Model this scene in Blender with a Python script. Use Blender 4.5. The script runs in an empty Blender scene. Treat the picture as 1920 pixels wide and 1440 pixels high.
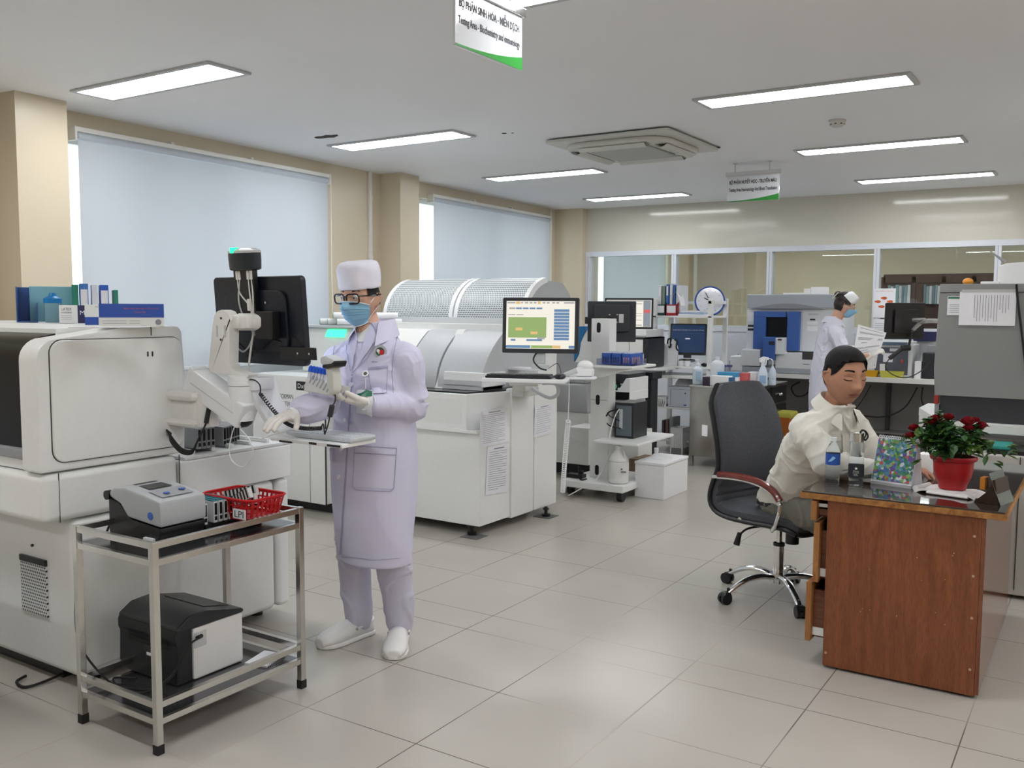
import bpy, bmesh, math, random
from mathutils import Vector, Matrix, Euler, noise as mnoise
R = math.radians
sc = bpy.context.scene
COL = sc.collection
# ------------------------------------------------------------------ camera, world, exposure
FPX = 1729.2
PITCH, YAW, ROLL, EYE = .0825, -.575, .0053, 1.55
Fv = Vector((math.sin(YAW)*math.cos(PITCH), math.cos(YAW)*math.cos(PITCH), -math.sin(PITCH)))
R0 = Vector((math.cos(YAW), -math.sin(YAW), 0)); U0 = R0.cross(Fv)
Rv = R0*math.cos(ROLL)+U0*math.sin(ROLL); Uv = U0*math.cos(ROLL)-R0*math.sin(ROLL)
EYEP = Vector((0, 0, EYE))
cam = bpy.data.cameras.new('camera'); camo = bpy.data.objects.new('camera', cam); COL.objects.link(camo)
camo.matrix_world = Matrix.Translation(EYEP) @ Matrix((Rv, Uv, -Fv)).transposed().to_4x4()
cam.sensor_fit = 'HORIZONTAL'; cam.sensor_width = 36; cam.lens = 36*FPX/1920
cam.clip_start = .05; cam.clip_end = 100
sc.camera = camo
w = bpy.data.worlds.new('daylight'); sc.world = w; w.use_nodes = True
bg = w.node_tree.nodes['Background']; bg.inputs[0].default_value = (.90, .95, 1, 1); bg.inputs[1].default_value = 1.4
sc.view_settings.view_transform = 'Standard'; sc.view_settings.look = 'None'
sc.view_settings.gamma = 1; sc.view_settings.use_curve_mapping = False
sc.view_settings.exposure = 0.80
PANEL_EMIT = 11.5
try:
    sc.cycles.use_denoising = True; sc.cycles.max_bounces = 10; sc.cycles.diffuse_bounces = 5
    sc.cycles.glossy_bounces = 4; sc.cycles.transparent_max_bounces = 12; sc.cycles.transmission_bounces = 8
    sc.cycles.caustics_reflective = False; sc.cycles.caustics_refractive = False
    sc.cycles.sample_clamp_indirect = 6
except Exception: pass
# a real place on a plane of the room, found through the point where the photograph shows it
def ray(u, v): return Fv+Rv*((u-960)/FPX)-Uv*((v-720)/FPX)
def on(ax, val, u, v):
    d = ray(u, v); return EYEP+d*((val-EYEP[ax])/d[ax])
def gx(u, v, X): return on(0, X, u, v)
def gy(u, v, Y): return on(1, Y, u, v)
def gz(u, v, Z=0.): return on(2, Z, u, v)
# ------------------------------------------------------------------ materials
MC = {}
def mat(name, col=(.8, .8, .8), rough=.5, metal=0., spec=.5, coat=0., emit=None, es=0., trans=0., alpha=1., noise=.03, nscale=40., bump=0., bscale=200., sheen=0., ior=1.45, sss=0.):
    if name in MC: return MC[name]
    m = bpy.data.materials.new(name); m.use_nodes = True; nt = m.node_tree; b = nt.nodes['Principled BSDF']
    b.inputs['Roughness'].default_value = rough; b.inputs['Metallic'].default_value = metal
    b.inputs['Specular IOR Level'].default_value = spec; b.inputs['Coat Weight'].default_value = coat
    b.inputs['Coat Roughness'].default_value = .05; b.inputs['IOR'].default_value = ior
    b.inputs['Transmission Weight'].default_value = trans; b.inputs['Alpha'].default_value = alpha
    b.inputs['Sheen Weight'].default_value = sheen
    if sss: b.inputs['Subsurface Weight'].default_value = sss; b.inputs['Subsurface Radius'].default_value = (.02, .008, .004)
    if emit: b.inputs['Emission Color'].default_value = (*emit, 1); b.inputs['Emission Strength'].default_value = es
    tc = nt.nodes.new('ShaderNodeTexCoord'); nz = nt.nodes.new('ShaderNodeTexNoise'); nz.inputs['Scale'].default_value = nscale
    nt.links.new(tc.outputs['Object'], nz.inputs['Vector'])
    mx = nt.nodes.new('ShaderNodeMix'); mx.data_type = 'RGBA'
    mx.inputs[6].default_value = (*[c*(1-noise) for c in col], 1); mx.inputs[7].default_value = (*[min(1, c*(1+noise)) for c in col], 1)
    nt.links.new(nz.outputs['Fac'], mx.inputs[0]); nt.links.new(mx.outputs[2], b.inputs['Base Color'])
    if bump:
        n2 = nt.nodes.new('ShaderNodeTexNoise'); n2.inputs['Scale'].default_value = bscale; nt.links.new(tc.outputs['Object'], n2.inputs['Vector'])
        bp = nt.nodes.new('ShaderNodeBump'); bp.inputs['Strength'].default_value = bump; bp.inputs['Distance'].default_value = .002
        nt.links.new(n2.outputs['Fac'], bp.inputs['Height']); nt.links.new(bp.outputs[0], b.inputs['Normal'])
    MC[name] = m; return m
def mix_nodes(m): return m.node_tree.nodes, m.node_tree.links, m.node_tree.nodes['Principled BSDF']
def nd(nt, t, **kw):
    n = nt.nodes.new(t)
    for k, v in kw.items(): setattr(n, k, v)
    return n
def mth(nt, op, a, b=None, c=None):
    n = nt.nodes.new('ShaderNodeMath'); n.operation = op
    for i, x in enumerate((a, b, c)):
        if x is None: continue
        if isinstance(x, (int, float)): n.inputs[i].default_value = x
        else: nt.links.new(x, n.inputs[i])
    return n.outputs[0]
# ------------------------------------------------------------------ geometry
WM = {}
def rot(rx=0, ry=0, rz=0): return Euler((R(rx), R(ry), R(rz))).to_matrix().to_4x4()
def T(x, y=None, z=None):
    return Matrix.Translation(Vector(x) if y is None else Vector((x, y, z)))
def frame(o, x, z):
    """matrix with origin o, local x along x, local z near z"""
    x = Vector(x).normalized(); z = Vector(z); y = z.cross(x).normalized(); z = x.cross(y)
    m = Matrix((x, y, z)).transposed().to_4x4(); m.translation = Vector(o); return m
class MB:
    def __init__(s, M=None): s.bm = bmesh.new(); s.M = M or Matrix.Identity(4)
    def _done(s, vs, fs, mi=0, M=None):
        m = s.M @ M if M is not None else s.M
        for v in vs: v.co = m @ v.co
        for f in fs: f.material_index = mi
        if m.to_3x3().determinant() < 0: bmesh.ops.reverse_faces(s.bm, faces=fs)
    def box(s, a, b, bev=0., mi=0, M=None, seg=2, taper=None):
        x0, y0, z0 = [min(a[i], b[i]) for i in range(3)]; x1, y1, z1 = [max(a[i], b[i]) for i in range(3)]
        t = bmesh.new()
        g = bmesh.ops.create_cube(t, size=1)
        for v in t.verts:
            v.co = Vector((x0+(x1-x0)*(v.co.x+.5), y0+(y1-y0)*(v.co.y+.5), z0+(z1-z0)*(v.co.z+.5)))
            if taper and v.co.z > (z0+z1)/2:
                cx, cy = (x0+x1)/2, (y0+y1)/2
                v.co.x = cx+(v.co.x-cx)*taper; v.co.y = cy+(v.co.y-cy)*taper
        if bev:
            bev = min(bev, .49*min(x1-x0, y1-y0, z1-z0))
            bmesh.ops.bevel(t, geom=t.edges[:], offset=bev, segments=seg, profile=.5, affect='EDGES')
        s._merge(t, mi, M); return s
    def cbox(s, c, d, bev=0., mi=0, M=None, **k):
        return s.box([c[i]-d[i]/2 for i in range(3)], [c[i]+d[i]/2 for i in range(3)], bev, mi, M, **k)
    def _merge(s, t, mi=0, M=None):
        m = s.M @ M if M is not None else s.M
        flip = m.to_3x3().determinant() < 0
        mp = {}
        for v in t.verts: mp[v.index if v.index >= 0 else id(v)] = None
        t.verts.index_update(); vs = [s.bm.verts.new(m @ v.co) for v in t.verts]
        for f in t.faces:
            ids = [vs[v.index] for v in f.verts]
            if flip: ids.reverse()
            try: nf = s.bm.faces.new(ids)
            except ValueError: continue
            nf.material_index = mi if mi is not None else f.material_index
        t.free()
    def raw(s, verts, faces, mi=0, M=None):
        m = s.M @ M if M is not None else s.M
        vs = [s.bm.verts.new(m @ Vector(v)) for v in verts]
        for f in faces:
            try: nf = s.bm.faces.new([vs[i] for i in f]); nf.material_index = mi
            except ValueError: pass
        return s
    def quad(s, a, b, c, d, mi=0): return s.raw([a, b, c, d], [(0, 1, 2, 3)], mi)
    def prism(s, poly, h0, h1, ax='z', mi=0, M=None, bev=0.):
        """poly of 2D points extruded along ax: z -> (x,y), y -> (x,z), x -> (y,z)"""
        def p3(p, h): return {'z': (p[0], p[1], h), 'y': (p[0], h, p[1]), 'x': (h, p[0], p[1])}[ax]
        t = bmesh.new(); n = len(poly)
        a = [t.verts.new(p3(p, h0)) for p in poly]; b = [t.verts.new(p3(p, h1)) for p in poly]
        t.faces.new(a); t.faces.new(b[::-1])
        for i in range(n): t.faces.new((a[i], b[i], b[(i+1) % n], a[(i+1) % n]))
        bmesh.ops.recalc_face_normals(t, faces=t.faces[:])
        if bev:
            es = [e for e in t.edges if e.is_manifold and e.calc_face_angle(0) > .6]
            bmesh.ops.bevel(t, geom=es, offset=bev, segments=2, profile=.5, affect='EDGES')
        s._merge(t, mi, M); return s
    def cyl(s, p0, p1, r0, r1=None, n=16, mi=0, cap=True, M=None):
        r1 = r0 if r1 is None else r1; p0 = Vector(p0); p1 = Vector(p1); d = (p1-p0).normalized()
        q = d.to_track_quat('Z', 'Y'); vs = []; fs = []
        for p, r in ((p0, r0), (p1, r1)):
            for i in range(n):
                a = 2*math.pi*i/n; vs.append(p+q @ Vector((math.cos(a)*r, math.sin(a)*r, 0)))
        for i in range(n): fs.append((i, (i+1) % n, n+(i+1) % n, n+i))
        if cap: fs += [tuple(range(n-1, -1, -1)), tuple(range(n, 2*n))]
        return s.raw(vs, fs, mi, M)
    def lathe(s, prof, c=(0, 0, 0), n=20, mi=0, M=None, sx=1., sy=1., cap=True):
        vs = []; fs = []
        for r, z in prof:
            for i in range(n):
                a = 2*math.pi*i/n; vs.append((c[0]+math.cos(a)*r*sx, c[1]+math.sin(a)*r*sy, c[2]+z))
        for j in range(len(prof)-1):
            for i in range(n): fs.append((j*n+i, j*n+(i+1) % n, (j+1)*n+(i+1) % n, (j+1)*n+i))
        if cap: fs += [tuple(range(n-1, -1, -1)), tuple(range((len(prof)-1)*n, len(prof)*n))]
        return s.raw(vs, fs, mi, M)
    def tube(s, pts, r, n=8, mi=0, closed=False, smooth=True, M=None):
        pts = [Vector(p) for p in pts]
        if smooth and len(pts) > 2: pts = catmull(pts, closed)
        rs = r if isinstance(r, (list, tuple)) else None
        m = len(pts); vs = []; fs = []; up = None
        for k, p in enumerate(pts):
            if closed: d = pts[(k+1) % m]-pts[k-1]
            else: d = pts[min(k+1, m-1)]-pts[max(k-1, 0)]
            if d.length < 1e-9: d = Vector((0, 0, 1))
            d.normalize()
            if up is None: up = Vector((0, 0, 1)) if abs(d.z) < .9 else Vector((1, 0, 0))
            x = up-d*up.dot(d)
            if x.length < 1e-6: x = Vector((1, 0, 0))-d*d.x
            x.normalize(); up = x; y = d.cross(x)
            rr = rs[0]+(rs[1]-rs[0])*k/(m-1) if rs else r
            for i in range(n):
                a = 2*math.pi*i/n; vs.append(p+x*math.cos(a)*rr+y*math.sin(a)*rr)
        for k in range(m if closed else m-1):
            a, b = k*n, ((k+1) % m)*n
            for i in range(n): fs.append((a+i, a+(i+1) % n, b+(i+1) % n, b+i))
        if not closed: fs += [tuple(range(n-1, -1, -1)), tuple(range((m-1)*n, m*n))]
        return s.raw(vs, fs, mi, M)
    def ball(s, c, r, n=16, mi=0, M=None):
        r = (r, r, r) if isinstance(r, (int, float)) else r
        t = bmesh.new(); bmesh.ops.create_uvsphere(t, u_segments=n, v_segments=max(6, n//2+2), radius=1)
        for v in t.verts: v.co = Vector((c[0]+v.co.x*r[0], c[1]+v.co.y*r[1], c[2]+v.co.z*r[2]))
        s._merge(t, mi, M); return s
    def sheet(s, fn, nu, nv, mi=0, M=None, thick=0., wrap=False):
        """surface fn(u,v) for u,v in 0..1"""
        vs = []; fs = []; k = nu if wrap else nu+1
        for j in range(nv+1):
            for i in range(k): vs.append(Vector(fn(i/nu, j/nv)))
        for j in range(nv):
            for i in range(nu):
                a = j*k+i; b = j*k+(i+1) % k; fs.append((a, b, b+k, a+k))
        if thick:
            t = bmesh.new(); tv = [t.verts.new(v) for v in vs]
            for f in fs: t.faces.new([tv[i] for i in f])
            t.normal_update(); bmesh.ops.solidify(t, geom=t.faces[:], thickness=thick); s._merge(t, mi, M); return s
        return s.raw(vs, fs, mi, M)
    def build(s, name, mats, parent=None, sharp=35, label=None, loc=None, smooth=True):
        me = bpy.data.meshes.new(name)
        if parent is not None: inv = WM[parent.name].inverted()
        else: inv = T(-Vector(loc)) if loc is not None else Matrix.Identity(4)
        bmesh.ops.transform(s.bm, matrix=inv, verts=s.bm.verts[:])
        s.bm.to_mesh(me); s.bm.free()
        for m in (mats if isinstance(mats, (list, tuple)) else [mats]): me.materials.append(m)
        if smooth:
            me.shade_smooth()
            me.set_sharp_from_angle(angle=R(sharp))
        o = bpy.data.objects.new(name, me); COL.objects.link(o)
        if smooth and len(me.polygons) > 30:
            wn = o.modifiers.new('weighted_normals', 'WEIGHTED_NORMAL'); wn.keep_sharp = True; wn.weight = 80
        if parent is not None: o.parent = parent; WM[o.name] = WM[parent.name]
        else:
            if loc is not None: o.location = loc
            WM[o.name] = T(loc) if loc is not None else Matrix.Identity(4)
        if label: o['label'] = label
        return o
def catmull(p, closed=False, k=6):
    out = []; n = len(p)
    for i in range(n if closed else n-1):
        if closed: a, b, c, d = p[i-1], p[i], p[(i+1) % n], p[(i+2) % n]
        else: a, b, c, d = p[max(i-1, 0)], p[i], p[i+1], p[min(i+2, n-1)]
        for j in range(k):
            t = j/k; out.append(.5*((2*b)+(c-a)*t+(2*a-5*b+4*c-d)*t*t+(3*b-a-3*c+d)*t**3))
    if not closed: out.append(p[-1])
    return out
def rrect(w, h, r, n=5, cx=0, cy=0):
    o = []
    for sx, sy, a0 in ((1, 1, 0), (-1, 1, 90), (-1, -1, 180), (1, -1, 270)):
        for i in range(n+1):
            a = R(a0+90*i/n); o.append((cx+sx*(w/2-r)+math.cos(a)*r, cy+sy*(h/2-r)+math.sin(a)*r))
    return o
def tag(o, label=None, cat=None, group=None, kind=None):
    if label: o['label'] = label
    if cat: o['category'] = cat
    if group: o['group'] = group
    if kind: o['kind'] = kind
    return o
def thing(name, label, cat, loc=(0, 0, 0), rz=0, group=None, M=None):
    o = bpy.data.objects.new(name, None); COL.objects.link(o); o.empty_display_size = .05
    m = M if M is not None else T(loc) @ rot(0, 0, rz)
    o.location, o.rotation_mode = m.translation, 'XYZ'; o.rotation_euler = m.to_euler(); WM[o.name] = m
    return tag(o, label, cat, group)
def struct(name, mb, m, label=None, parent=None):
    o = mb.build(name, m, parent)
    if parent is None: o['kind'] = 'structure'
    if label: o['label'] = label
    return o
def dup(root, M, label=None, group=None):
    r = root.copy(); COL.objects.link(r); r.location = M.translation; r.rotation_euler = M.to_euler(); WM[r.name] = M
    if label: r['label'] = label
    if group: r['group'] = group
    for ch in [c for c in root.children]:
        c = ch.copy(); COL.objects.link(c); c.parent = r
        for g in ch.children:
            d = g.copy(); COL.objects.link(d); d.parent = c
    return r
def text(s, w, h, M, m, parent, name='lettering', depth=.0006, bold=0.):
    """lettering w wide and h tall in the local xz plane of M, facing -y, centred on M's origin"""
    cu = bpy.data.curves.new('t', 'FONT'); cu.body = s; cu.size = 1; cu.extrude = 0; cu.resolution_u = 2; cu.offset = bold
    o = bpy.data.objects.new('t', cu); COL.objects.link(o)
    dg = bpy.context.evaluated_depsgraph_get(); me = bpy.data.meshes.new_from_object(o.evaluated_get(dg))
    COL.objects.unlink(o); bpy.data.objects.remove(o); bpy.data.curves.remove(cu)
    xs = [v.co.x for v in me.vertices]; ys = [v.co.y for v in me.vertices]
    if not xs: return None
    x0, x1, y0, y1 = min(xs), max(xs), min(ys), max(ys)
    kx = w/max(1e-6, x1-x0) if w else h/(y1-y0); ky = h/max(1e-6, y1-y0)
    A = M @ Matrix.Rotation(R(90), 4, 'X') @ Matrix.Diagonal((kx, ky, 1, 1)) @ T(-(x0+x1)/2, -(y0+y1)/2, depth)
    if parent is not None: A = WM[parent.name].inverted() @ A
    me.transform(A); me.materials.clear(); me.materials.append(m)
    ob = bpy.data.objects.new(name, me); COL.objects.link(ob); ob.parent = parent
    if parent is not None: WM[ob.name] = WM[parent.name]
    return ob
FACE_PX = rot(0, 0, 90)     # turns a panel that faces -y so that it faces +x
def thin_glass(name, tint, refl=1.0):
    m = bpy.data.materials.new(name); m.use_nodes = True; nt = m.node_tree; nt.nodes.remove(nt.nodes['Principled BSDF'])
    out = nt.nodes['Material Output']; tr = nd(nt, 'ShaderNodeBsdfTransparent'); tr.inputs[0].default_value = (*tint, 1)
    gl = nd(nt, 'ShaderNodeBsdfGlossy'); gl.inputs['Roughness'].default_value = .01; lw = nd(nt, 'ShaderNodeLayerWeight'); lw.inputs[0].default_value = .5
    f5 = mth(nt, 'POWER', lw.outputs['Facing'], 4.); nz = nd(nt, 'ShaderNodeTexNoise'); nz.inputs['Scale'].default_value = 3
    f2 = mth(nt, 'MULTIPLY', mth(nt, 'MULTIPLY_ADD', f5, .8, .065), mth(nt, 'MULTIPLY_ADD', nz.outputs['Fac'], .05, refl))
    mx = nd(nt, 'ShaderNodeMixShader'); nt.links.new(f2, mx.inputs[0]); nt.links.new(tr.outputs[0], mx.inputs[1]); nt.links.new(gl.outputs[0], mx.inputs[2]); nt.links.new(mx.outputs[0], out.inputs[0]); return m
# common materials
white = mat('white_enamel', (.80, .81, .80), .38, coat=.1)
warmwhite = mat('warm_white_plastic', (.78, .77, .745), .42)
plastic = mat('white_plastic', (.82, .83, .84), .4)
greyp = mat('light_grey_plastic', (.55, .57, .59), .45)
midgrey = mat('mid_grey_plastic', (.30, .31, .33), .5)
dark = mat('dark_plastic', (.022, .024, .028), .42)
black = mat('black_plastic', (.010, .010, .012), .35)
rubber = mat('black_rubber', (.012, .012, .012), .7)
steel = mat('brushed_steel', (.62, .61, .58), .24, metal=1., noise=.12, nscale=8)
chrome = mat('chrome', (.78, .78, .78), .10, metal=1.)
paper = mat('white_paper', (.80, .80, .84), .8)
ink = mat('black_ink', (.03, .03, .04), .7)
inkl = mat('grey_ink', (.28, .29, .33), .8)
red = mat('red_plastic', (.50, .012, .018), .35)
blue = mat('blue_plastic', (.02, .09, .42), .4)
# ================================================================== the room
CZ = 2.81
cream = mat('cream_wall_paint', (.64, .56, .43), .33, spec=.5, noise=.02, nscale=3)
creamb = mat('pale_cream_wall_paint', (.62, .60, .52), .10, spec=.55, noise=.02, nscale=2, bump=.05, bscale=30)
ceilm = mat('white_ceiling_paint', (.84, .85, .875), .75, noise=.02, nscale=2)
def floor_material():
    m = mat('beige_floor_tiles', (.455, .425, .385), .2, spec=.5, noise=.05, nscale=2.5); nt = m.node_tree; b = nt.nodes['Principled BSDF']
    g = nd(nt, 'ShaderNodeNewGeometry'); sp = nd(nt, 'ShaderNodeSeparateXYZ'); nt.links.new(g.outputs['Position'], sp.inputs[0])
    def line(val, off, per):
        a = mth(nt, 'ADD', val, -off+per/2+per*40); a = mth(nt, 'MODULO', a, per)
        return mth(nt, 'ABSOLUTE', mth(nt, 'SUBTRACT', a, per/2))
    dx = line(sp.outputs[0], -3.628, .541)
    far = mth(nt, 'GREATER_THAN', sp.outputs[1], 3.648)
    yy = mth(nt, 'SUBTRACT', sp.outputs[1], mth(nt, 'ADD', mth(nt, 'MULTIPLY', far, .230), 3.533))
    dy = line(yy, 0., .528)
    d = mth(nt, 'MINIMUM', dx, dy); gr = mth(nt, 'LESS_THAN', d, .0022)
    old = b.inputs['Base Color'].links[0].from_socket
    mx = nd(nt, 'ShaderNodeMix', data_type='RGBA'); nt.links.new(gr, mx.inputs[0]); nt.links.new(old, mx.inputs[6])
    nz = nd(nt, 'ShaderNodeTexNoise'); nz.inputs['Scale'].default_value = .9; nt.links.new(g.outputs['Position'], nz.inputs['Vector'])
    cr = nd(nt, 'ShaderNodeValToRGB'); cr.color_ramp.elements[0].position = .45; cr.color_ramp.elements[1].position = .62
    cr.color_ramp.elements[0].color = (.09, .075, .06, 1); cr.color_ramp.elements[1].color = (.36, .33, .29, 1)
    nt.links.new(nz.outputs['Fac'], cr.inputs[0]); nt.links.new(cr.outputs[0], mx.inputs[7]); nt.links.new(mx.outputs[2], b.inputs['Base Color'])
    rg = mth(nt, 'MULTIPLY_ADD', gr, .5, .24); nt.links.new(rg, b.inputs['Roughness'])
    return m
struct('floor', MB().box((-6.6, -4, -.1), (4.6, 18, 0)), floor_material())
struct('ceiling', MB().box((-6.6, -4, CZ), (4.6, 18, CZ+.15)), ceilm)
A0 = Vector((-5.74, 3.516, 0)); LWA = math.atan2(6.845, -.335)
LW = T(A0) @ Matrix.Rotation(LWA, 4, 'Z')            # x along the window wall (away), y outwards
B0 = Vector((-5.689, 10.51, 0)); BWA = math.atan2(.12, 4.888)
BW = T(B0) @ Matrix.Rotation(BWA, 4, 'Z')            # x along the partition, y beyond it
WG = thin_glass('window_glass', (.9, .95, .93), .6)
# window wall with two openings (and one in the office beyond)
mb = MB(LW); TH = .22
ops = [(.0, 2.46, 1.10, 2.66), (3.90, 6.62, 1.10, 2.66), (8.2, 10.75, 1.10, 2.66)]
xs = -7.8
for x0, x1, z0, z1 in ops:
    mb.box((xs, 0, 0), (x0, TH, CZ)); mb.box((x0, 0, 0), (x1, TH, z0)); mb.box((x0, 0, z1), (x1, TH, CZ)); xs = x1
mb.box((xs, 0, 0), (15, TH, CZ)); struct('wall_left', mb, cream)
for k, (x0, x1, z0, z1) in enumerate(ops):
    t = thing('window_%d' % (k+1), None, None, LW @ Vector((x0, .12, z0))); t['kind'] = 'structure'
    m = MB(LW); f = .045
    m.box((x0, .09, z0), (x0+f, .15, z1)); m.box((x1-f, .09, z0), (x1, .15, z1)); m.box((x0, .09, z0), (x1, .15, z0+f)); m.box((x0, .09, z1-f), (x1, .15, z1))
    for q in (1, 2, 3): m.box((x0+(x1-x0)*q/4-.03, .09, z0), (x0+(x1-x0)*q/4+.03, .15, z1))
    m.build('window_frame', mat('white_window_aluminium', (.8, .8, .8), .4), t)
    MB(LW).box((x0+.02, .117, z0+.02), (x1-.02, .123, z1-.02)).build('window_pane', WG, t)
struct('trim_1', MB(LW).box((-7.8, -.012, 0), (6.86, 0, 1.085)), mat('white_wall_tile', (.72, .73, .74), .22))
# pilasters
struct('wall_column_near', MB(LW).box((-.47, -.235, 0), (-.135, .0, CZ)), cream)
struct('wall_column_middle', MB(LW).box((3.27, -.235, 0), (3.57, .0, CZ)), cream)
struct('wall_column_corner', MB(LW).box((6.87, -.39, 0), (7.06, .0, CZ)), cream)
struct('wall_column_office', MB(LW).box((10.75, -.25, 0), (11.3, .0, CZ)), cream)
struct('wall_near', MB().box((-6.6, -4, 0), (4.6, -3.8, CZ)), cream)
struct('wall_right', MB().box((4.4, -4, 0), (4.6, 18, CZ)), cream)
# partition: solid below, glass band, solid above
GZ0, GZ1 = 1.32, 2.235
struct('wall_back', MB(BW).box((-.06, 0, GZ1), (10.4, .1, CZ)), creamb)
struct('wall_partition_base', MB(BW).box((-.06, 0, 0), (10.4, .1, GZ0)), mat('white_partition_panel', (.68, .71, .76), .3))
part = thing('window_4', None, None, BW @ Vector((0, 0, GZ0))); part['kind'] = 'structure'
m = MB(BW); m.box((-.06, -.012, GZ1-.03), (10.4, .11, GZ1+.03)); m.box((-.06, -.012, GZ0-.035), (10.4, .11, GZ0+.03))
for k in range(9):
    x = .03+1.165*k; m.box((x-.03, -.008, GZ0), (x-.003, .108, GZ1)); m.box((x+.003, -.008, GZ0), (x+.03, .108, GZ1)); m.box((x-.004, .0, GZ0), (x+.004, .1, GZ1))
m.build('window_frame', mat('partition_aluminium', (.72, .75, .82), .35, metal=.2), part)
glassm = thin_glass('partition_glass', (.90, .94, .92))
MB(BW).box((0, .045, GZ0), (10.4, .051, GZ1)).build('window_pane', glassm, part)
# the office beyond
struct('wall_office_far', MB().box((-6.6, 15.9, 0), (4.6, 16.05, CZ)), mat('dim_cream_wall', (.74, .66, .50), .4))
struct('wall_office_panel', MB().box((-5.1, 15.84, 0), (-3.6, 15.9, 1.5)), mat('tan_panel', (.45, .38, .27), .5))
# conduits running down the wall
cond = mat('white_conduit', (.76, .75, .72), .4)
for s, nm in ((3.10, 'white cable conduit running up the wall between the two big blinds'), (6.72, 'white cable conduit on the wall beside the far window'), (11.55, 'white cable conduit on the office wall behind the glass')):
    m = MB(LW); m.box((s-.02, -.024, .9), (s+.02, 0, CZ-.002), .004)
    for z in (1.4, 2.0, 2.55): m.box((s-.024, -.027, z), (s+.024, 0, z+.03), .003)
    tag(m.build('cable_conduit', cond, loc=LW @ Vector((s, 0, .9))), nm, 'conduit', 'cable conduits')
# roller blinds
def blind_mat():
    m = bpy.data.materials.new('blue_white_blind_fabric'); m.use_nodes = True; nt = m.node_tree; b = nt.nodes['Principled BSDF']
    out = nt.nodes['Material Output']; b.inputs['Base Color'].default_value = (.64, .67, .73, 1); b.inputs['Roughness'].default_value = .6
    tr = nd(nt, 'ShaderNodeBsdfTranslucent'); tr.inputs[0].default_value = (.46, .49, .55, 1)
    wv = nd(nt, 'ShaderNodeTexNoise'); wv.inputs['Scale'].default_value = 300; bp = nd(nt, 'ShaderNodeBump'); bp.inputs['Strength'].default_value = .1
    nt.links.new(wv.outputs['Fac'], bp.inputs['Height']); nt.links.new(bp.outputs[0], b.inputs['Normal'])
    mx = nd(nt, 'ShaderNodeMixShader'); mx.inputs[0].default_value = .30
    nt.links.new(b.outputs[0], mx.inputs[1]); nt.links.new(tr.outputs[0], mx.inputs[2]); nt.links.new(mx.outputs[0], out.inputs[0]); return m
fab = blind_mat()
for x0, x1, z0, nm in ((.055, 2.455, 1.10, 'wide pale blue roller blind behind the black monitor and masked worker'), (4.06, 6.60, 1.12, 'pale blue roller blind above the perforated analyser hoods'), (8.25, 10.7, 1.12, 'grey-blue roller blind in the office behind the glass')):
    t = thing('roller_blind', nm, 'blind', LW @ Vector(((x0+x1)/2, 0, z0)), group='roller blinds')
    MB(LW).sheet(lambda u, v: (x0+(x1-x0)*u, -.062, z0+(2.62-z0)*v), 2, 2).build('fabric', fab, t)
    MB(LW).cyl((x0, -.05, 2.645), (x1, -.05, 2.645), .024).build('roller', mat('blind_roller', (.55, .6, .68), .5), t)
    m = MB(LW); m.box((x0-.02, -.075, 2.672), (x1+.02, -.0, 2.705), .006); m.box((x0-.03, -.08, 2.615), (x0-.012, 0, 2.705), .004); m.box((x1+.012, -.08, 2.615), (x1+.03, 0, 2.705), .004)
    for q in (.32, .64): m.box((x0+(x1-x0)*q-.015, -.05, 2.70), (x0+(x1-x0)*q+.015, 0, 2.725), .003)
    m.build('head_rail', mat('blind_rail', (.78, .77, .74), .35), t)
    MB(LW).box((x0, -.072, z0-.022), (x1, -.054, z0+.004), .006).build('bottom_rail', mat('blind_bottom', (.62, .66, .72), .4), t)
    MB(LW).tube([(x1+.028, -.075, 2.64), (x1+.028, -.076, 2.0), (x1+.028, -.075, 1.5)], .0035, 6, smooth=False).build('pull_chain', cond, t)
# ceiling panel lights
lightm = mat('lit_diffuser', (1, 1, 1), .5, emit=(.975, .99, 1), es=PANEL_EMIT, noise=0)
fram = mat('light_frame', (.50, .51, .53), .4)
def panel(x, y, label, W=1.17, Hh=.235, group='ceiling panel lights'):
    t = thing('ceiling_light', label, 'ceiling light', (x, y, CZ), group=group)
    m = MB(); e = .028; z0, z1 = CZ-.014, CZ-.0005; X0, X1, Y0, Y1 = x-W/2, x+W/2, y-Hh/2, y+Hh/2
    m.box((X0-e, Y0-e, z0), (X1+e, Y0, z1), .003); m.box((X0-e, Y1, z0), (X1+e, Y1+e, z1), .003); m.box((X0-e, Y0, z0), (X0, Y1, z1), .003); m.box((X1, Y0, z0), (X1+e, Y1, z1), .003)
    m.build('frame', fram, t)
    MB().box((X0, Y0, CZ-.010), (X1, Y1, CZ-.003)).build('diffuser', lightm, t)
    return t
LB = [(-5.165+.585, 3.37, 'ceiling light panel above the big roller blind'), (-5.18+.585, 5.50, 'lit ceiling panel before the peeling ceiling patch'), (-5.17+.585, 7.6, 'ceiling light panel over the perforated hoods, between two others'), (-5.16+.585, 9.62, 'small lit ceiling panel nearest the glass partition corner'),
      (-2.157+.585, 5.49, 'long ceiling light nearer than the smoke detector'), (-2.16+.585, 7.59, 'long ceiling light between smoke detector and hanging sign'), (-2.15+.585, 9.62, 'long ceiling light closest to the cream wall above the glass'), (-1.565, 3.22, 'big ceiling light cut off beside the hanging sign at the picture top')]
for a in LB: panel(*a)
for x in (1.45, 3.5):
    for y in (-1.0, 1.2, 3.37, 5.49, 7.6, 9.6): panel(x, y, 'ceiling light panel on the far side of the room, out of frame', group='ceiling lights out of frame')
for x in (-4.58, -1.56):
    for y in (-1.0, 1.2): panel(x, y, 'ceiling light panel behind the camera, out of frame', group='ceiling lights out of frame')
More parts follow.
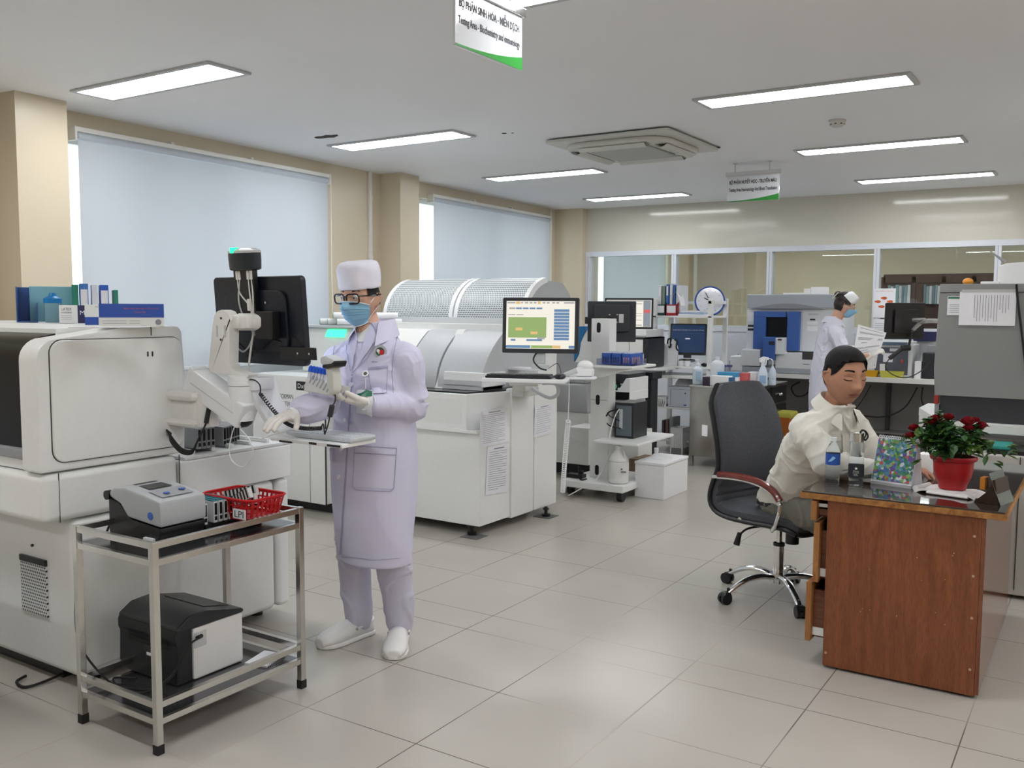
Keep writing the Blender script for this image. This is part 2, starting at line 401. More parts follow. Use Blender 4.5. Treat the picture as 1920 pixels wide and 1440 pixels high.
for x, y in ((-4.3, 12.0), (-2.6, 12.0), (-.9, 12.0), (-4.3, 14.2), (-2.6, 14.2), (-.9, 14.2)):  # unseen panels added to brighten the office beyond the glass
    panel(x, y, 'ceiling light panel in the office behind the glass', group='office ceiling lights')
# air conditioner cassette
ac = thing('ceiling_air_conditioner', 'square ceiling air conditioner cassette with curved vents, slightly sagging', 'air conditioner', (-3.12, 6.5, CZ))
acm = mat('aged_white_plastic', (.60, .60, .57), .45); cx, cy = -3.13, 6.52
m = MB(); m.prism(rrect(1.0, 1.0, .04, 3, cx, cy), CZ-.035, CZ-.012, bev=.006)
m.prism(rrect(.84, .84, .2, 6, cx, cy), CZ-.075, CZ-.035, bev=.012); m.build('outer_panel', acm, ac)
MB().prism(rrect(.50, .50, .03, 3, cx, cy), CZ-.088, CZ-.0745, bev=.006).build('intake_grille', mat('intake_grille_grey', (.42, .43, .40), .6, noise=.2, nscale=300), ac)
for q in range(4):
    m = MB(T(cx, cy, 0) @ rot(0, 0, 90*q)); m.sheet(lambda u, v: (-.27+.54*u, -.395+.10*v, CZ-.078-.022*math.sin(v*math.pi)), 8, 6, thick=.004); m.build('air_flap', acm, ac)
m = MB()
m.box((cx-.53, cy+.485, CZ-.010), (cx+.50, cy+.515, CZ-.0005)); m.box((cx-.52, cy-.2, CZ-.008), (cx-.495, cy+.5, CZ-.0005)); m.build('ceiling_gap', mat('dark_gap', (.05, .05, .05), .9), ac)
# smoke detector
sd = thing('smoke_detector', 'round white smoke detector on the ceiling', 'smoke detector', (-1.60, 6.445, CZ))
MB().lathe([(.055, -.0), (.057, -.012), (.05, -.02), (.046, -.035), (.03, -.046), (.0, -.047)][::-1], (-1.60, 6.445, CZ)).build('housing', acm, sd)
m = MB()
for q in range(8): m.cbox((0, -.0455, -.030), (.014, .006, .006), M=T(-1.6, 6.445, CZ) @ rot(0, 0, 45*q))
m.build('smoke_slots', black, sd)
# peeling marks and screw holes in the ceiling
dk = mat('ceiling_hole_dark', (.05, .045, .04), .9)
m = MB()
random.seed(3)
pts = [(-4.95+.12*math.cos(a)*(.7+.5*random.random()), 5.10+.05*math.sin(a)*(.6+.6*random.random())) for a in [i*2*math.pi/14 for i in range(14)]]
m.prism(pts, CZ-.002, CZ-.0003); tag(m.build('ceiling_hole', dk, loc=(-4.95, 5.1, CZ)), 'ragged dark hole in the ceiling beside a light panel', 'ceiling hole', 'marks in the ceiling')
m = MB(); m.cyl((-3.76, 5.68, CZ-.002), (-3.76, 5.68, CZ-.0003), .018); m.cyl((-3.70, 5.70, CZ-.002), (-3.70, 5.70, CZ-.0003), .010)
tag(m.build('ceiling_hole', dk, loc=(-3.76, 5.68, CZ)), 'small round screw hole in the ceiling before the air conditioner', 'ceiling hole', 'marks in the ceiling')
# hanging signs
green = mat('sign_green', (.035, .27, .045), .3)
signw = mat('glossy_sign_white', (.68, .70, .74), .12, coat=.5)
def sign(M, w, h, t1, t2, label, rods):
    t = thing('hanging_sign', label, 'sign', M=M, group='hanging area signs')
    MB(M).box((-w/2, 0, -h), (w/2, .012, 0), .002).build('board', [signw], t)
    m = MB(M)
    for y0, y1, k in ((-.0015, -.0002, 1),):
        n = 16; lo = [(-w/2+w*i/n, -h+.001) for i in range(n+1)]
        up = [(-w/2+w*i/n, -h+.008+h*.20*((i/n)**2.2)) for i in range(n+1)]
        m.prism(lo+up[::-1], y0, y1, 'y')
    m.build('green_swoosh', green, t)
    m = MB(M); m.box((-w/2-.012, -.012, -.012), (w/2+.012, .024, .022), .003); m.build('top_rail', chrome, t)
    m = MB(M)
    for rx in rods: m = MB(M); m.cyl((rx, .006, .02), (rx, .006, CZ-M.translation.z-.001), .0045, n=8); m.cyl((rx, .006, CZ-M.translation.z-.006), (rx, .006, CZ-M.translation.z-.0005), .02, n=12); m.build('hanger_rod', steel, t)
    text(t1, w*.90, h*.24, M @ T(0, -.0005, -h*.27), ink, t, bold=.028); text(t2, w*.92, h*.17, M @ T(0, -.0005, -h*.58), ink, t, 'lettering', bold=.02)
    return t
sign(T(-2.655, 7.9, 2.715) @ rot(0, 0, 2), .455, .235, 'BỘ PHẬN HUYẾT HỌC - TRUYỀN MÁU', 'Testing Area Haematology And Blood Transfusion', 'small white hanging sign with green swoosh near the glass partition', (-.16, .14))

sign(T(-2.0, 2.925, 2.695) @ rot(0, 0, 89), .43, .215, 'BỘ PHẬN SINH HÓA - MIỄN DỊCH', 'Testing Area - Biochemistry and immunology', 'white hanging sign with green swoosh cut off at the picture top', (-.14, .14))
# ================================================================== the near analyser on the window side
seam = mat('panel_seam_dark', (.05, .05, .05), .8)
an = thing('chemistry_analyser', 'large rounded white analyser with black window behind the steel cart', 'analyser', (-4.2, 2.6, 0))
XF = -3.40
def profx(mb, poly, x0, x1, bev=0., mi=0): return mb.prism(poly, x0, x1, 'x', mi=mi, bev=bev)
m = MB(); m.box((-4.9, 2.07, .055), (-3.415, 3.13, .70), .03, seg=3); m.box((-4.9, 3.142, .055), (-3.415, 3.225, .70), .025, seg=3)
m.build('lower_cabinet', white, an)
m = MB(); m.box((-4.85, 2.12, .0), (-3.6, 3.18, .06)); m.build('plinth', black, an)
MB().box((-4.9, 2.57, .705), (XF, 3.225, .868), .012).build('deck_cabinet', white, an)
m = MB(); m.box((-4.9, 2.6, .868), (-3.405, 3.22, .882), .003)
for k in range(5): m.box((-3.98+.0, 2.68+.11*k, .882), (-3.46, 2.70+.11*k, .90), .003)
m.build('rack_deck', mat('deck_white', (.70, .71, .71), .35), an)
MB().box((-4.9, 1.945, .705), (XF, 2.564, .90), .03, seg=3).build('skirt_panel', white, an)
def shell(y0, z1, r, n=7, back=2.60, z0=.905):
    p = [(y0, z0)]
    for i in range(n+1):
        a = R(180-90*i/n); p.append((y0+r+math.cos(a)*r, z1-.045-r+math.sin(a)*r))
    p += [(2.30, z1-.006), (2.50, z1), (back-.015, z1-.005), (back, z1-.03), (back+.015, 1.2), (back, z0)]
    return p
m = MB(); profx(m, shell(1.94, 1.468, .085), -3.53, XF, bev=.014)
m.build('side_cheek', white, an)
m = MB(); profx(m, [(1.97, .905), (1.97, .96), (2.0, .985), (2.06, 1.0), (2.10, 1.455), (2.30, 1.466), (2.57, 1.463), (2.60, .905)], -5.3, -3.53)
m.box((-5.3, 2.5, .9), (-4.36, 3.12, 1.463), .02)
m.build('upper_body', white, an)
m = MB(); pr_ = [(1.972, .985)]
for i in range(8):
    a = R(180-90*i/7); pr_.append((1.972+.085+math.cos(a)*.085, 1.345+math.sin(a)*.085))
pr_ += [(2.17, 1.452), (2.17, 1.0)]
profx(m, pr_, -5.28, -3.532); m.build('black_window', mat('smoked_acrylic', (.004, .005, .007), .30, spec=.25), an, sharp=50)
m = MB(); m.box((-5.28, 1.955, .945), (-3.532, 1.99, .99), .01); m.build('window_ledge', midgrey, an)
m = MB(T(XF, 0, 0)); hp = rrect(.60, .475, .05, 6, 2.292, 1.178)
profx(m, hp, -.004, .012, bev=.008); hatch = m.build('side_hatch', white, an)
m = MB(T(XF, 0, 0)); profx(m, rrect(.606, .481, .053, 6, 2.292, 1.178), -.004, .0008); m.build('hatch_gap', seam, an)
m = MB(T(XF, 0, 0))
for y in (2.415, 2.437): profx(m, rrect(.008, .022, .0035, 4, y, 1.348), .0115, .0128)
m.build('hatch_latch', seam, hatch)
m = MB()
for y in (2.5665,): m.box((XF-.002, y-.0015, .70), (XF+.0006, y+.0015, .90))
m.box((XF-.002, 2.012, .705), (XF+.0006, 2.015, .90)); m.box((XF-.004, 2.44, 1.425), (XF+.0008, 2.444, 1.46))
m.build('panel_seam', seam, an)
# perforated vent on the cabinet end
def perf(name, base, hole, sc_, rad=.33, rough=.45):
    mm = mat(name, base, rough); nt = mm.node_tree; b = nt.nodes['Principled BSDF']
    g = nd(nt, 'ShaderNodeTexCoord'); sp = nd(nt, 'ShaderNodeSeparateXYZ'); nt.links.new(g.outputs['Object'], sp.inputs[0])
    return mm, nt, b, sp
def dots(nt, ua, va, pitch, rad):
    row = mth(nt, 'FLOOR', mth(nt, 'DIVIDE', va, pitch))
    sh = mth(nt, 'MULTIPLY', mth(nt, 'MODULO', mth(nt, 'ADD', row, 1000), 2), pitch*.5)
    fu = mth(nt, 'SUBTRACT', mth(nt, 'MODULO', mth(nt, 'ADD', mth(nt, 'ADD', ua, sh), 100*pitch*10), pitch), pitch/2)
    fv = mth(nt, 'SUBTRACT', mth(nt, 'MODULO', mth(nt, 'ADD', va, 100*pitch*10), pitch), pitch/2)
    d = mth(nt, 'SQRT', mth(nt, 'ADD', mth(nt, 'MULTIPLY', fu, fu), mth(nt, 'MULTIPLY', fv, fv)))
    return mth(nt, 'LESS_THAN', d, rad*pitch)
def perf_mat(name, base, hole, pitch, rad, u='Z', v='Y', arc=None):
    mm, nt, b, sp = perf(name, base, hole, 1)
    ax = {'X': 0, 'Y': 1, 'Z': 2}
    k = dots(nt, sp.outputs[ax[u]], sp.outputs[ax[v]], pitch, rad)
    mx = nd(nt, 'ShaderNodeMix', data_type='RGBA'); nt.links.new(k, mx.inputs[0]); mx.inputs[7].default_value = (*hole, 1)
    nt.links.new(b.inputs['Base Color'].links[0].from_socket, mx.inputs[6]); nt.links.new(mx.outputs[2], b.inputs['Base Color']); return mm
vm = perf_mat('perforated_vent', (.66, .67, .67), (.02, .02, .02), .0135, .30, 'X', 'Z')
MB().box((-3.79, 2.062, .27), (-3.60, 2.0705, .485), .002).build('side_vent', vm, an)
m = MB(); m.box((-3.79, 2.058, .487), (-3.60, 2.0705, .512), .002); m.cyl((-3.70, 2.062, .56), (-3.70, 2.071, .56), .006, n=10); m.build('vent_handle', dark, an)
for x, y in ((-3.55, 3.12), (-3.5, 2.2)):
    m = MB(); m.cyl((x, y, 0), (x, y, .012), .028); m.cyl((x, y, .012), (x, y, .06), .012); m.build('foot', black, an)
m = MB(); m.tube([(-3.72, 2.03, .012), (-3.70, 1.98, .008), (-3.62, 1.97, .008), (-3.60, 2.05, .012), (-3.62, 2.2, .02)], .006)
tag(m.build('power_cable', rubber, loc=(-3.7, 2.0, 0)), 'black cable looping out on the floor under the white analyser', 'cable')
# sliver of another white cabinet at the picture edge
sl = thing('white_cabinet', 'narrow edge of a white cabinet beside the analyser, cut by the frame', 'cabinet', (-3.75, 1.6, 0))
MB().box((-4.2, 1.35, .0), (-3.475, 1.775, .50), .01).build('body', white, sl)
MB().box((-4.2, 1.36, .499), (-3.48, 1.77, .52), .004).build('top', white, sl)
# things on top of the analyser
def magazine(M, col, label, w=.10, d=.26, h=.30, mesh=True):
    t = thing('magazine_file', label, 'magazine file', M=M, group='desk files on the analyser')
    m = MB(M); pr = [(0, 0), (d, 0), (d, h*.45), (d*.55, h), (0, h)]
    th = .003
    m.prism(pr, -w/2, -w/2+th, 'x'); m.prism(pr, w/2-th, w/2, 'x'); m.box((-w/2, 0, 0), (w/2, d, th)); m.box((-w/2, 0, 0), (w/2, th, h)); m.box((-w/2, d-th, 0), (w/2, d, h*.45))
    return t, m.build('shell', col, t)
bluef = mat('navy_file', (.03, .09, .28), .4); tealp = mat('teal_paper', (.25, .55, .62), .6)
ZT = 1.466
def slanted(M, w, d, h, m_, label):
    t = thing('magazine_file', label, 'magazine file', M=M, group='files on the white analyser')
    q = MB(M); th = .004
    q.box((-w/2, 0, 0), (w/2, d, th)); q.box((-w/2, d-th, 0), (w/2, d, h)); q.box((-w/2, 0, 0), (-w/2+th, d, h)); q.box((w/2-th, 0, 0), (w/2, d, h*.55))
    for k in range(7): q.raw([(-w/2-.001, d*k/7, .02), (-w/2-.001, d*(k+.5)/7, .02), (-w/2-.001, min(d, d*(k+1.6)/7), h-.03), (-w/2-.001, min(d, d*(k+1.1)/7), h-.03)], [(0, 1, 2, 3)])
    q.build('file_shell', m_, t); return t
def book(M, w, d, h, m_, label, name='folder', cat='folder', group='folders on the white analyser', spine=None):
    t = thing(name, label, cat, M=M, group=group)
    MB(M).box((-w/2, -d/2, 0), (w/2, d/2, h), .002).build('cover', m_, t)
    MB(M).box((-w/2+.004, -d/2+.003, .004), (w/2-.004, d/2+.0012, h-.004)).build('pages', paper, t)
    if spine: MB(M).box((-w/2+.004, -d/2-.001, h*.35), (w/2-.004, -d/2+.002, h*.85)).build('spine_label', spine, t)
    return t
p = gz(98, 604, ZT)
def facing(p, extra=0.):
    """frame at p, x to the picture's right along the floor and y away from the eye"""
    d = Vector((p[0], p[1])); a = math.atan2(d.y, d.x)-math.pi/2
    return T(p[0], p[1], p[2]) @ Matrix.Rotation(a+R(extra), 4, 'Z')
fb = facing(p)
slanted(fb @ T(-.11, 0, 0) @ rot(0, 0, 0), .004+.09, .20, .175, bluef, 'navy slotted magazine file standing at the end of the analyser top')
book(fb @ T(.0, .14, 0), .20, .03, .18, mat('pale_teal_folder', (.22, .47, .55), .5), 'pale teal folder in the file row on the analyser')
book(fb @ T(.11, .12, 0), .03, .14, .19, mat('green_folder', (.02, .22, .15), .5), 'dark green folder standing next to the pale teal one')
book(fb @ T(.15, .12, 0), .04, .16, .195, mat('blue_folder', (.05, .18, .50), .45), 'blue ring folder at the middle of the row on the analyser', spine=paper)
book(fb @ T(.20, .12, 0), .028, .16, .19, mat('white_folder', (.7, .73, .8), .45), 'white folder wedged between the blue folders')
book(fb @ T(.245, .12, 0), .04, .16, .19, mat('royal_blue_folder', (.02, .10, .48), .45), 'royal blue folder above the latex glove box', spine=paper)
book(fb @ T(.30, .13, 0), .022, .16, .165, mat('green_folder', (.02, .22, .15), .5), 'narrow dark green folder at the end of the folder row')
# shaker bottle
b0 = fb @ T(.005, -.05, 0); t = thing('shaker_bottle', 'clear shaker bottle with blue cap beside the navy file', 'bottle', M=b0)
clearp = mat('clear_plastic', (.75, .85, .90), .08, trans=.9, noise=0, ior=1.2)
MB(b0).lathe([(.035, 0), (.038, .01), (.04, .10)], n=18).build('cup', clearp, t)
MB(b0).lathe([(.042, .095), (.042, .118), (.02, .13), (.015, .145), (.0, .146)], n=18).build('cap', mat('teal_blue_cap', (.0, .16, .42), .4), t)
# gloves boxes
def carton(M, w, d, h, label, mats, parts, group='boxes on the white analyser', cat='box', name='glove_box'):
    t = thing(name, label, cat, M=M, group=group)
    MB(M).box((-w/2, 0, 0), (w/2, d, h), .002).build('carton', mats, t)
    for (x0, x1, z0, z1, mm) in parts: MB(M).box((x0, -.0012, z0), (x1, .0015, z1)).build('printed_band', mm, t)
    return t
navy = mat('navy_print', (.02, .02, .09), .4); royal = mat('royal_print', (.03, .09, .42), .4); orange = mat('orange_print', (.75, .12, .06), .5)
M1 = facing(gz(141, 606, ZT)); t = carton(M1, .135, .09, .085, 'white latex glove box with a navy end', white, [(.012, .0675, .0, .085, navy)])
text('LATEX', .042, .012, M1 @ T(-.035, -.001, .066), ink, t); text('POWDERED', .045, .008, M1 @ T(-.035, -.001, .05), ink, t); text('M', .02, .02, M1 @ T(.032, -.0015, .05), paper, t)
m = MB(M1)
for k in range(3): m.box((-.06, -.001, .036-.009*k), (-.014, .001, .0375-.009*k))
m.build('print_lines', inkl, t)
M1 = facing(gz(189, 609, ZT)); t = carton(M1, .125, .09, .088, 'white and royal blue test kit box, middle of three', white, [(-.0625, .0625, .0, .034, royal)])
text('MEDICAL CARE', .065, .008, M1 @ T(.012, -.001, .078), inkl, t); text('S', .016, .022, M1 @ T(0, -.0018, .027), paper, t)
M1 = facing(gz(248, 612, ZT), 3); t = carton(M1, .245, .10, .092, 'long blue and white box at the analyser edge, red lettering', white, [(-.1225, .1225, .036, .092, royal)])
text('BỆNH PHẨM SINH VIÊN Y TẾ HOA MAI', .13, .008, M1 @ T(.035, -.0018, .073), orange, t); text('THÙNG HỘP', .045, .008, M1 @ T(.03, -.0018, .058), orange, t)
m = MB(M1)
for k in range(2):
    m.box((-.11, -.001, .022-.010*k), (-.02, .001, .0235-.010*k)); m.box((-.01, -.001, .022-.010*k), (.03, .001, .0235-.010*k))
m.cyl((.10, -.001, .017), (.10, .001, .017), .012, n=14); m.build('print_lines', inkl, t)
M1 = facing(gz(205, 614, ZT)); m = MB(M1); m.box((-.14, -.06, 0), (.12, .05, .004)); tag(m.build('paper_sheet', paper, loc=M1.translation), 'loose white sheets lying before the boxes on the analyser', 'paper')
# ---------------- support arm with the big black monitor
arm = thing('articulated_monitor_support', 'white articulated arm from the analyser carrying monitor and keyboard', 'monitor arm', (-3.35, 2.6, 1.1))
m = MB(); br = [(-3.41, 1.18), (-3.27, 1.185), (-3.24, 1.17), (-3.24, 1.15), (-3.41, 1.145)]
m.box((-3.42, 2.5, 1.145), (-3.22, 2.66, 1.19), .02); m.box((-3.42, 2.52, 1.05), (-3.225, 2.65, 1.15), .02); m.box((-3.42, 2.5, 1.035), (-3.22, 2.66, 1.07), .02); m.cyl((-3.23, 2.58, 1.04), (-3.23, 2.58, 1.18), .052, n=24)
m.build('wall_bracket', warmwhite, arm)
m = MB(); aM = frame((-3.27, 2.58, 1.225), (.255, .02, -.12), (0, 0, 1))
m.box((-.02, -.05, -.055), (.31, .05, .055), .012, M=aM); m.box((-.04, -.045, -.075), (-.01, .045, .06), .008, M=aM)
m.build('link_arm', plastic, arm)
m = MB(); m.box((.0, -.0515, -.002), (.27, -.0495, .002), M=aM); m.build('link_groove', greyp, arm)
m = MB(); m.cyl((-3.03, 2.60, 1.075), (-3.03, 2.60, 1.22), .052, n=28); m.build('lower_hub', plastic, arm)
m = MB(); m.cyl((-3.03, 2.60, 1.222), (-3.03, 2.60, 1.262), .053, n=28); m.build('upper_hub', plastic, arm)
m = MB(); m.lathe([(.0, 1.045), (.025, 1.048), (.042, 1.06), (.048, 1.076)], (-3.03, 2.60, 0), n=20); m.build('hub_cap', black, arm)
# the L-shaped riser
rp = [(-3.215, 1.29), (-3.2, 1.27), (-2.975, 1.255), (-2.965, 1.268), (-3.06, 1.285), (-3.085, 1.31), (-3.075, 1.50)]
for i in range(7):
    a = R(0+180*i/6); rp.append((-3.125+math.cos(a)*.052, 1.49+math.sin(a)*.045))
rp += [(-3.185, 1.46)]
m = MB(); m.prism(rp, 2.585, 2.635, 'y'); m.build('riser', warmwhite, arm)
m = MB()
for (x, z) in ((-3.155, 1.445), (-3.105, 1.445)): m.prism(rrect(.010, .05, .004, 3, x, z), 2.583, 2.588, 'y')
m.build('riser_slots', greyp, arm)
m = MB()
for (x, z) in ((-3.128, 1.50), (-3.132, 1.41)): m.cyl((x, 2.5825, z), (x, 2.587, z), .005, n=10)
m.build('screw_hole', seam, arm)
m = MB(); m.box((-3.09, 2.60, 1.455), (-2.99, 2.68, 1.515), .015); m.cyl((-3.06, 2.62, 1.485), (-2.985, 2.68, 1.485), .036, n=20); m.build('tilt_joint', warmwhite, arm)
m = MB(); m.box((-3.0, 2.655, 1.415), (-2.90, 2.70, 1.53), .004); m.build('mount_plate', black, arm)
# curved plate descending to the keyboard
m = MB()
def kp(u, v):
    pts = [(-2.985, 1.25), (-2.965, 1.16), (-2.925, 1.085), (-2.90, 1.045), (-2.87, 1.018), (-2.80, 1.008)]
    f_ = u*(len(pts)-1); i = min(int(f_), len(pts)-2); q = f_-i
    return (pts[i][0]+(pts[i+1][0]-pts[i][0])*q, 2.60+.14*v+.10*u, pts[i][1]+(pts[i+1][1]-pts[i][1])*q)
m.sheet(kp, 20, 2, thick=.022); m.box((-3.03, 2.60, 1.20), (-2.96, 2.72, 1.255), .01); m.build('keyboard_bracket', plastic, arm)
m = MB(); m.box((-2.93, 2.66, .992), (-2.52, 2.86, 1.008), .004); kt = m.build('keyboard_tray', plastic, arm)
m = MB()
m.box((-2.87, 2.655, .99), (-2.80, 2.70, .998), .002); m.box((-2.70, 2.657, .996), (-2.66, 2.6605, 1.004)); m.box((-2.60, 2.657, .996), (-2.53, 2.6605, 1.004)); m.build('tray_slots', black, kt)
# monitor
MM = T(-3.065, 2.735, 1.49) @ rot(4, 0, -3); mo = thing('computer_monitor', 'large black monitor seen from behind on the white arm', 'monitor', M=MM)
bm_ = mat('monitor_back_blue_black', (.010, .013, .022), .32)
m = MB(MM); m.prism(rrect(.575, .375, .022, 5), -.008, .022, 'y', bev=.006); m.prism(rrect(.40, .26, .05, 5), -.022, -.006, 'y', bev=.006); m.build('back_shell', bm_, mo)
MB(MM).box((-.27, .0221, -.17), (.27, .0235, .17)).build('screen', mat('screen_glow_white', (.1, .12, .14), .2, emit=(.75, .85, 1), es=1.2), mo)
m = MB(MM); m.raw([(.10, -.010, .03), (.30, -.010, -.165), (.30, -.010, -.125), (.10, -.010, .055)], [(0, 1, 2, 3)]); m.box((.15, -.028, -.155), (.37, -.02, -.105), .002); m.build('scanner_bracket', black, mo)
m = MB(MM)
for x, z in ((.085, .078), (.085, -.005), (.265, -.13), (.335, -.13), (.012, .078)): m.cyl((x, -.031, z), (x, -.02, z), .005, n=10)
m.build('screw_head', steel, mo)
# hub on a post above the monitor
m = MB(MM); m.box((-.09, -.048, .02), (.04, -.022, .255), .004); m.build('hub_post', black, mo)
HM = MM @ T(-.028, -.03, .26)
hb = MB(HM); hb.lathe([(.075, -.045), (.087, -.04), (.09, .0), (.09, .035), (.06, .045), (.0, .046)][::1], n=28, sy=.55); hb.build('signal_hub', mat('hub_charcoal', (.02, .025, .032), .4), mo)
hb = MB(HM); hb.lathe([(.0, .046), (.062, .0475), (.092, .036), (.0905, .028)][::-1], n=28, sy=.55); hb.build('hub_rim', mat('translucent_grey', (.6, .6, .62), .2), mo)
hb = MB(HM); hb.box((-.03, -.052, .028), (-.007, -.02, .052), .003); hb.build('green_light', mat('green_led', (.0, .5, .2), .4, emit=(.02, 1, .30), es=1.3), mo)
m = MB(MM)
for x in (-.064, -.048, .008, .028): m.box((x-.008, -.052, .175), (x+.008, -.040, .215), .004)
m.build('cable_plug', warmwhite, mo)
m = MB(MM)
for i, (x, b) in enumerate(((-.064, .035), (.008, .012), (.028, .012))):
    m.tube([(x, -.046, .18), (x+b*.3, -.048, .12), (.01+.01*i, -.05, .06), (.02+.006*i, -.055, .0), (.025, -.05, -.06)], .0035, 6)
m.box((.0, -.060, .045), (.020, -.045, .095), .004)
m.tube([(.02, -.05, .0), (.03, -.055, -.03), (.015, -.06, -.09), (-.005, -.06, -.15), (-.012, -.065, -.20), (-.03, -.06, -.235)], .0045, 6)
m.build('white_cables', warmwhite, mo)
m = MB(MM); m.tube([(-.048, -.046, .18), (-.062, -.05, .10), (-.05, -.05, .04), (-.01, -.055, -.01), (.02, -.055, -.05), (-.0, -.06, -.10), (-.05, -.055, -.13), (-.09, -.05, -.12)], .004, 6); m.build('grey_cable', greyp, mo)
m = MB(MM); m.tube([(-.03, -.06, -.15), (.03, -.03, -.12), (.10, -.024, -.08), (.16, -.024, -.085)], .003, 6); m.tube([(-.09, -.06, -.08), (-.07, -.03, -.12), (-.02, -.03, -.15)], .003, 6); m.build('black_cables', rubber, mo)
# barcode scanner in a holder
p = Vector(gy(624, 691, 2.66)); SM = T(p) @ rot(0, 0, -10)
s_ = thing('barcode_scanner', 'light grey handheld scanner hanging at the corner of the black monitor', 'scanner', M=SM)
m = MB(SM)
m.prism([(-.045, .045), (-.01, .052), (.04, .04), (.05, .028), (.03, .02), (-.03, .012), (-.045, .02)], -.03, .03, 'y', bev=.008)
m.build('scan_head', greyp, s_)
m = MB(SM); m.prism([(-.028, .028), (.012, .034), (.03, -.03), (.032, -.08), (.018, -.104), (.0, -.10), (-.016, -.06), (-.02, -.02)], -.022, .022, 'y', bev=.010); m.build('grip', mat('scanner_grey', (.58, .58, .54), .4), s_)
m = MB(SM); m.prism([(.02, .018), (.050, .034), (.055, .028), (.045, .010), (.0, .0), (-.03, .002), (-.03, .014)], -.030, .030, 'y', bev=.004); m.build('front_bumper', black, s_)
cord = MB()
q = [SM @ Vector((.014, 0, -.10)), SM @ Vector((.012, 0, -.13)), SM @ Vector((.0, -.01, -.16)), SM @ Vector((-.02, -.01, -.22)), SM @ Vector((-.045, -.01, -.265))]
cord.tube(q, .003, 6); cord.cyl(q[2]+Vector((.006, 0, .014)), q[2]-Vector((.008, 0, .03)), .011, n=10)
a = Vector(gy(488, 738, 2.62)); e = q[-1]
def coil(mb, pts, rad, r, turns):
    c = catmull([Vector(x) for x in pts], k=24); L = len(c); out = []
    n = turns*9
    for i in range(n+1):
        f_ = i/n*(L-1); k = min(int(f_), L-2); p_ = c[k].lerp(c[k+1], f_-k); d = (c[k+1]-c[k]).normalized()
        s1 = d.cross(Vector((0, 1, 0))); s1 = s1.normalized() if s1.length > .01 else Vector((1, 0, 0)); s2 = d.cross(s1); an_ = 2*math.pi*i/9
        out.append(p_+s1*math.cos(an_)*rad+s2*math.sin(an_)*rad)
    mb.tube(out, r, 6, smooth=False)
coil(cord, [a, gy(515, 772, 2.62), gy(540, 795, 2.62), gy(570, 803, 2.63), gy(602, 803, 2.64)], .0065, .0028, 38)
cord.tube([gy(602, 803, 2.64), gy(606, 795, 2.64), e], .003, 6)
cord.tube([gy(458, 714, 2.60), gy(475, 712, 2.60), gy(487, 722, 2.61), a], .003, 6)
tag(cord.build('coiled_cable', mat('cord_charcoal', (.03, .03, .033), .5), loc=a), 'coiled black scanner cord draped over the keyboard under the monitor', 'cord')
# keyboard, covered in silicone
KM = T(-2.725, 2.775, 1.0085) @ rot(0, 0, 0); kb = thing('keyboard', 'flat pale grey keyboard with silicone cover on the arm tray', 'keyboard', M=KM)
m = MB(KM); m.box((-.215, -.075, 0), (.215, .075, .022), .008); m.build('keyboard_case', mat('keyboard_grey', (.50, .53, .56), .4), kb)
m = MB(KM)
for i in range(14):
    for j in range(4): m.box((-.2+.0287*i+.002, -.055+.0275*j, .020), (-.2+.0287*i+.026, -.055+.0275*j+.024, .0245), .001)
m.build('key_field', mat('keyboard_key_grey', (.56, .59, .62), .5), kb)
# cables at the bracket
cb = MB()
for k in range(5):
    cb.tube([(-3.395, 2.50+.006*k, 1.02-.004*k), (-3.34, 2.48, 1.0-.006*k), (-3.26, 2.47, .955-.005*k), (-3.19, 2.47, .95-.003*k), (-3.165, 2.48, .99), (-3.17, 2.53, 1.06), (-3.175, 2.56, 1.12)], .0042, 6)
cb.cyl((-3.17, 2.53, 1.06), (-3.175, 2.55, 1.12), .010, n=10)
tag(cb.build('cable_bundle', rubber, loc=(-3.3, 2.48, 1.0)), 'bundle of black cables sagging from the analyser under the arm bracket', 'cable')
wc = MB(); wc.tube([(-3.03, 2.6, 1.045), gy(440, 800, 2.56), gy(430, 840, 2.55), gy(436, 865, 2.55), gy(458, 875, 2.55), gy(474, 850, 2.55), gy(468, 825, 2.55), gy(452, 805, 2.56), (-3.03, 2.6, 1.045)], .0022, 6)
wc.tube([gy(460, 822, 2.56), gy(485, 824, 2.58), gy(510, 815, 2.6), gy(534, 810, 2.63)], .0022, 6)
tag(wc.build('white_wire', plastic, loc=(-3.03, 2.6, .95)), 'thin white wire loop hanging below the arm hub', 'cable')
# sample racks on the deck
rackg = mat('rack_grey', (.25, .26, .27), .45); rackl = mat('rack_light_grey', (.55, .57, .58), .4)
def rack_proto(M, label, group, body=None, w=.022, l=.20, h=.085, top=None):
    t = thing('sample_rack', label, 'sample rack', M=M, group=group)
    q = MB(M); q.box((-w/2, 0, 0), (w/2, l, h), .002); q.build('rack_body', body or rackg, t)
    q = MB(M)
    for k in range(2): q.box((-w*.30, -.0012, h*.12), (w*.30, .001, h*.30)); q.box((-w*.30, -.0012, h*.38), (w*.30, .001, h*.93))
    q.build('rack_slots', black, t)
    if top:
        q = MB(M); q.box((-w*.42, .004, h), (w*.42, l-.004, h+.004), .001); q.build('rack_cap', top, t)
    return t
r0 = rack_proto(T(-3.455, 2.72, .9) @ rot(0, 0, 90), 'grey sample rack standing on the analyser deck under the arm', 'grey sample racks on the deck', h=.095)
for k in range(1, 4): dup(r0, T(-3.455-.0*k, 2.72+.025*k, .9) @ rot(0, 0, 90))
for k in range(4): dup(r0, T(-3.56, 2.78+.025*k, .935) @ rot(0, 0, 90))
for k in range(6): dup(r0, T(-3.50-.012*k, 2.90+.026*k, .885) @ rot(0, 0, 90))
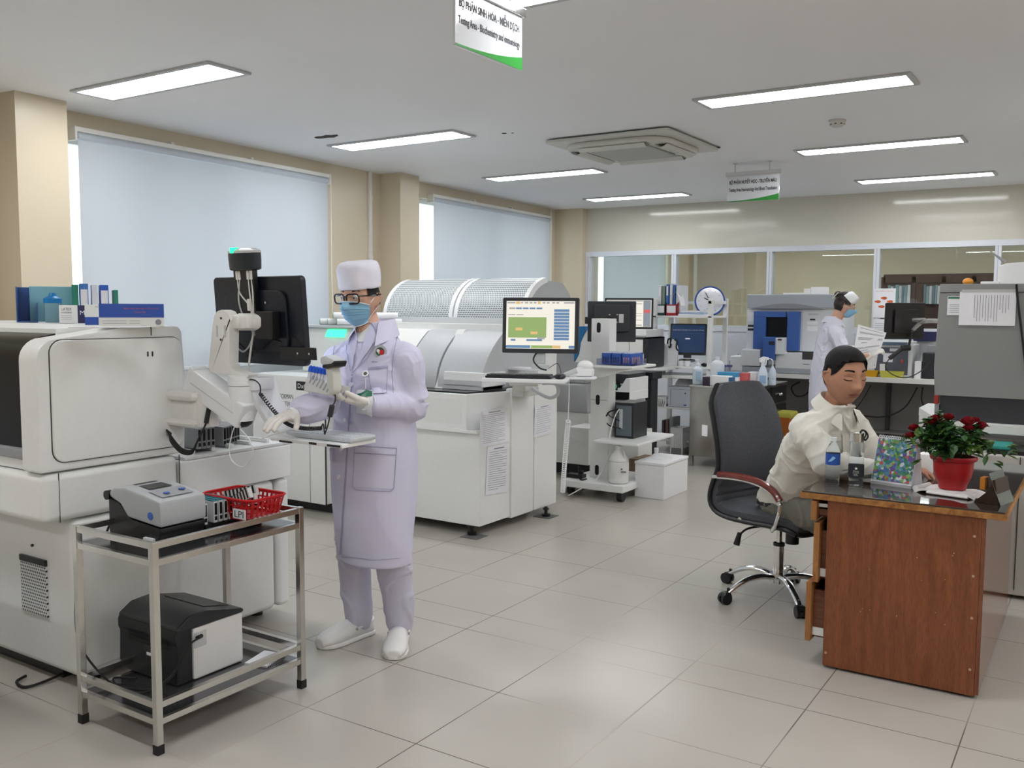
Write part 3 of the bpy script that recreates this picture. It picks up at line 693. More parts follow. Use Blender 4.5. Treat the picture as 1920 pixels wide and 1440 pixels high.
MB(LW).box((1.02, -.012, 1.16), (1.09, 0, 1.22), .003).build('wall_socket', plastic, loc=LW @ Vector((1.05, 0, 1.19))); tag(bpy.data.objects['wall_socket'], 'small white wall socket below the big blind', 'socket')
# ================================================================== steel cart
CX0, CX1, CY0, CY1 = -3.145, -2.70, 1.925, 2.60
ct = thing('steel_cart', 'stainless steel two-shelf cart with black tray bottoms', 'cart', ((CX0+CX1)/2, (CY0+CY1)/2, 0))
s2 = .0125
for x in (CX0, CX1):
    for y in (CY0, CY1):
        q = MB(); q.box((x-s2, y-s2, .02), (x+s2, y+s2, .748), .0015); lg = q.build('leg', steel, ct)
        q = MB(); q.box((x-s2-.002, y-s2-.002, 0), (x+s2+.002, y+s2+.002, .035), .002); q.build('rubber_foot', rubber, lg)
for z in (.735, .675, .175, .115):
    q = MB(); a = .011
    for y in (CY0, CY1): q.box((CX0+s2, y-.01, z-a), (CX1-s2, y+.01, z+a), .001)
    for x in (CX0, CX1): q.box((x-.01, CY0+s2, z-a), (x+.01, CY1-s2, z+a), .001)
    q.build('rail_frame', steel, ct)
shelfm = mat('dark_polished_steel', (.16, .16, .17), .12, metal=.85)
for z in (.686, .126): MB().box((CX0+.011, CY0+.011, z-.002), (CX1-.011, CY1-.011, z)).build('shelf', shelfm, ct)
ZC = .6865
# label printer
LM = T(-3.005, 2.17, ZC); lp = thing('label_printer', 'grey and black desktop label printer on the cart top', 'printer', M=LM)
m = MB(LM); m.prism([(-.165, .0), (.125, .0), (.145, .03), (.145, .055), (-.03, .07), (-.10, .125), (-.165, .135)], -.10, .10, 'y', bev=.006); m.build('base', black, lp)
m = MB(LM); m.prism([(-.155, .14), (-.09, .12), (-.045, .074), (.15, .058), (.152, .10), (.148, .155), (.05, .172), (-.06, .186), (-.13, .178), (-.158, .16)], -.103, .103, 'y', bev=.012); lid = m.build('lid', mat('printer_lid_grey', (.42, .44, .46), .4), lp)
m = MB(LM); m.raw([(-.085, -.05, .1845), (.02, -.05, .1785), (.02, .05, .1785), (-.085, .05, .1845)], [(0, 1, 2, 3)], M=T(0, 0, .0022)); m.build('label_window', dark, lid)
m = MB(LM); m.raw([(.04, -.07, .1760), (.12, -.07, .1615), (.12, .07, .1615), (.04, .07, .1760)], [(0, 1, 2, 3)], M=T(0, 0, .0022)); m.build('button_panel', midgrey, lid)
bl = mat('button_blue', (.05, .14, .50), .3)
for (x, y, z) in ((.09, -.03, .171), (.08, .045, .173)):
    m = MB(LM); m.cyl((x, y, z), (x, y, z+.003), .012, n=16); m.build('button', bl, lid)
m = MB(LM); m.cyl((.095, -.1055, .098), (.095, -.1025, .098), .0145, n=18); m.build('blue_badge', bl, lp)
m = MB(LM); m.box((.06, -.112, -.0), (.115, -.1, .016)); m.build('white_tag', paper, lp)
m = MB(LM); m.cyl((-.17, -.085, .145), (-.17, -.105, .145), .018, n=14); m.build('hinge_knob', black, lp)
m = MB(); m.tube([LM @ Vector((-.17, .02, .05)), LM @ Vector((-.22, 0, .10)), LM @ Vector((-.26, -.02, .03)), LM @ Vector((-.24, -.08, -.06)), LM @ Vector((-.18, -.10, -.085))], .005, 6)
m.tube([(-3.16, 1.93, .62), (-3.165, 1.92, .4), (-3.15, 1.93, .28), (-3.08, 1.99, .15), (-2.98, 2.02, .135), (-2.9, 2.08, .14), (-2.87, 2.16, .2)], .004, 6)
tag(m.build('power_cable', rubber, loc=(-3.16, 1.93, .5)), 'black power cables hanging down the near end of the cart', 'cable', None)
# racks, tray and basket on the cart
m = MB()
for k in range(5): m.box((-3.06+.04*k, 2.29, ZC), (-3.045+.04*k, 2.57, ZC+.03), .002)
m.box((-3.07, 2.29, ZC), (-2.86, 2.57, ZC+.012), .002)
tag(m.build('rack_tray', black, loc=(-2.95, 2.4, ZC)), 'black ribbed rack tray on the cart between printer and basket', 'tray')
tealr = mat('rack_teal_edge', (.0, .16, .20), .4)
r1 = rack_proto(T(-2.866, 2.30-.024, ZC+.03) @ rot(0, 0, 90), 'silver-grey sample rack with teal edge standing in the black tray', 'silver racks in the cart tray', rackl, .018, .15, .082, tealr)
WM_ = [(-2.866+.0*k, 2.30+.024*k) for k in range(1, 5)]
for x, y in WM_: dup(r1, T(x, y, ZC+.03) @ rot(0, 0, 90))
for k in range(4): dup(r1, T(-3.03, 2.30+.024*k, ZC+.03) @ rot(0, 0, 90), 'teal-edged sample rack standing behind the label printer', 'racks behind the label printer')
BM = T(-2.975, 2.66, ZC+.0) @ rot(0, 0, 4)
BM = T(-2.93, 2.43, ZC)
bk = thing('plastic_basket', 'red perforated plastic basket full of racks at the cart end', 'basket', M=T(-2.88, 2.475, ZC+.032))
BMm = WM[bk.name]
m = MB(BMm)
def bwall(z, s=1.): return [( x*s, y*s, z) for x, y in rrect(.25, .165, .03, 4)]
redm = mat('red_basket_plastic', (.52, .010, .014), .35)
rows = 9; lev = 6
def ringp(k, f_):
    c = rrect(.25+.04*f_, .165+.035*f_, .03, 4); return c
n = len(ringp(0, 0))
bot = [(x, y, 0) for x, y in rrect(.25, .165, .03, 4)]; m.raw(bot, [tuple(range(n-1, -1, -1))])
H_ = .085
def pts(f_, off=0.): return [Vector((x, y, f_*H_)) for x, y in rrect(.25+.04*f_, .165+.035*f_, .03, 4)]
def resample(p, N):
    p = p+[p[0]]; L = [0]
    for i in range(1, len(p)): L.append(L[-1]+(p[i]-p[i-1]).length)
    o = []
    for k in range(N):
        d = L[-1]*k/N; i = max(j for j in range(len(L)) if L[j] <= d+1e-9); i = min(i, len(p)-2)
        o.append(p[i].lerp(p[i+1], (d-L[i])/max(1e-9, L[i+1]-L[i])))
    return o
N = 72; rg = [resample(pts(f_), N) for f_ in (0, .12, .35, .42, .66, .73, .88, 1.)]
for j in range(len(rg)-1):
    hole = j in (1, 3, 5)
    for k in range(N):
        if hole and k % 2: continue
        a, b, c, d = rg[j][k], rg[j][(k+1) % N], rg[j+1][(k+1) % N], rg[j+1][k]; m.raw([a, b, c, d], [(0, 1, 2, 3)])
m.tube(rg[-1], .0048, 6, closed=True, smooth=False)
m.build('basket_shell', redm, bk)
for (x, y, txt) in ((-.06, -.098, 'NOI'), (.09, -.1, 'LPI')):
    q = MB(BMm); q.box((x-.035, y-.003, .012), (x+.035, y, .05)); sgn = q.build('name_tag', paper, bk); text(txt, .05, .026, BMm @ T(x, y-.0032, .031), ink, sgn)
def long_rack(M, label):
    t = thing('tube_carrier', label, 'tube rack', M=M, group='long carriers in the red basket'); q = MB(M); q.box((-.085, -.009, 0), (.085, .009, .042), .002); q.build('carrier_body', mat('carrier_white', (.62, .63, .63), .4), t)
    q = MB(M)
    for k in range(8): q.box((-.076+.0205*k, -.0102, .004), (-.067+.0205*k, .0102, .0435))
    q.build('carrier_slots', black, t); return t
long_rack(BMm @ T(-.045, .03, .055) @ rot(0, -14, 8), 'white slotted tube carrier lying across the back of the red basket')
long_rack(BMm @ T(.02, -.035, .050) @ rot(0, -26, -6), 'white slotted tube carrier tilted up over the red basket rim')
long_rack(BMm @ T(-.01, .0, .035) @ rot(0, -12, 2), 'white slotted tube carrier lying lowest in the red basket')
# multifunction laser printer on the lower shelf
PM = T(-3.035, 2.295, .127) @ rot(0, 0, 0)
pr = thing('laser_printer', 'black and white multifunction printer on the cart bottom shelf', 'printer', M=PM)
m = MB(PM); m.prism([(-.165, .0), (-.09, .0), (-.09, .225), (-.12, .235), (-.15, .232), (-.168, .20), (-.168, .165), (-.16, .155)], -.19, .168, 'x', bev=.010); m.build('rear_body', mat('printer_black', (.014, .015, .018), .45), pr)
m = MB(PM); m.box((-.175, -.092, .0), (.172, .15, .205), .012); m.build('front_body', mat('printer_white', (.74, .74, .74), .45), pr)
m = MB(PM); m.prism([(-.165, .222), (-.11, .256), (-.03, .262), (.145, .222), (.155, .210), (.145, .202), (-.165, .205)], -.185, .176, 'x', bev=.008); m.build('scanner_lid', mat('printer_lid_black', (.018, .020, .024), .35), pr)
m = MB(PM); m.prism([(.0, .2545), (.12, .2270), (.12, .2300), (.0, .2575)], -.12, .12, 'x'); m.build('display_strip', black, pr)
m = MB(PM); m.box((.170, -.085, .125), (.1735, -.03, .185), .003); m.build('port_recess', greyp, pr)
m = MB(PM); m.box((-.02, -.1685, .08), (.05, -.1665, .13)); m.build('type_label', dark, pr)
m = MB(PM); m.box((-.005, -.1695, .09), (.03, -.168, .102)); m.build('barcode_label', paper, pr)
m = MB(PM)
for k in range(7): m.box((-.12, -.1695, .165+.006*k-.03), (.12, -.1675, .167+.006*k-.03))
m.build('rear_vent', black, pr)
m = MB(); m.tube([PM @ Vector((.174, -.06, .165)), PM @ Vector((.19, -.08, .168)), PM @ Vector((.19, -.13, .15)), PM @ Vector((.175, -.19, .06)), PM @ Vector((.13, -.27, .01)), PM @ Vector((.02, -.30, .012)), PM @ Vector((-.08, -.26, .012)), PM @ Vector((0, -.22, .015))], .0042, 6); m.cyl(PM @ Vector((.174, -.055, .166)), PM @ Vector((.188, -.085, .170)), .008, n=8)
tag(m.build('usb_cable', rubber, loc=PM @ Vector((.19, 0, .15))), 'black lead plugged into the white side of the laser printer', 'cable')
NP = T(-2.80, 2.50, .127) @ rot(0, 0, 15); t = thing('spiral_notepad', 'white spiral notepad lying beside the laser printer', 'notepad', M=NP)
MB(NP).box((-.05, -.07, 0), (.05, .07, .008)).build('pages', paper, t)
m = MB(NP)
for k in range(12): m.tube([(.045, -.06+.011*k, .0), (.053, -.06+.011*k, .004), (.045, -.06+.011*k, .012), (.040, -.06+.011*k, .008)], .001, 4)
m.build('spiral_binding', steel, t)
# ================================================================== the long analyser with perforated hoods
au = thing('hooded_analyser', 'long white floor analyser with perforated curved hoods and papers taped on', 'analyser', (-4.4, 5.6, 0))
AX = -3.515
m = MB(); m.box((-5.62, 4.93, .075), (-4.845, 6.3, 1.03), .008); m.box((-4.83, 5.03, .07), (AX, 5.41, .72), .008); m.box((-4.83, 5.42, .07), (-3.55, 6.06, .96), .008)
m.build('lower_cabinet', white, au)
m = MB(); m.box((-5.6, 5.02, .0), (-4.85, 6.2, .08)); m.box((-4.8, 5.3, .0), (-3.75, 6.0, .07)); m.build('plinth', black, au)
m = MB(); m.prism([(-4.83, 5.02), (-3.62, 5.02), (AX, 5.40), (AX, 5.42), (-4.83, 5.42)], .70, .965, 'z', bev=.008); m.box((-4.82, 5.0, .705), (-3.52, 5.03, .725), .004)
m.build('worktop_band', white, au)
m = MB(); m.box((-3.555, 5.40, .06), (-3.498, 5.70, .985), .012); m.box((-3.56, 5.71, .06), (-3.502, 6.04, .985), .01); m.build('side_panel', white, au)
m = MB(); m.prism([(-4.80, 5.06), (-3.65, 5.06), (-3.56, 5.38), (-3.56, 5.95), (-4.8, 5.95)], .963, .975, 'z'); m.build('black_deck', mat('black_glass_deck', (.012, .013, .016), .12), au)
m = MB(); m.box((-3.98, 5.018, .76), (-3.66, 5.0215, .93)); m.build('front_hatch', mat('hatch_white', (.76, .77, .76), .4), au)
def cowl(x0, x1, m_):
    q = MB(); pr = []
    for i in range(9):
        f_ = i/8; pr.append((5.20+.27*f_**2.2, .975+.40*f_))
    pr += [(5.52, 1.385), (5.95, 1.385), (5.95, .975)]
    q.prism(pr, x0, x1, 'x', bev=.006); return q.build('cowl', m_, au)
cw = mat('cowl_grey', (.52, .54, .56), .4)
cowl(-4.80, -4.30, white); cowl(-4.29, -4.02, cw); cowl(-4.005, -3.62, cw)
m = MB(); m.prism([(5.195, .975), (5.25, 1.1), (5.47, 1.39), (5.5, 1.39), (5.5, .975)], -4.03, -3.955, 'x', bev=.008); m.build('cowl_rib', white, au)
m = MB(); m.box((-4.85, 5.5, .975), (-3.66, 6.3, 1.375), .01); m.box((-4.85, 5.6, 1.375), (-3.68, 6.35, 1.43), .006); m.build('upper_body', white, au)
# hoods
def hood(x0, x1, name):
    def fn(u, v):
        a = v*R(78); return (x0+(x1-x0)*u, 5.78+.40*(1-math.cos(a)), 1.455+.33*math.sin(a))
    h = thing_part = MB(); h.sheet(fn, 2, 14, thick=.02)
    return h
hp_ = perf_mat('perforated_hood', (.66, .69, .71), (.13, .15, .16), .016, .36, 'X', 'Z')
for x0, x1 in ((-4.99, -4.32), (-4.27, -3.66)):
    h = hood(x0, x1, '').build('perforated_hood', hp_, au)
    for e in (x0, x1):
        q = MB()
        pts_ = [(5.775+.40*(1-math.cos(R(78)*i/10)), 1.455+.335*math.sin(R(78)*i/10)) for i in range(11)]
        inn = [(y+.03, z-.035) for y, z in pts_][::-1]
        q.prism(pts_+inn, e-.018, e+.018, 'x'); q.build('hood_rim', plastic, h)
q = MB(); pts_ = [(5.79+.40*(1-math.cos(R(90)*i/10)), 1.44+.32*math.sin(R(90)*i/10)) for i in range(11)]+[(6.40, 1.75), (6.52, 1.66), (6.58, 1.5), (6.58, 1.43), (5.79, 1.43)]
q.prism(pts_, -5.0, -3.675, 'x'); q.build('hood_core', mat('hood_core_grey', (.45, .47, .49), .5), au)
q = MB(); q.box((-5.0, 5.76, 1.43), (-3.65, 5.80, 1.475), .004); q.build('hood_sill', greyp, au)
q = MB(); q.box((-5.45, 5.30, 1.03), (-4.86, 5.9, 1.385), .015); q.build('module_body', white, au)
q = MB(); q.box((-5.5, 5.25, 1.385), (-4.80, 5.92, 1.405), .006); q.build('module_lid', greyp, au)
q = MB(); q.prism([(-5.18, 1.315), (-4.99, 1.315), (-4.96, 1.372), (-5.15, 1.372)], 5.285, 5.303, 'y'); q.build('green_indicator', mat('green_lit_label', (.05, .6, .3), .4, emit=(.06, 1., .45), es=.9), au)
# lettering on the module front
text('BECKMAN', .165, .035, T(-5.25, 4.9295, .868), ink, au); text('COULTER', .15, .035, T(-5.275, 4.9295, .812), ink, au)
q = MB(); q.cyl((-5.425, 4.9295, .885), (-5.425, 4.925, .885), .055, n=24); q.build('red_emblem', mat('emblem_red', (.50, .02, .03), .5), au)
q = MB()
for a in (-40, -15, 15, 40): q.box((-.003, 0, -.05), (.003, .001, .0), M=T(-5.425, 4.9235, .875) @ Matrix.Rotation(R(a), 4, 'Y'))
q.box((-5.48, 4.9235, .883), (-5.37, 4.9245, .89)); q.build('emblem_rays', paper, au)
q = MB(); q.box((-5.13, 4.926, .925), (-4.99, 4.931, .99)); dl = q.build('name_plate', black, au); text('DxC', .095, .036, T(-5.065, 4.9255, .957), paper, dl)
q = MB(); q.box((-4.841, 4.928, .08), (-4.837, 4.94, 1.03)); q.box((-5.0, 4.9285, .08), (-4.997, 4.932, 1.03)); q.build('panel_seam', seam, au)
for (x, y, c) in ((-3.60, 5.06, 0), (-3.47, 5.83, 1), (-3.75, 5.25, 2), (-4.75, 5.15, 0)):
    q = MB()
    if c == 2:
        q.cyl((x-.015, y, .035), (x+.015, y, .035), .034, n=20); q.build('caster_wheel', midgrey, au)
    else:
        q.cyl((x-(.0), y, .003), (x, y, .02), .032); q.cyl((x, y, .02), (x, y, .075), .012); q.cyl((x, y, .05), (x, y, .065), .022, n=8); q.build('levelling_foot', black, au)
for (x, y) in ((-3.56, 5.03), (-3.47, 5.83)):
    tag(MB().box((x-.07, y-.07, 0), (x+.07, y+.07, .003)).build('floor_plate', mat('foot_plate_grey', (.12, .12, .12), .5), loc=(x, y, 0)), 'dark square plate under the analyser foot, %s' % ('at the front corner' if y < 5.5 else 'at the back corner'), 'floor plate', 'plates under analyser feet')
# papers taped on the side
def sheet_px(pts_, label, n, titles=None, X=-3.4965, group=None, lw=.0022):
    p = [Vector(gx(u, v, X)) for u, v in pts_]       # TL TR BR BL
    t = thing('notice_sheet', label, 'paper', T(p[3]).translation, group=group)
    q = MB(); q.raw([x+Vector((.0008, 0, 0)) for x in (p[3], p[2], p[1], p[0])]+[x-Vector((.002, 0, 0)) for x in (p[3], p[2], p[1], p[0])], [(0, 1, 2, 3), (7, 6, 5, 4), (0, 4, 5, 1), (1, 5, 6, 2), (2, 6, 7, 3), (3, 7, 4, 0)])
    q.build('page', paper, t)
    q = MB(); random.seed(len(label)); off = Vector((.0014, 0, 0))
    for k in range(n):
        f0 = .12+.82*k/n; l = .08+.04*random.random(); r = .9-.35*random.random()*(k % 3 == 2)
        a = p[0].lerp(p[3], f0); b = p[1].lerp(p[2], f0); a2 = p[0].lerp(p[3], f0+lw*4); b2 = p[1].lerp(p[2], f0+lw*4)
        P0, P1 = a.lerp(b, l)+off, a.lerp(b, r)+off; q.raw([a2.lerp(b2, l)+off, a2.lerp(b2, r)+off, P1, P0], [(0, 1, 2, 3)])
    a, b = p[0].lerp(p[3], .05), p[1].lerp(p[2], .05); a2, b2 = p[0].lerp(p[3], .075), p[1].lerp(p[2], .075)
    q.raw([a2.lerp(b2, .3)+off, a2.lerp(b2, .75)+off, a.lerp(b, .75)+off, a.lerp(b, .3)+off], [(0, 1, 2, 3)])
    q.build('print_lines', inkl, t); return t
sheet_px([(901, 772), (950, 764), (952, 829), (900, 840)], 'printed form taped high on the hooded analyser beside its corner', 16, X=-3.5105, group=None)
sheet_px([(914, 838), (955, 831), (951, 922), (910, 929)], 'printed list taped low on the analyser side, under another form', 18, X=-3.5105)
sheet_px([(1003, 762), (1037, 755), (1034, 812), (1001, 821)], 'printed form on the analyser side panel below the grey cable loop', 12, X=-3.4965)
# rolls on the module lid
rollm = mat('roll_white', (.76, .77, .80), .6); gcap = mat('roll_end_green', (.25, .55, .30), .5)
for k, (x, z, lab) in enumerate(((-5.16, 1.433, 'white paper roll with green end, front of the pyramid on the analyser'), (-5.06, 1.433, 'white paper roll with green end lying lowest beside the standing worker'), (-5.10, 1.482, 'white paper roll with green end on top of the pile'), (-5.24, 1.433, 'white paper roll with green end, partly hidden by the monitor'))):
    t = thing('paper_roll', lab, 'paper roll', (x, 5.3, z), group='paper rolls on the analyser'); d = Vector((.36, .35, 0))
    p0 = Vector((x, 5.30, z)); MB().cyl(p0, p0+d, .026, n=20).build('roll_body', rollm, t)
    dn = d.normalized(); q = MB(); q.tube([p0-dn*.002+Vector((dn.y*math.cos(a)*.02, -dn.x*math.cos(a)*.02, math.sin(a)*.02)) for a in [i*math.pi/8 for i in range(16)]], .005, 6, closed=True); q.build('green_end', gcap, t)
# blue, yellow and green tube racks on the deck
def tube_rack(M, w, d, h, m_, label, tubes, tm, group=None, capm=None):
    t = thing('tube_rack', label, 'tube rack', M=M, group=group)
    q = MB(M); q.box((-w/2, 0, 0), (w/2, d, h), .003); q.build('rack_body', m_, t)
    q = MB(M); q.box((-w/2+.004, .004, h), (w/2-.004, d-.004, h+.0015)); q.build('rack_top', dark, t)
    for k in range(tubes):
        x = -w/2+w*(k+.5)/tubes; q = MB(M); q.cyl((x, d/2, h*.5), (x, d/2, h+.045), .0065, n=10); tb = q.build('tube', tm, t)
        if capm: q = MB(M); q.cyl((x, d/2, h+.045), (x, d/2, h+.06), .008, n=10); q.build('tube_cap', capm, tb)
    return t
tubem = mat('tube_white_plastic', (.72, .74, .80), .3)
tube_rack(facing(gz(902, 727, .976)), .095, .03, .045, mat('rack_navy', (.01, .02, .19), .4), 'dark blue tube rack with white tubes on the analyser deck', 6, tubem)
tube_rack(facing(gz(919, 727, .976)), .016, .04, .045, mat('rack_yellow', (.55, .55, .02), .4), 'narrow yellow tube rack next to the dark blue rack', 1, tubem)
tube_rack(facing(gz(926, 727, .976)), .014, .04, .045, mat('rack_green', (.01, .22, .03), .4), 'narrow green tube rack next to the yellow rack', 1, tubem)
# printer-like feeder behind the keyboard tray
q = thing('document_feeder', 'white low feeder box with grey front behind the black keyboard', 'feeder', (-3.6, 5.75, .975))
MB().box((-3.95, 5.20+.0, 1.0), (-3.60, 5.48, 1.10), .01).build('feeder_body', plastic, q); MB().box((-3.94, 5.19, 1.01), (-3.62, 5.205, 1.045), .003).build('feeder_front', greyp, q); MB().box((-3.92, 5.22, .974), (-3.62, 5.46, 1.0)).build('feeder_base', dark, q)
# ================================================================== arm with the lit monitor
def P3(u, v, d): return EYEP+ray(u, v)*d
sa = thing('workstation_arm', 'grey jointed arm holding the lit monitor and black keyboard tray', 'arm', (-3.35, 5.3, 1.0))
q = MB(); q.box((-3.50, 5.40, .93), (-3.40, 5.60, .995), .006); j0 = Vector((-3.42, 5.45, .99))
q.box((-.05, -.045, -.035), (.30, .045, .035), .01, M=frame((-3.42, 5.45, 1.01), (.16, -.36, .02), (0, 0, 1)))
q.build('clamp_arm', mat('arm_grey_beige', (.55, .55, .52), .4), sa)
q = MB(); q.box((-.09, -.05, -.03), (.10, .05, .03), .01, M=frame((-3.22, 5.10, 1.07), (.8, .54, 0), (0, 0, 1))); q.box((-3.26, 5.03, 1.07), (-3.17, 5.12, 1.12), .006); q.build('arm_joint', mat('arm_grey_beige'), sa)
TY = frame(P3(985, 712, 5.55), (.94, .34, 0), (0, 0, 1))
q = MB(TY); q.box((-.25, -.10, -.012), (.26, .17, .012), .006); q.build('keyboard_shelf', plastic, sa)
SP = frame(P3(1086, 708, 5.6), (.94, .34, 0), (0, 0, 1))
q = MB(SP); q.prism(rrect(.21, .16, .05, 5), -.006, .006, 'z', bev=.003); q.build('scanner_shelf', plastic, sa)
q = MB(); q.tube([TY @ Vector((.10, .02, -.02)), P3(1042, 720, 5.6), P3(1046, 738, 5.65), P3(1032, 746, 5.7), P3(1012, 738, 5.75), P3(998, 728, 5.8)], .011, 8); q.build('cable_sleeve', greyp, sa)
MF = frame(P3(1013, 610, 5.72), (.93, .37, 0), (-.03, .06, 1))
q = MB(MF); q.box((-.03, .02, -.24), (.03, .05, .0), .005); q.box((-.05, -.02, -.27), (.05, .10, -.245), .004); q.build('monitor_post', greyp, sa)
m1 = thing('computer_monitor', 'lit monitor showing a green and blue program screen over the keyboard tray', 'monitor', M=MF)
q = MB(MF); q.prism(rrect(.478, .345, .008, 3), .0, .035, 'y', bev=.003); q.build('bezel', dark, m1)
scr = mat('screen_cream', (.2, .2, .18), .3, emit=(.86, .82, .72), es=.52, noise=0)
q = MB(MF); q.box((-.215, -.0015, -.145), (.215, .0005, .15)); sn = q.build('screen', scr, m1)
def scr_col(n, c, s=.5): return mat(n, (.05, .05, .05), .4, emit=c, es=s, noise=0)
sb = scr_col('screen_blue', (.12, .25, .45)); sg = scr_col('screen_green', (.32, .47, .14)); so = scr_col('screen_orange', (.85, .55, .20)); sgy = scr_col('screen_grey', (.42, .42, .42)); sgd = scr_col('screen_green_dark', (.22, .38, .14))
def bars(rows, mm, M, parent, name, y=-.0025, w=.43, h=.295):
    q = MB(M)
    for x0, x1, z0, z1 in rows: q.box((-w/2+w*x0, y, h/2-h*z1+.0025), (-w/2+w*x1, y+.0015, h/2-h*z0+.0025))
    return q.build(name, mm, parent)
bars([(.70, .92, .17+.066*k, .225+.066*k) for k in range(10)]+[(.07, .14, .80, .84), (.30, .53, .80, .84), (.0, .36, .93, .99), (.92, 1, .93, .99)]+[(.14+.10*k, .225+.10*k, .135, .17) for k in range(4)], sb, MF, sn, 'blue_buttons')
bars([(.03, .59, .34, .77), (.37, .68, .93, .99)], sg, MF, sn, 'green_grid')
bars([(.03, .59, .36+.043*k, .365+.043*k) for k in range(10)], sgd, MF, sn, 'grid_lines', y=-.0032)
bars([(.14, .24, .56, .62), (.36, .46, .64, .70), (.68, .80, .93, .99), (.14, .20, .01, .06), (.46, .50, .01, .06)], so, MF, sn, 'orange_cells', y=-.0034)
bars([(.01, .03+.1, .02, .05), (.21, .24, .02, .05), (.27, .32, .02, .05), (.34, .38, .02, .05), (.40, .44, .02, .05), (.53, .57, .02, .05), (.59, .63, .02, .05), (.67, .71, .02, .05), (.73, .77, .02, .05), (.84, .99, .02, .05), (.04, .13, .135, .17), (.03, .13, .28, .295), (.15, .25, .28, .295), (.46, .57, .76, .80)], sgy, MF, sn, 'toolbar', y=-.0031)
KF = TY @ T(-.03, .0, .0125); kb2 = thing('keyboard', 'black keyboard on the tray under the lit monitor', 'keyboard', M=KF)
q = MB(KF); q.box((-.20, -.08, 0), (.20, .06, .014), .004); q.build('keyboard_case', black, kb2)
q = MB(KF)
for i in range(15):
    for j in range(5): q.box((-.192+.0257*i, -.072+.0255*j, .012), (-.192+.0257*i+.021, -.072+.0255*j+.021, .022), .001)
q.build('key_field', mat('key_black', (.03, .03, .034), .4), kb2)
q = MB(TY); q.ball((.215, -.02, .012+.014), (.035, .055, .018)); tag(q.build('computer_mouse', black, loc=TY @ Vector((.215, -.02, .013))), 'black mouse at the end of the keyboard tray', 'mouse')
q = MB(); q.tube([MF @ Vector((-.02, .03, -.16)), P3(1000, 675, 5.7), P3(1012, 690, 5.6), P3(1025, 694, 5.6)], .005, 6); q.tube([TY @ Vector((.215, .04, .02)), P3(1046, 682, 5.6), P3(1030, 690, 5.65)], .002, 5)
tag(q.build('monitor_cable', rubber, loc=MF @ Vector((0, .03, -.16))), 'black cable running down from the lit monitor to the keyboard tray', 'cable')
q = MB(); q.box((-.12, -.02, 0), (.13, .13, .018), .006, M=T(-3.52, 5.55, 1.105)); tag(q.build('paper_stack', paper, loc=(-3.5, 5.5, 1.1)), 'white papers behind the lit monitor base', 'paper')
sf = thing('barcode_scanner', 'white and grey handheld scanner resting on the small round-cornered shelf', 'scanner', M=SP)
q = MB(SP); q.box((-.02, -.03, .008), (.085, .06, .055), .012); q.cyl((-.06, -.02, .015), (.03, .0, .06), .022, n=14); q.ball((.035, .01, .07), (.05, .035, .035)); q.build('scanner_body', plastic, sf)
q = MB(SP); q.cyl((-.085, -.03, .012), (-.01, -.025, .045), .017, n=12); q.build('grip', greyp, sf)
cc = MB(); a = P3(1067, 712, 5.6); b_ = P3(1065, 790, 5.75)
cc.tube([a, P3(1067, 740, 5.62), b_], .004, 6)
coil(cc, [b_, P3(1063, 815, 5.9), P3(1060, 850, 6.05), P3(1057, 890, 6.2), P3(1055, 922, 6.32)], .014, .0035, 44)
tag(cc.build('coiled_cable', plastic, loc=a), 'long white coiled cord hanging from the scanner shelf to the floor', 'cord')
cc = MB()
c0 = Vector(gz(1076, 922, 0.0))
for k in range(7): cc.tube([c0+Vector((math.cos(i*.7+k)*(.06+.008*k), math.sin(i*.7+k)*(.05+.006*k), .006+.006*k)) for i in range(9)], .005, 6, closed=True)
tag(cc.build('coiled_cable', greyp, loc=c0), 'grey cable coiled on the floor beside the wheeled station', 'cable')
# ================================================================== wheeled station
st = thing('wheeled_station', 'white wheeled column station with oval cable slots and shelves', 'station', (-3.5, 6.9, 0))
SX0, SX1, SY = -3.625, -3.455, 6.8
q = MB(); q.box((SX0, SY, .13), (SX1, SY+.13, 1.465), .006); q.build('column', white, st)
for z in (1.39, .79, .20): q = MB(); q.prism(rrect(.036, .085, .0178, 6, -3.555, z), SY-.0015, SY+.002, 'y'); q.build('cable_slot', black, st)
q = MB(); q.box((-3.62, SY-.001, .788), (-3.47, SY+.001, .791)); q.build('column_seam', seam, st)
q = MB(); q.box((-3.77, 6.57, .075), (-3.20, 7.25, .135), .012); q.build('base', white, st)
for x, y in ((-3.24, 6.62), (-3.72, 6.66), (-3.24, 7.18), (-3.72, 7.18)):
    q = MB(); q.cyl((x-.022, y, .042), (x+.022, y, .042), .042, n=22); q.box((x-.01, y-.015, .05), (x+.01, y+.015, .078)); q.build('caster_wheel', black, st)
q = MB(); q.box((-3.50, 6.62, .455), (-3.10, 7.35, .48), .01); q.box((-3.95, 7.0, .50), (-3.62, 7.3, .515), .004); q.build('lower_shelf', white, st)
q = MB(); q.box((-3.45, 6.50, 1.078), (-3.10, 6.95, 1.10), .008); q.prism([(-3.45, 1.08), (-3.15, 1.08), (-3.40, 1.0), (-3.45, .99)], 6.60, 6.64, 'y'); q.build('upper_shelf', white, st)
MG = frame(P3(1147, 603, 7.95), (.88, .47, 0), (0, 0, 1)) ; m3 = thing('computer_monitor', 'dark monitor seen from behind on the wheeled column station', 'monitor', M=MG)
q = MB(MG); q.prism(rrect(.415, .35, .01, 3), .0, .03, 'y', bev=.004); q.prism(rrect(.31, .23, .02, 4, 0, .03), -.035, .002, 'y', bev=.006); q.build('back_shell', mat('charcoal_shell', (.035, .038, .045), .5), m3)
q = MB(MG); q.box((.06, -.0365, -.01), (.10, -.0345, .065)); q.build('type_label', mat('label_silver', (.6, .6, .6), .4), m3)
q = MB(MG)
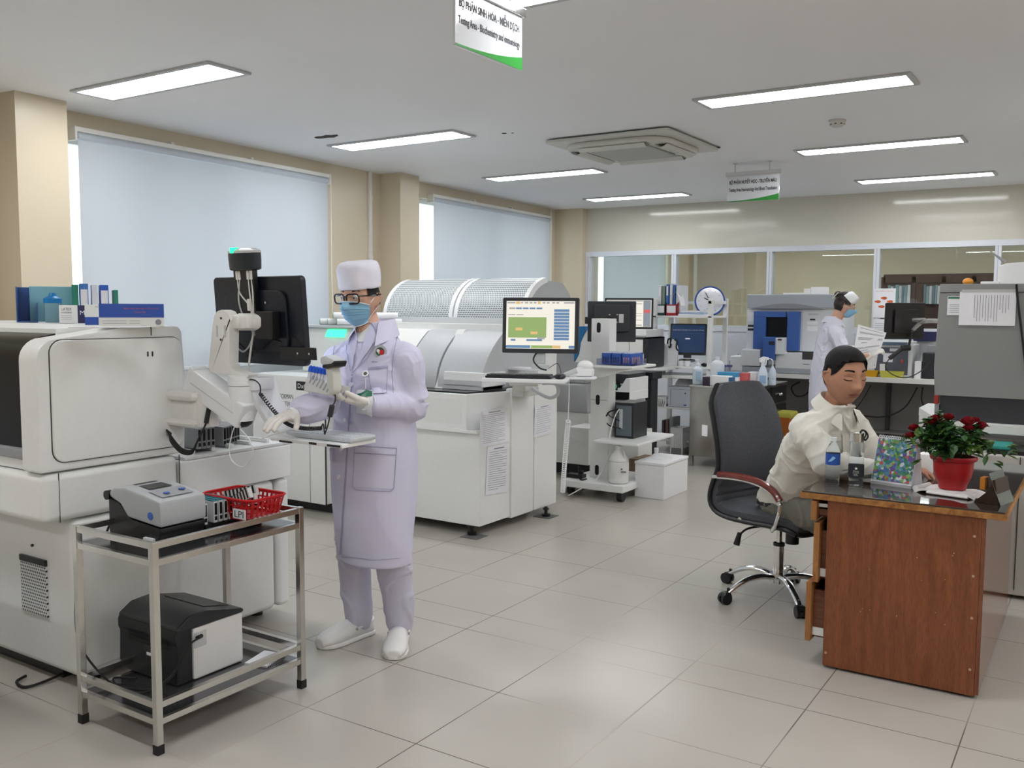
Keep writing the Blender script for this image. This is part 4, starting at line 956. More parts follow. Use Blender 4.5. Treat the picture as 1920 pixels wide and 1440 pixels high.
for x, z in ((-.02, .06), (.045, .06), (.045, -.005)): q.cyl((x, -.04, z), (x, -.034, z), .006, n=10)
q.build('screw_head', steel, m3)
q = MB(MG); q.box((-.23, -.06, -.02), (.02, -.034, .04), .004); q.box((-.10, -.25, .0), (-.04, -.03, .03)); q.build('mount_bracket', black, m3)
# blue rack boxes
bb = mat('rack_blue', (.03, .10, .40), .4)
tr = MB(); z = 1.1; tr.box((-3.42, 6.54, z), (-3.125, 6.58, z+.04)); tr = MB()
o_ = thing('clear_tray', 'clear plastic tray holding blue tube racks on the station shelf', 'tray', (-3.28, 6.7, 1.1))
q = MB(); 
for a_, b2 in (((-3.43, 6.53, 1.101), (-3.12, 6.533, 1.15)), ((-3.123, 6.53, 1.101), (-3.12, 6.80, 1.15)), ((-3.43, 6.53, 1.101), (-3.427, 6.80, 1.15)), ((-3.43, 6.80, 1.101), (-3.12, 6.803, 1.15)), ((-3.43, 6.53, 1.1005), (-3.12, 6.803, 1.104))): q.box(a_, b2)
q.build('tray_walls', thin_glass('clear_tray_plastic', (.85, .86, .93), .8), o_)
for k, x in enumerate((-3.40, -3.31, -3.22)):
    lab = ['blue tube rack next to the station column', 'blue tube rack in the middle of the clear tray', 'blue tube rack at the outer end of the clear tray'][k]
    t = thing('tube_rack', lab, 'tube rack', (x+.035, 6.56, 1.105), group='blue tube racks on the station shelf')
    MB().box((x, 6.56, 1.105), (x+.078, 6.78, 1.195), .003).build('rack_body', bb, t)
    q = MB()
    for i in range(3): q.box((x+.012+.02*i, 6.5585, 1.12), (x+.022+.02*i, 6.5605, 1.165))
    for i in range(4): q.box((x+.077, 6.58+.04*i, 1.115), (x+.0795, 6.60+.04*i, 1.165))
    q.build('rack_window', navy if k < 2 else mat('rack_pinkish', (.45, .25, .25), .5), t)
    q = MB()
    for i in range(4):
        for j in range(7): q.cyl((x+.012+.018*i, 6.575+.03*j, 1.195), (x+.012+.018*i, 6.575+.03*j, 1.203), .006, n=8)
    q.build('tube_tops', tubem, t)
# PC, power strip, jug
pc = thing('desktop_computer', 'black computer tower on the station lower shelf', 'computer', (-3.3, 7.0, .48))
q = MB(); q.box((-3.42, 6.85, .481), (-3.25, 7.12, .775), .004); q.build('tower_case', dark, pc)
q = MB(); q.box((-3.405, 6.846, .50), (-3.265, 6.852, .75)); q.build('rear_plate', mat('rear_plate_grey', (.16, .19, .22), .4, metal=.6), pc)
q = MB(); q.box((-3.375, 6.842, .56), (-3.345, 6.848, .72)); q.build('card_slots', greyp, pc)
q = MB(); q.tube([(-3.38, 6.846, .72), (-3.44, 6.80, .70), (-3.47, 6.79, .66)], .006, 6); q.tube([(-3.37, 6.846, .62), (-3.43, 6.79, .66), (-3.46, 6.79, .69)], .004, 6); q.tube([(-3.36, 6.846, .56), (-3.42, 6.78, .58), (-3.46, 6.79, .60)], .005, 6)
tag(q.build('rear_cables', rubber, loc=(-3.4, 6.8, .7)), 'black plugs and leads at the back of the computer tower', 'cable')
q = MB(); q.tube([(-3.375, 6.84, .72), (-3.39, 6.79, .66), (-3.42, 6.76, .50), (-3.43, 6.78, .35), (-3.5, 6.70, .15), (-3.60, 6.54, .06), (-3.66, 6.5, .02)], .0045, 6)
tag(q.build('network_cable', plastic, loc=(-3.4, 6.8, .6)), 'white network cable looping from the computer tower to the floor', 'cable')
ps = thing('power_strip', 'black power strip with plugs on the station base', 'power strip', (-3.7, 6.72, .135))
q = MB(); q.box((-3.77, 6.66, .136), (-3.62, 6.74, .17), .006); q.box((-3.66, 6.68, .17), (-3.63, 6.71, .20), .004); q.build('strip_body', black, ps)
q = MB(); q.tube([(-3.645, 6.695, .20), (-3.65, 6.65, .24), (-3.63, 6.62, .20), (-3.60, 6.60, .145), (-3.57, 6.65, .145)], .006, 6); q.build('plug_leads', rubber, ps)
jg = thing('plastic_jug', 'white gallon jug with label on the station base', 'jug', (-3.30, 6.72, .136)); c = (-3.305, 6.70, .136)
q = MB(); q.lathe([(.074, 0), (.084, .008), (.084, .165), (.078, .175), (.082, .185), (.068, .215), (.024, .280), (.022, .292)], c, n=24); q.build('jug_body', mat('jug_plastic', (.74, .74, .72), .4), jg)
q = MB(); q.lathe([(.026, .284), (.026, .306), (.0, .307)], c, n=20); q.build('jug_cap', plastic, jg)
q = MB(); q.tube([(c[0]+.02, c[1]-.0, c[2]+.275), (c[0]+.055, c[1]-.02, c[2]+.26), (c[0]+.068, c[1]-.03, c[2]+.21)], .008, 8); q.build('jug_handle', mat('jug_plastic'), jg)
q = MB(facing(c)); q.box((.02, -.0865, .10), (.06, -.080, .106)); q.box((.02, -.0865, .12), (.03, -.082, .13)); q.build('label_print', ink, jg)
# foam box
fm = thing('foam_box', 'white polystyrene box on the floor beside the wheeled station', 'box', (-3.12, 7.0, 0))
q = MB(); q.box((-3.235, 6.86, 0), (-2.975, 7.36, .275), .006); q.build('foam_body', mat('white_foam', (.80, .80, .82), .8, bump=.3), fm)
q = MB(); q.box((-3.24, 6.855, .275), (-2.97, 7.365, .30), .008); q.lathe([(.09, .30), (.085, .306), (.0, .307)], (-3.10, 7.1, 0), n=24); q.build('foam_lid', mat('white_foam'), fm)
# ================================================================== between station and partition
def fpx(Y, u0, u1, v0, v1):
    a = gy(u0, v1, Y); b = gy(u1, v0, Y); c1 = gy(u1, v1, Y); return a.x, b.x, c1.z, b.z
def boxpx(mb, Y, u0, u1, v0, v1, d, bev=.004, mi=0):
    x0, x1, z0, z1 = fpx(Y, u0, u1, v0, v1); return mb.box((x0, Y, z0), (x1, Y+d, z1), bev, mi)
ga = thing('immunoassay_analyser', 'grey and white analyser with blue edge behind the wheeled station', 'analyser', (-4.1, 7.6, 0))
q = MB(); q.box((-4.6, 7.35, .12), (-3.93, 8.0, .60), .01); q.build('cabinet', white, ga)
q = MB(); q.box((-4.6, 7.32, .60), (-3.93, 8.0, .86), .02); q.box((-4.6, 7.4, .86), (-4.0, 8.0, 1.18), .02); q.build('body', mat('analyser_grey', (.40, .41, .42), .4), ga)
q = MB(); pxz = lambda L_: [(gy(u, v, 7.3).x, gy(u, v, 7.3).z) for u, v in L_]; q.prism(pxz([(1101, 619), (1096, 627), (1089, 642), (1086, 664), (1078, 679), (1112, 679), (1112, 619)]), 7.3, 7.6, 'y'); q.build('swoosh_cover', white, ga)
q = MB(); q.prism(pxz([(1085, 612), (1098, 612), (1099, 621), (1094, 629), (1088, 644), (1085, 664), (1077, 678), (1076, 650)]), 7.295, 7.55, 'y'); q.build('blue_edge', mat('analyser_blue', (.02, .18, .42), .35), ga)
q = MB(); q.box((-3.9, 7.33, .88), (-3.80, 7.37, .93)); q.box((-4.5, 7.5, .0), (-4.0, 7.9, .12)); q.build('base', dark, ga)
cp = thing('office_printer', 'white printer with dark green-lit display above the computer tower', 'printer', (-3.75, 7.9, 0))
q = MB(); boxpx(q, 7.6, 1120, 1181, 735, 752, .4); x0, x1, z0, z1 = fpx(7.6, 1120, 1181, 716, 752); q.prism([(x0, z0), (x1, z0), (x1, z1+.03), (x1-.04, z1+.03), (x1-.10, z1-.06), (x0, z1-.06)], 7.6, 8.0, 'y', bev=.004); q.build('printer_body', plastic, cp)
q = MB(); boxpx(q, 7.62, 1120, 1178, 702, 720, .38); boxpx(q, 7.595, 1143, 1158, 716, 732, .03); q.build('display_panel', dark, cp)
q = MB(); x0, x1, z0, z1 = fpx(7.59, 1150, 1156, 721, 728); q.tube([(x0+(x1-x0)*(.5+.5*math.cos(a)), 7.59, (z0+z1)/2+.5*(z1-z0)*math.sin(a)) for a in [i*math.pi/4 for i in range(8)]], .002, 5, closed=True); q.build('display_ring', mat('display_green', (.0, .2, .05), .4, emit=(.1, .8, .35), es=.5), cp)
q = MB(); boxpx(q, 7.65, 1120, 1180, 752, 800, .35); q.box((-4.0, 7.7, 0), (-3.6, 8.0, .42)); q.build('paper_cabinet', white, cp)
bc = thing('black_cabinet', 'tall black cabinet behind the office printer', 'cabinet', (-3.65, 8.2, 0))
x0, x1, z0, z1 = fpx(8.1, 1183, 1221, 712, 840); q = MB(); q.box((x0, 8.1, .0), (x1, 8.26, z1), .006); q.build('case', dark, bc)
x0, x1, z0, z1 = fpx(8.05, 1176, 1224, 698, 712); q = MB(); q.box((x0, 8.05, z0), (x1, 8.27, z1), .006); q.build('case_top', black, bc)
# items on the ledge behind: second lit monitor, printers
M4 = frame(P3(1179, 588, 9.75), (.92, .39, 0), (0, 0, 1)); m4 = thing('computer_monitor', 'lit cream screen monitor half hidden behind the charcoal monitor back', 'monitor', M=M4)
q = MB(M4); q.prism(rrect(.51, .33, .008, 3), .0, .04, 'y', bev=.003); q.box((-.03, .01, -.515), (.03, .04, -.1)); q.build('bezel', dark, m4)
q = MB(M4); q.box((-.235, -.002, -.14), (.235, .001, .145)); s4 = q.build('screen', scr, m4)
bars([(0, .82, .0, .05), (.1, .8, .5, .52), (.1, .8, .58, .6), (.1, .45, .66, .68), (.1, .8, .74, .76), (.1, .5, .92, .96), (.55, .8, .92, .96), (.62, .8, .12, .15)], sgy, M4, s4, 'text_rows', w=.46, h=.28)
bars([(.83, 1, .0, 1)], scr_col('screen_slate', (.25, .29, .33)), M4, s4, 'side_menu', w=.46, h=.28); bars([(.84, .99, .36, .48)], scr_col('screen_red', (.7, .12, .12)), M4, s4, 'alert_button', y=-.0034, w=.46, h=.28)
bn = thing('side_bench', 'white bench carrying printers beside the glass partition', 'bench', (-4.1, 8.9, 0))
q = MB(); x0, x1, z0, z1 = fpx(8.7, 1110, 1232, 690, 697); q.box((x0, 8.7, z0), (x1, 9.35, z0+.025), .004); q.build('bench_top', white, bn)
for xx in (x0+.03, x1-.03): q2 = MB(); q2.box((xx-.02, 8.72, 0), (xx+.02, 8.76, z0)); q2.build('leg', white, bn)
zb = z0+.025
for (u0, u1, v0, v1, dY, nm, lab, mm) in ((1148, 1206, 636, 664, .3, 'bench_printer', 'white bench-top printer below the half-hidden lit screen', warmwhite), (1150, 1212, 618, 633, .45, 'bench_scanner', 'white flat scanner standing on the dark frame', plastic), (1170, 1210, 664, 690, .25, 'paper_tray', 'white paper tray under the bench printer', paper)):
    Y_ = 8.8; x0, x1, z0, z1 = fpx(Y_, u0, u1, v0, v1)
    if nm == 'paper_tray': z0 = zb
    t = thing(nm, lab, 'printer' if 'print' in nm else ('scanner' if 'scan' in nm else 'tray'), (x0, Y_, z0)); MB().box((x0, Y_, z0), (x1, Y_+dY, z1), .01).build('housing', mm, t); q = MB(); q.box((x0+.55*(x1-x0), Y_-.002, z0+.03), (x0+.56*(x1-x0), Y_+.002, z1-.01)); q.box((x0+.2*(x1-x0), Y_-.002, z0+.012), (x1, Y_+.002, z0+.017)); q.build('housing_seam', seam, t)
fr_ = thing('equipment_frame', 'dark metal frame shelf around the bench printer', 'shelf', (-3.8, 9.0, zb)); x0, x1, z0, z1 = fpx(8.79, 1140, 1216, 633, 690)
q = MB(); q.box((x1-.05, 8.79, zb), (x1, 9.2, z1)); q.box((x0, 8.79, z1-.012), (x1, 9.2, z1)); q.box((x0, 8.79, zb), (x0+.02, 9.2, z1)); q.build('frame_panel', dark, fr_)
# ================================================================== shelf desk with clock, in front of the partition
sd_ = thing('shelf_desk', 'white open computer desk with raised shelf carrying files and clock', 'desk', (-3.8, 9.4, 0))
DX0, DX1, DY0, DY1 = -4.16, -3.49, 9.2, 9.68
for x in (DX0+.02, DX1-.02):
    for y in (DY0+.02, DY1-.02):
        q = MB(); q.box((x-.025, y-.02, .02), (x+.025, y+.02, 1.66), .004); q.build('post', white, sd_)
for z, nm in ((1.475, 'upper_shelf'), (.94, 'desktop'), (.50, 'printer_shelf'), (.15, 'floor_shelf')):
    q = MB(); q.box((DX0-.02, DY0-(.02 if z < 1 else 0), z-.022), (DX1+(.03 if z < 1 else 0), DY1, z), .004); q.build(nm, white, sd_)
q = MB(); q.box((DX0-.04, DY0-.10, .815), (DX1-.03, DY1-.1, .845), .004); q.box((DX0-.04, DY0, .845), (DX0, DY1-.1, .92)); q.build('keyboard_shelf', white, sd_)
q = MB(); q.box((DX1-.045, DY0, 1.60), (DX1-.005, DY1, 1.635), .003); q.box((DX0, DY1-.03, 1.60), (DX1, DY1, 1.63), .003); q.build('side_rail', white, sd_)
ZS = 1.4755
def shelf_box(u0, u1, v0, v1, Y, d, m_, label, nm, cat, z0=None, group=None, bev=.003):
    x0, x1, a, b = fpx(Y, u0, u1, v0, v1); a = z0 if z0 is not None else a
    t = thing(nm, label, cat, ((x0+x1)/2, Y, a), group=group); MB().box((x0, Y, a), (x1, Y+d, b), bev).build('body', m_, t); return t, (x0, x1, a, b)
fg = 'files on the shelf above the small monitor'
cols = [('white_spine', (.68, .70, .74)), ('green_grey_spine', (.20, .27, .22)), ('blue_spine', (.05, .15, .42)), ('pale_spine', (.62, .66, .76)), ('blue_spine', (.05, .15, .42)), ('white_spine', (.68, .70, .74))]
labs = ['white binder in the dark green file box above the small monitor', 'grey-green binder in the dark file box above the small monitor', 'blue-spined binder at the red file box, first in the row', 'pale lettered binder rising from the red file box', 'thin blue folder in the red file box', 'white folder leaning in the red file box']
for k, (u0, u1, v0) in enumerate(((1233, 1240, 535), (1241, 1247, 536), (1248, 1254, 533), (1255, 1261, 532), (1262, 1266, 534), (1267, 1277, 535))):
    t, (x0, x1, a, b) = shelf_box(u0, u1, v0, 590, 9.27+.004*k, .20, mat(*cols[k]), labs[k], 'binder', 'binder', ZS+.004, fg)
    if k in (0, 2, 3): MB().box((x0+.006, 9.268+.004*k-.001, b-.12), (x1-.006, 9.272+.004*k, b-.02)).build('spine_label', paper, t)
for (u0, u1, mm, lab) in ((1230, 1247.5, mat('file_box_green', (.02, .06, .06), .4), 'dark green file box on the shelf above the small monitor'), (1248.2, 1269, mat('file_box_red', (.36, .02, .03), .4), 'red file box on the shelf above the small monitor')):
    x0, x1, a, b = fpx(9.235, u0, u1, 571, 590); t = thing('file_box', lab, 'file box', (x0, 9.235, ZS), group=fg)
    q = MB(); q.box((x0, 9.235, ZS), (x1, 9.24, b)); q.box((x0, 9.235, ZS), (x0+.004, 9.48, b+.0)); q.prism([(9.235, ZS), (9.48, ZS), (9.48, b+.13), (9.235, b)], x1-.004, x1, 'x'); q.build('box_shell', mm, t)
    q = MB(); q.box((x0+.012, 9.233, ZS+.03), (x1-.012, 9.2355, b-.012)); q.build('box_label', paper, t)
q = MB()
q.sheet(lambda u, v: (-3.965+.10*u+.05*v*u, 9.25+.2*v*(1-u)+.02, ZS+.12+.17*(1-(2*u-1)**2*.5)-.10*u), 8, 4)
tag(q.build('loose_sheet', paper, loc=(-3.95, 9.25, ZS)), 'curled white sheet sticking out of the red file box', 'paper')
pl_ = ['lowest folder of the paper heap beside the clock', 'blue-edged folder in the paper heap beside the clock', 'white papers on top of the heap beside the clock']
for k in range(3):
    x0, x1, a, b = fpx(9.24, 1270+3*k, 1324-5*k, 580, 590); M_ = T((x0+x1)/2, 9.36, ZS+.018*k) @ rot(0, 0, 4-6*k)
    q = MB(M_); q.box((-(x1-x0)/2, -.11, 0), ((x1-x0)/2, .11, .017), .002); tag(q.build('folder', [paper, mat('pale_blue_folder', (.35, .48, .65), .5), paper][k], loc=M_.translation), pl_[k], 'folder', 'papers beside the clock')
ck = Vector(gy(1331, 562, 9.56)); ck.z = ZS+.158; CM = T(ck) @ rot(-6, 0, 22)
t = thing('wall_clock', 'round clock with blue rim leaning on the upper shelf', 'clock', M=CM)
q = MB(CM); q.cyl((0, .03, 0), (0, 0, 0), .150, n=40); q.build('clock_face', mat('clock_face', (.68, .70, .76), .15, coat=.8), t)
q = MB(CM); q.tube([(.150*math.cos(a), .012, .150*math.sin(a)) for a in [i*math.pi/20 for i in range(40)]], .014, 8, closed=True, smooth=False); q.build('clock_rim', mat('clock_blue', (.015, .06, .30), .3), t)
for a, l, w_ in ((150, .07, .005), (118, .10, .004)):
    q = MB(CM @ Matrix.Rotation(R(-(a-90)), 4, 'Y')); q.box((-w_, -.0045, -.015), (w_, -.002, l)); q.build('clock_hand', ink, t)
for k in range(12):
    if k in (0, 3, 6, 9): text(['12', '', '', '3', '', '', '6', '', '', '9'][k], None, .022, CM @ T(.118*math.sin(R(30*k)), -.001, .118*math.cos(R(30*k))), inkl, t, 'numeral')
q = MB(CM)
for k in range(12):
    if k % 3: q.box((-.002, -.0022, .105), (.002, -.0005, .125), M=Matrix.Rotation(R(30*k), 4, 'Y'))
q.build('hour_marks', inkl, t)
text('FREE STYLE', .07, .010, CM @ T(0, -.001, -.08), inkl, t)
# small dark monitor with blue screen
MS = frame(Vector(gy(1290, 636, 9.36)), (.97, .24, 0), (-.02, .2, 1)); t = thing('computer_monitor', 'small square monitor with dark blue login screen under the clock shelf', 'monitor', M=MS)
q = MB(MS); q.prism(rrect(.39, .34, .01, 3), 0, .035, 'y', bev=.004); q.build('bezel', black, t)
q = MB(MS); q.box((-.18, -.002, -.145), (.18, .001, .155)); s5 = q.build('screen', mat('screen_navy', (.01, .02, .05), .15, emit=(.02, .05, .13), es=.28, noise=0), t)
text('NHẬP MẬT KHẨU ĐỂ TRUY CẬP HỆ THỐNG', .33, .012, MS @ T(0, -.002, .10), scr_col('screen_white', (.7, .75, .85), .4), s5); bars([(.42, .56, .47, .51)], scr_col('screen_white', (.7, .75, .85), .4), MS, s5, 'login_field', w=.36, h=.30)
q = MB(MS); q.box((-.04, .0, -.20), (.04, .03, -.16)); q.cyl((0, .02, -.235), (0, .02, -.222), .09, n=20); q.build('stand', black, t)
# items on the desktop
ZD = .9405
def frontY(u, v, Y): return Vector(gy(u, v, Y))
shelf_box(1222, 1253, 645, 681, 9.24, .006, paper, 'white form sheet standing against the desk post', 'form_sheet', 'paper', ZD)
t, (x0, x1, a, b) = shelf_box(1254, 1270, 652, 681, 9.26, .03, plastic, 'white bag-like dispenser with black strap before the dark screen', 'strap_dispenser', 'dispenser', ZD)
q = MB(); c = Vector(((x0+x1)/2, 9.26, b)); q.prism([(x0, b), (x1, b), (x1-.02, b+.06), (x1-.03, b+.09), (x0+.03, b+.09), (x0+.02, b+.05)], 9.262, 9.288, 'y', bev=.004); q.build('dispenser_neck', plastic, t)
q = MB(); q.tube([c+Vector(p) for p in ((-.02, 0, .085), (-.055, -.01, .09), (-.06, -.01, .03), (-.035, -.01, .0), (-.02, -.008, .04))], .008, 8); q.tube([c+Vector(p) for p in ((.015, 0, .085), (.045, -.01, .07), (.04, -.01, .0), (.06, -.01, -.03))], .008, 8); q.build('black_strap', rubber, t)
for k, (u, lab) in enumerate(((1277, 'small white cup on the shelf desk, beside the strap dispenser'), (1289, 'small white cup on the shelf desk under the monitor corner'))):
    p = frontY(u, 676, 9.25); q = MB(); q.lathe([(.026, 0), (.032, .055), (.030, .055), (.025, .005)], (p.x, 9.25, ZD), n=16, cap=True); t = thing('cup', lab, 'cup', (p.x, 9.25, ZD), group='cups on the shelf desk'); q.build('cup_body', plastic, t)
    q = MB(); q.ball((p.x, 9.25, ZD+.06), (.028, .026, .014), 10); q.build('cup_content', mat('mixed_small_parts', (.12, .13, .10), .6, noise=.8, nscale=60), t)
q = MB(); q.ball((0, 0, .02), (.035, .055, .02), 12, M=T(frontY(1321, 680, 9.27).x, 9.27, ZD)); tag(q.build('computer_mouse', black, loc=(frontY(1321, 680, 9.27).x, 9.27, ZD)), 'black mouse on the shelf desk below the blue screen', 'mouse')
# printer and bags on the lower shelf
t, (x0, x1, a, b) = shelf_box(1252, 1297, 726, 757, 9.18, .3, mat('printer_blue_white', (.62, .66, .74), .4), 'small white printer on the shelf desk, under a plastic bag', 'desktop_printer', 'printer', .50, bev=.012)
q = MB(); q.box((x0+.03, 9.178, a+.02), (x0+.033, 9.182, b-.03)); q.box((x0+.03, 9.178, b-.032), (x1-.01, 9.182, b-.03)); q.cyl((x1-.07, 9.177, b-.07), (x1-.07, 9.181, b-.07), .008, n=12); q.build('front_seam', seam, t)
q = MB(); q.box((x1-.085, 9.1775, a+.02), (x1-.055, 9.181, a+.035)); q.build('blue_badge', bl, t)
q = MB(); zt = b
def bag(u, v):
    a_ = u*2*math.pi; r_ = math.sin(min(1, v)*math.pi/2); n_ = mnoise.noise(Vector((math.cos(a_)*2, math.sin(a_)*2, v*4)))*.25
    return ((x0+x1)/2+math.cos(a_)*(.11*(1-v**2*.7)+.02*n_), 9.33+math.sin(a_)*(.10*(1-v**2*.7)+.02*n_), zt+.10*v*(1+n_*.6)+.002)
q.sheet(bag, 24, 10, wrap=True); tag(q.build('plastic_bag', mat('clear_bag', (.55, .55, .60), .15, coat=.6, bump=.8, bscale=25), loc=((x0+x1)/2, 9.33, zt)), 'crumpled clear plastic bag on top of the small printer', 'bag')
def basket(u0, u1, v0, v1, Y, d, m_, label, group=None, z0=None):
    x0, x1, a, b = fpx(Y, u0, u1, v0, v1); a = z0 if z0 is not None else a; t = thing('slotted_basket', label, 'basket', ((x0+x1)/2, Y, a), group=group); q = MB(); th = .004
    n = 8
    for (ax_, p0, p1) in ((0, (x0, Y), (x1, Y)), (0, (x0, Y+d), (x1, Y+d)), (1, (x0, Y), (x0, Y+d)), (1, (x1, Y), (x1, Y+d))):
        q.box((min(p0[0], p1[0])-th/2, min(p0[1], p1[1])-th/2, a), (max(p0[0], p1[0])+th/2, max(p0[1], p1[1])+th/2, a+(b-a)*.25)); q.box((min(p0[0], p1[0])-th, min(p0[1], p1[1])-th, b-(b-a)*.2), (max(p0[0], p1[0])+th, max(p0[1], p1[1])+th, b))
        for k in range(n+1):
            f_ = k/n; x = p0[0]+(p1[0]-p0[0])*f_; y = p0[1]+(p1[1]-p0[1])*f_; q.box((x-.006, y-.006 if ax_ else y-th/2, a), (x+.006 if not ax_ else x+th/2, y+.006 if ax_ else y+th/2, b))
    q.box((x0, Y, a), (x1, Y+d, a+.004)); q.build('basket_shell', m_, t); return t
basket(1216, 1248, 745, 757, 9.18, .2, plastic, 'white slotted basket beside the small printer on the shelf desk', z0=.50)
basket(1205, 1238, 812, 838, 9.22, .2, plastic, 'white slotted basket on the floor shelf of the shelf desk', z0=.152)
basket(1258, 1280, 803, 838, 9.1, .18, plastic, 'tall white slotted basket near the steel cabinet', z0=.0)
for k, (u0, u1, v0) in enumerate(((1240, 1246, 788), (1247, 1253, 787), (1254, 1262, 783))):
    shelf_box(u0, u1, v0, 838, 9.28, .2, mat(['dark_spine', 'brown_spine', 'grey_spine'][k], [(.05, .05, .06), (.16, .10, .09), (.25, .26, .28)][k], .5), ['dark folder on the lowest shelf of the shelf desk', 'brown folder between dark and grey folders near the floor', 'grey box file near the floor beside the steel cabinet'][k], 'box_file', 'file', .152, 'files near the floor')
t = thing('plastic_bottle', 'white round-shouldered bottle behind the foam box', 'bottle', (-3.42, 7.75, 0)); c = gz(1210, 862, .0)
MB().lathe([(.07, 0), (.07, .17), (.05, .21), (.018, .235), (.018, .26), (.0, .261)], (-3.42, 7.7, .0), n=20).build('bottle_body', plastic, t); MB().lathe([(.02, .255), (.02, .285), (0, .286)], (-3.42, 7.7, 0), n=16).build('bottle_cap', plastic, t)
tag(MB().box((-3.62, 7.55, 0), (-3.46, 7.85, .19), .003).build('cardboard_box', mat('cardboard', (.22, .16, .10), .8), loc=(-3.54, 7.7, 0)), 'small brown cardboard box behind the white jug', 'box')
# ================================================================== steel cabinet
KX0, KX1, KY0, KY1, KZ = -3.45, -2.82, 8.55, 9.62, .80
kc = thing('steel_cabinet', 'brushed steel cabinet bench with knobbed drawers, crowded with supplies', 'cabinet', ((KX0+KX1)/2, 9.0, 0))
sb2 = mat('satin_steel', (.50, .49, .46), .22, metal=.9, noise=.25, nscale=4)
q = MB(); q.box((KX0, KY0, .10), (KX1, KY1, KZ-.02), .003); q.build('carcass', sb2, kc)
q = MB(); q.box((KX0-.01, KY0-.012, KZ-.02), (KX1+.015, KY1+.01, KZ), .003); q.build('worktop', steel, kc)
for x in (KX0+.02, KX1-.02):
    for y in (KY0+.02, KY1-.02):
        q = MB(); q.box((x-.018, y-.018, 0), (x+.018, y+.018, .10)); q.build('leg', steel, kc)
dkst = mat('dark_reflecting_steel', (.07, .07, .075), .22, metal=.8)
for y0, y1, z0, z1 in ((8.57, 9.05, .60, .77), (9.10, 9.60, .60, .77), (9.10, 9.60, .36, .58)):
    q = MB(); q.box((KX1-.002, y0, z0), (KX1+.012, y1, z1), .003); dr = q.build('drawer', dkst, kc)
    for yy in (-.03, .03): q = MB(); q.ball((KX1+.025, (y0+y1)/2+yy, (z0+z1)/2), .014, 10); q.build('knob', chrome, dr)
q = MB(); q.box((KX1-.002, 8.57, .12), (KX1+.004, 9.05, .58)); q.build('knee_gap_shade', black, kc)  # flat black sheet stands in for the shade inside the knee gap
KT = KZ+.0005
def bottle(u, v, Y, prof, m_, label, cap=None, n=18, group=None, z=KT, nm='bottle', lab=None):
    x = gy(u, v, Y).x; t = thing(nm, label, 'bottle', (x, Y, z), group=group); MB().lathe(prof, (x, Y, z), n=n).build('bottle_body', m_, t); return t, x
clr = mat('frosted_bottle', (.62, .70, .78), .25)
t, x = bottle(1308, 715, 8.70, [(.045, 0), (.05, .01), (.05, .15), (.035, .17), (.016, .18), (.016, .20), (0, .201)], clr, 'pump bottle with blue label at the near end of the steel cabinet')
q = MB(); q.cyl((x, 8.7, KT+.20), (x, 8.7, KT+.235), .006, n=8); q.box((x-.03, 8.69, KT+.235), (x+.012, 8.71, KT+.247), .003); q.lathe([(.018, .195), (.018, .212), (0, .213)], (x, 8.7, KT), n=12); q.build('pump_head', plastic, t)
q = MB(facing((x, 8.7, KT))); q.box((-.02, -.0525, .04), (.03, -.0485, .13)); q.build('bottle_label', mat('label_pale_blue', (.35, .52, .66), .5), t)
t, x = bottle(1345, 700, 8.9, [(.06, 0), (.068, .01), (.068, .19), (.05, .22), (.02, .235), (.02, .27), (0, .271)], mat('canister_white', (.70, .74, .78), .35), 'large white canister standing behind the pump bottle')
t, x = bottle(1430, 715, 8.95, [(.045, 0), (.048, .008), (.048, .11), (.04, .14), (.02, .19), (.017, .23), (0, .231)], clr, 'white trigger spray bottle with blue label on the steel cabinet')
q = MB(); q.prism([(x-.03, KT+.225), (x+.02, KT+.225), (x+.025, KT+.26), (x+.055, KT+.25), (x+.055, KT+.275), (x+.0, KT+.285), (x-.04, KT+.265)], 8.938, 8.962, 'y', bev=.004); q.prism([(x+.03, KT+.255), (x+.04, KT+.25), (x+.03, KT+.20), (x+.022, KT+.20)], 8.944, 8.956, 'y'); q.build('spray_trigger', plastic, t)
q = MB(facing((x, 8.95, KT))); q.box((-.03, -.0505, .025), (.03, -.046, .10)); q.build('bottle_label', mat('label_blue_grey', (.28, .42, .62), .5), t)
t, x = bottle(1448, 715, 9.05, [(.034, 0), (.037, .008), (.037, .12), (.025, .16), (.012, .175), (.012, .19), (0, .191)], clr, 'clear wash bottle with bent white spout beside the spray bottle')
q = MB(); q.tube([(x, 9.05, KT+.18), (x, 9.05, KT+.235), (x-.015, 9.05, KT+.255), (x-.045, 9.05, KT+.258), (x-.06, 9.05, KT+.25)], .005, 8); q.build('bent_spout', plastic, t)
q = MB(facing((x, 9.05, KT))); q.box((-.004, -.0385, .06), (.015, -.036, .068)); q.build('bottle_print', mat('label_blue_grey'), t)
shelf_box(1330, 1366, 706, 720, 8.62, .12, plastic, 'white slotted tray at the front edge of the steel cabinet', 'supply_tray', 'tray', KT, 'supplies on the steel cabinet', .004)
shelf_box(1317, 1330, 707, 719, 8.60, .08, mat('dark_purple_box', (.04, .025, .05), .4), 'small dark purple box between bottle and white tray', 'small_box', 'box', KT, 'supplies on the steel cabinet')
shelf_box(1366, 1372, 708, 720, 8.62, .10, mat('petrol_blue', (.03, .13, .25), .4), 'petrol blue slim box at the end of the white tray', 'small_box', 'box', KT, 'supplies on the steel cabinet')
t, (x0, x1, a, b) = shelf_box(1345, 1384, 699, 708, 8.80, .12, mat('bright_blue_lid', (.06, .28, .52), .4), 'bright blue flat box lying across the white tray', 'flat_box', 'box', None, 'supplies on the steel cabinet')
shelf_box(1345, 1384, 707, 720, 8.80, .12, plastic, 'white box carrying the bright blue flat box', 'small_box', 'box', KT, 'supplies on the steel cabinet')
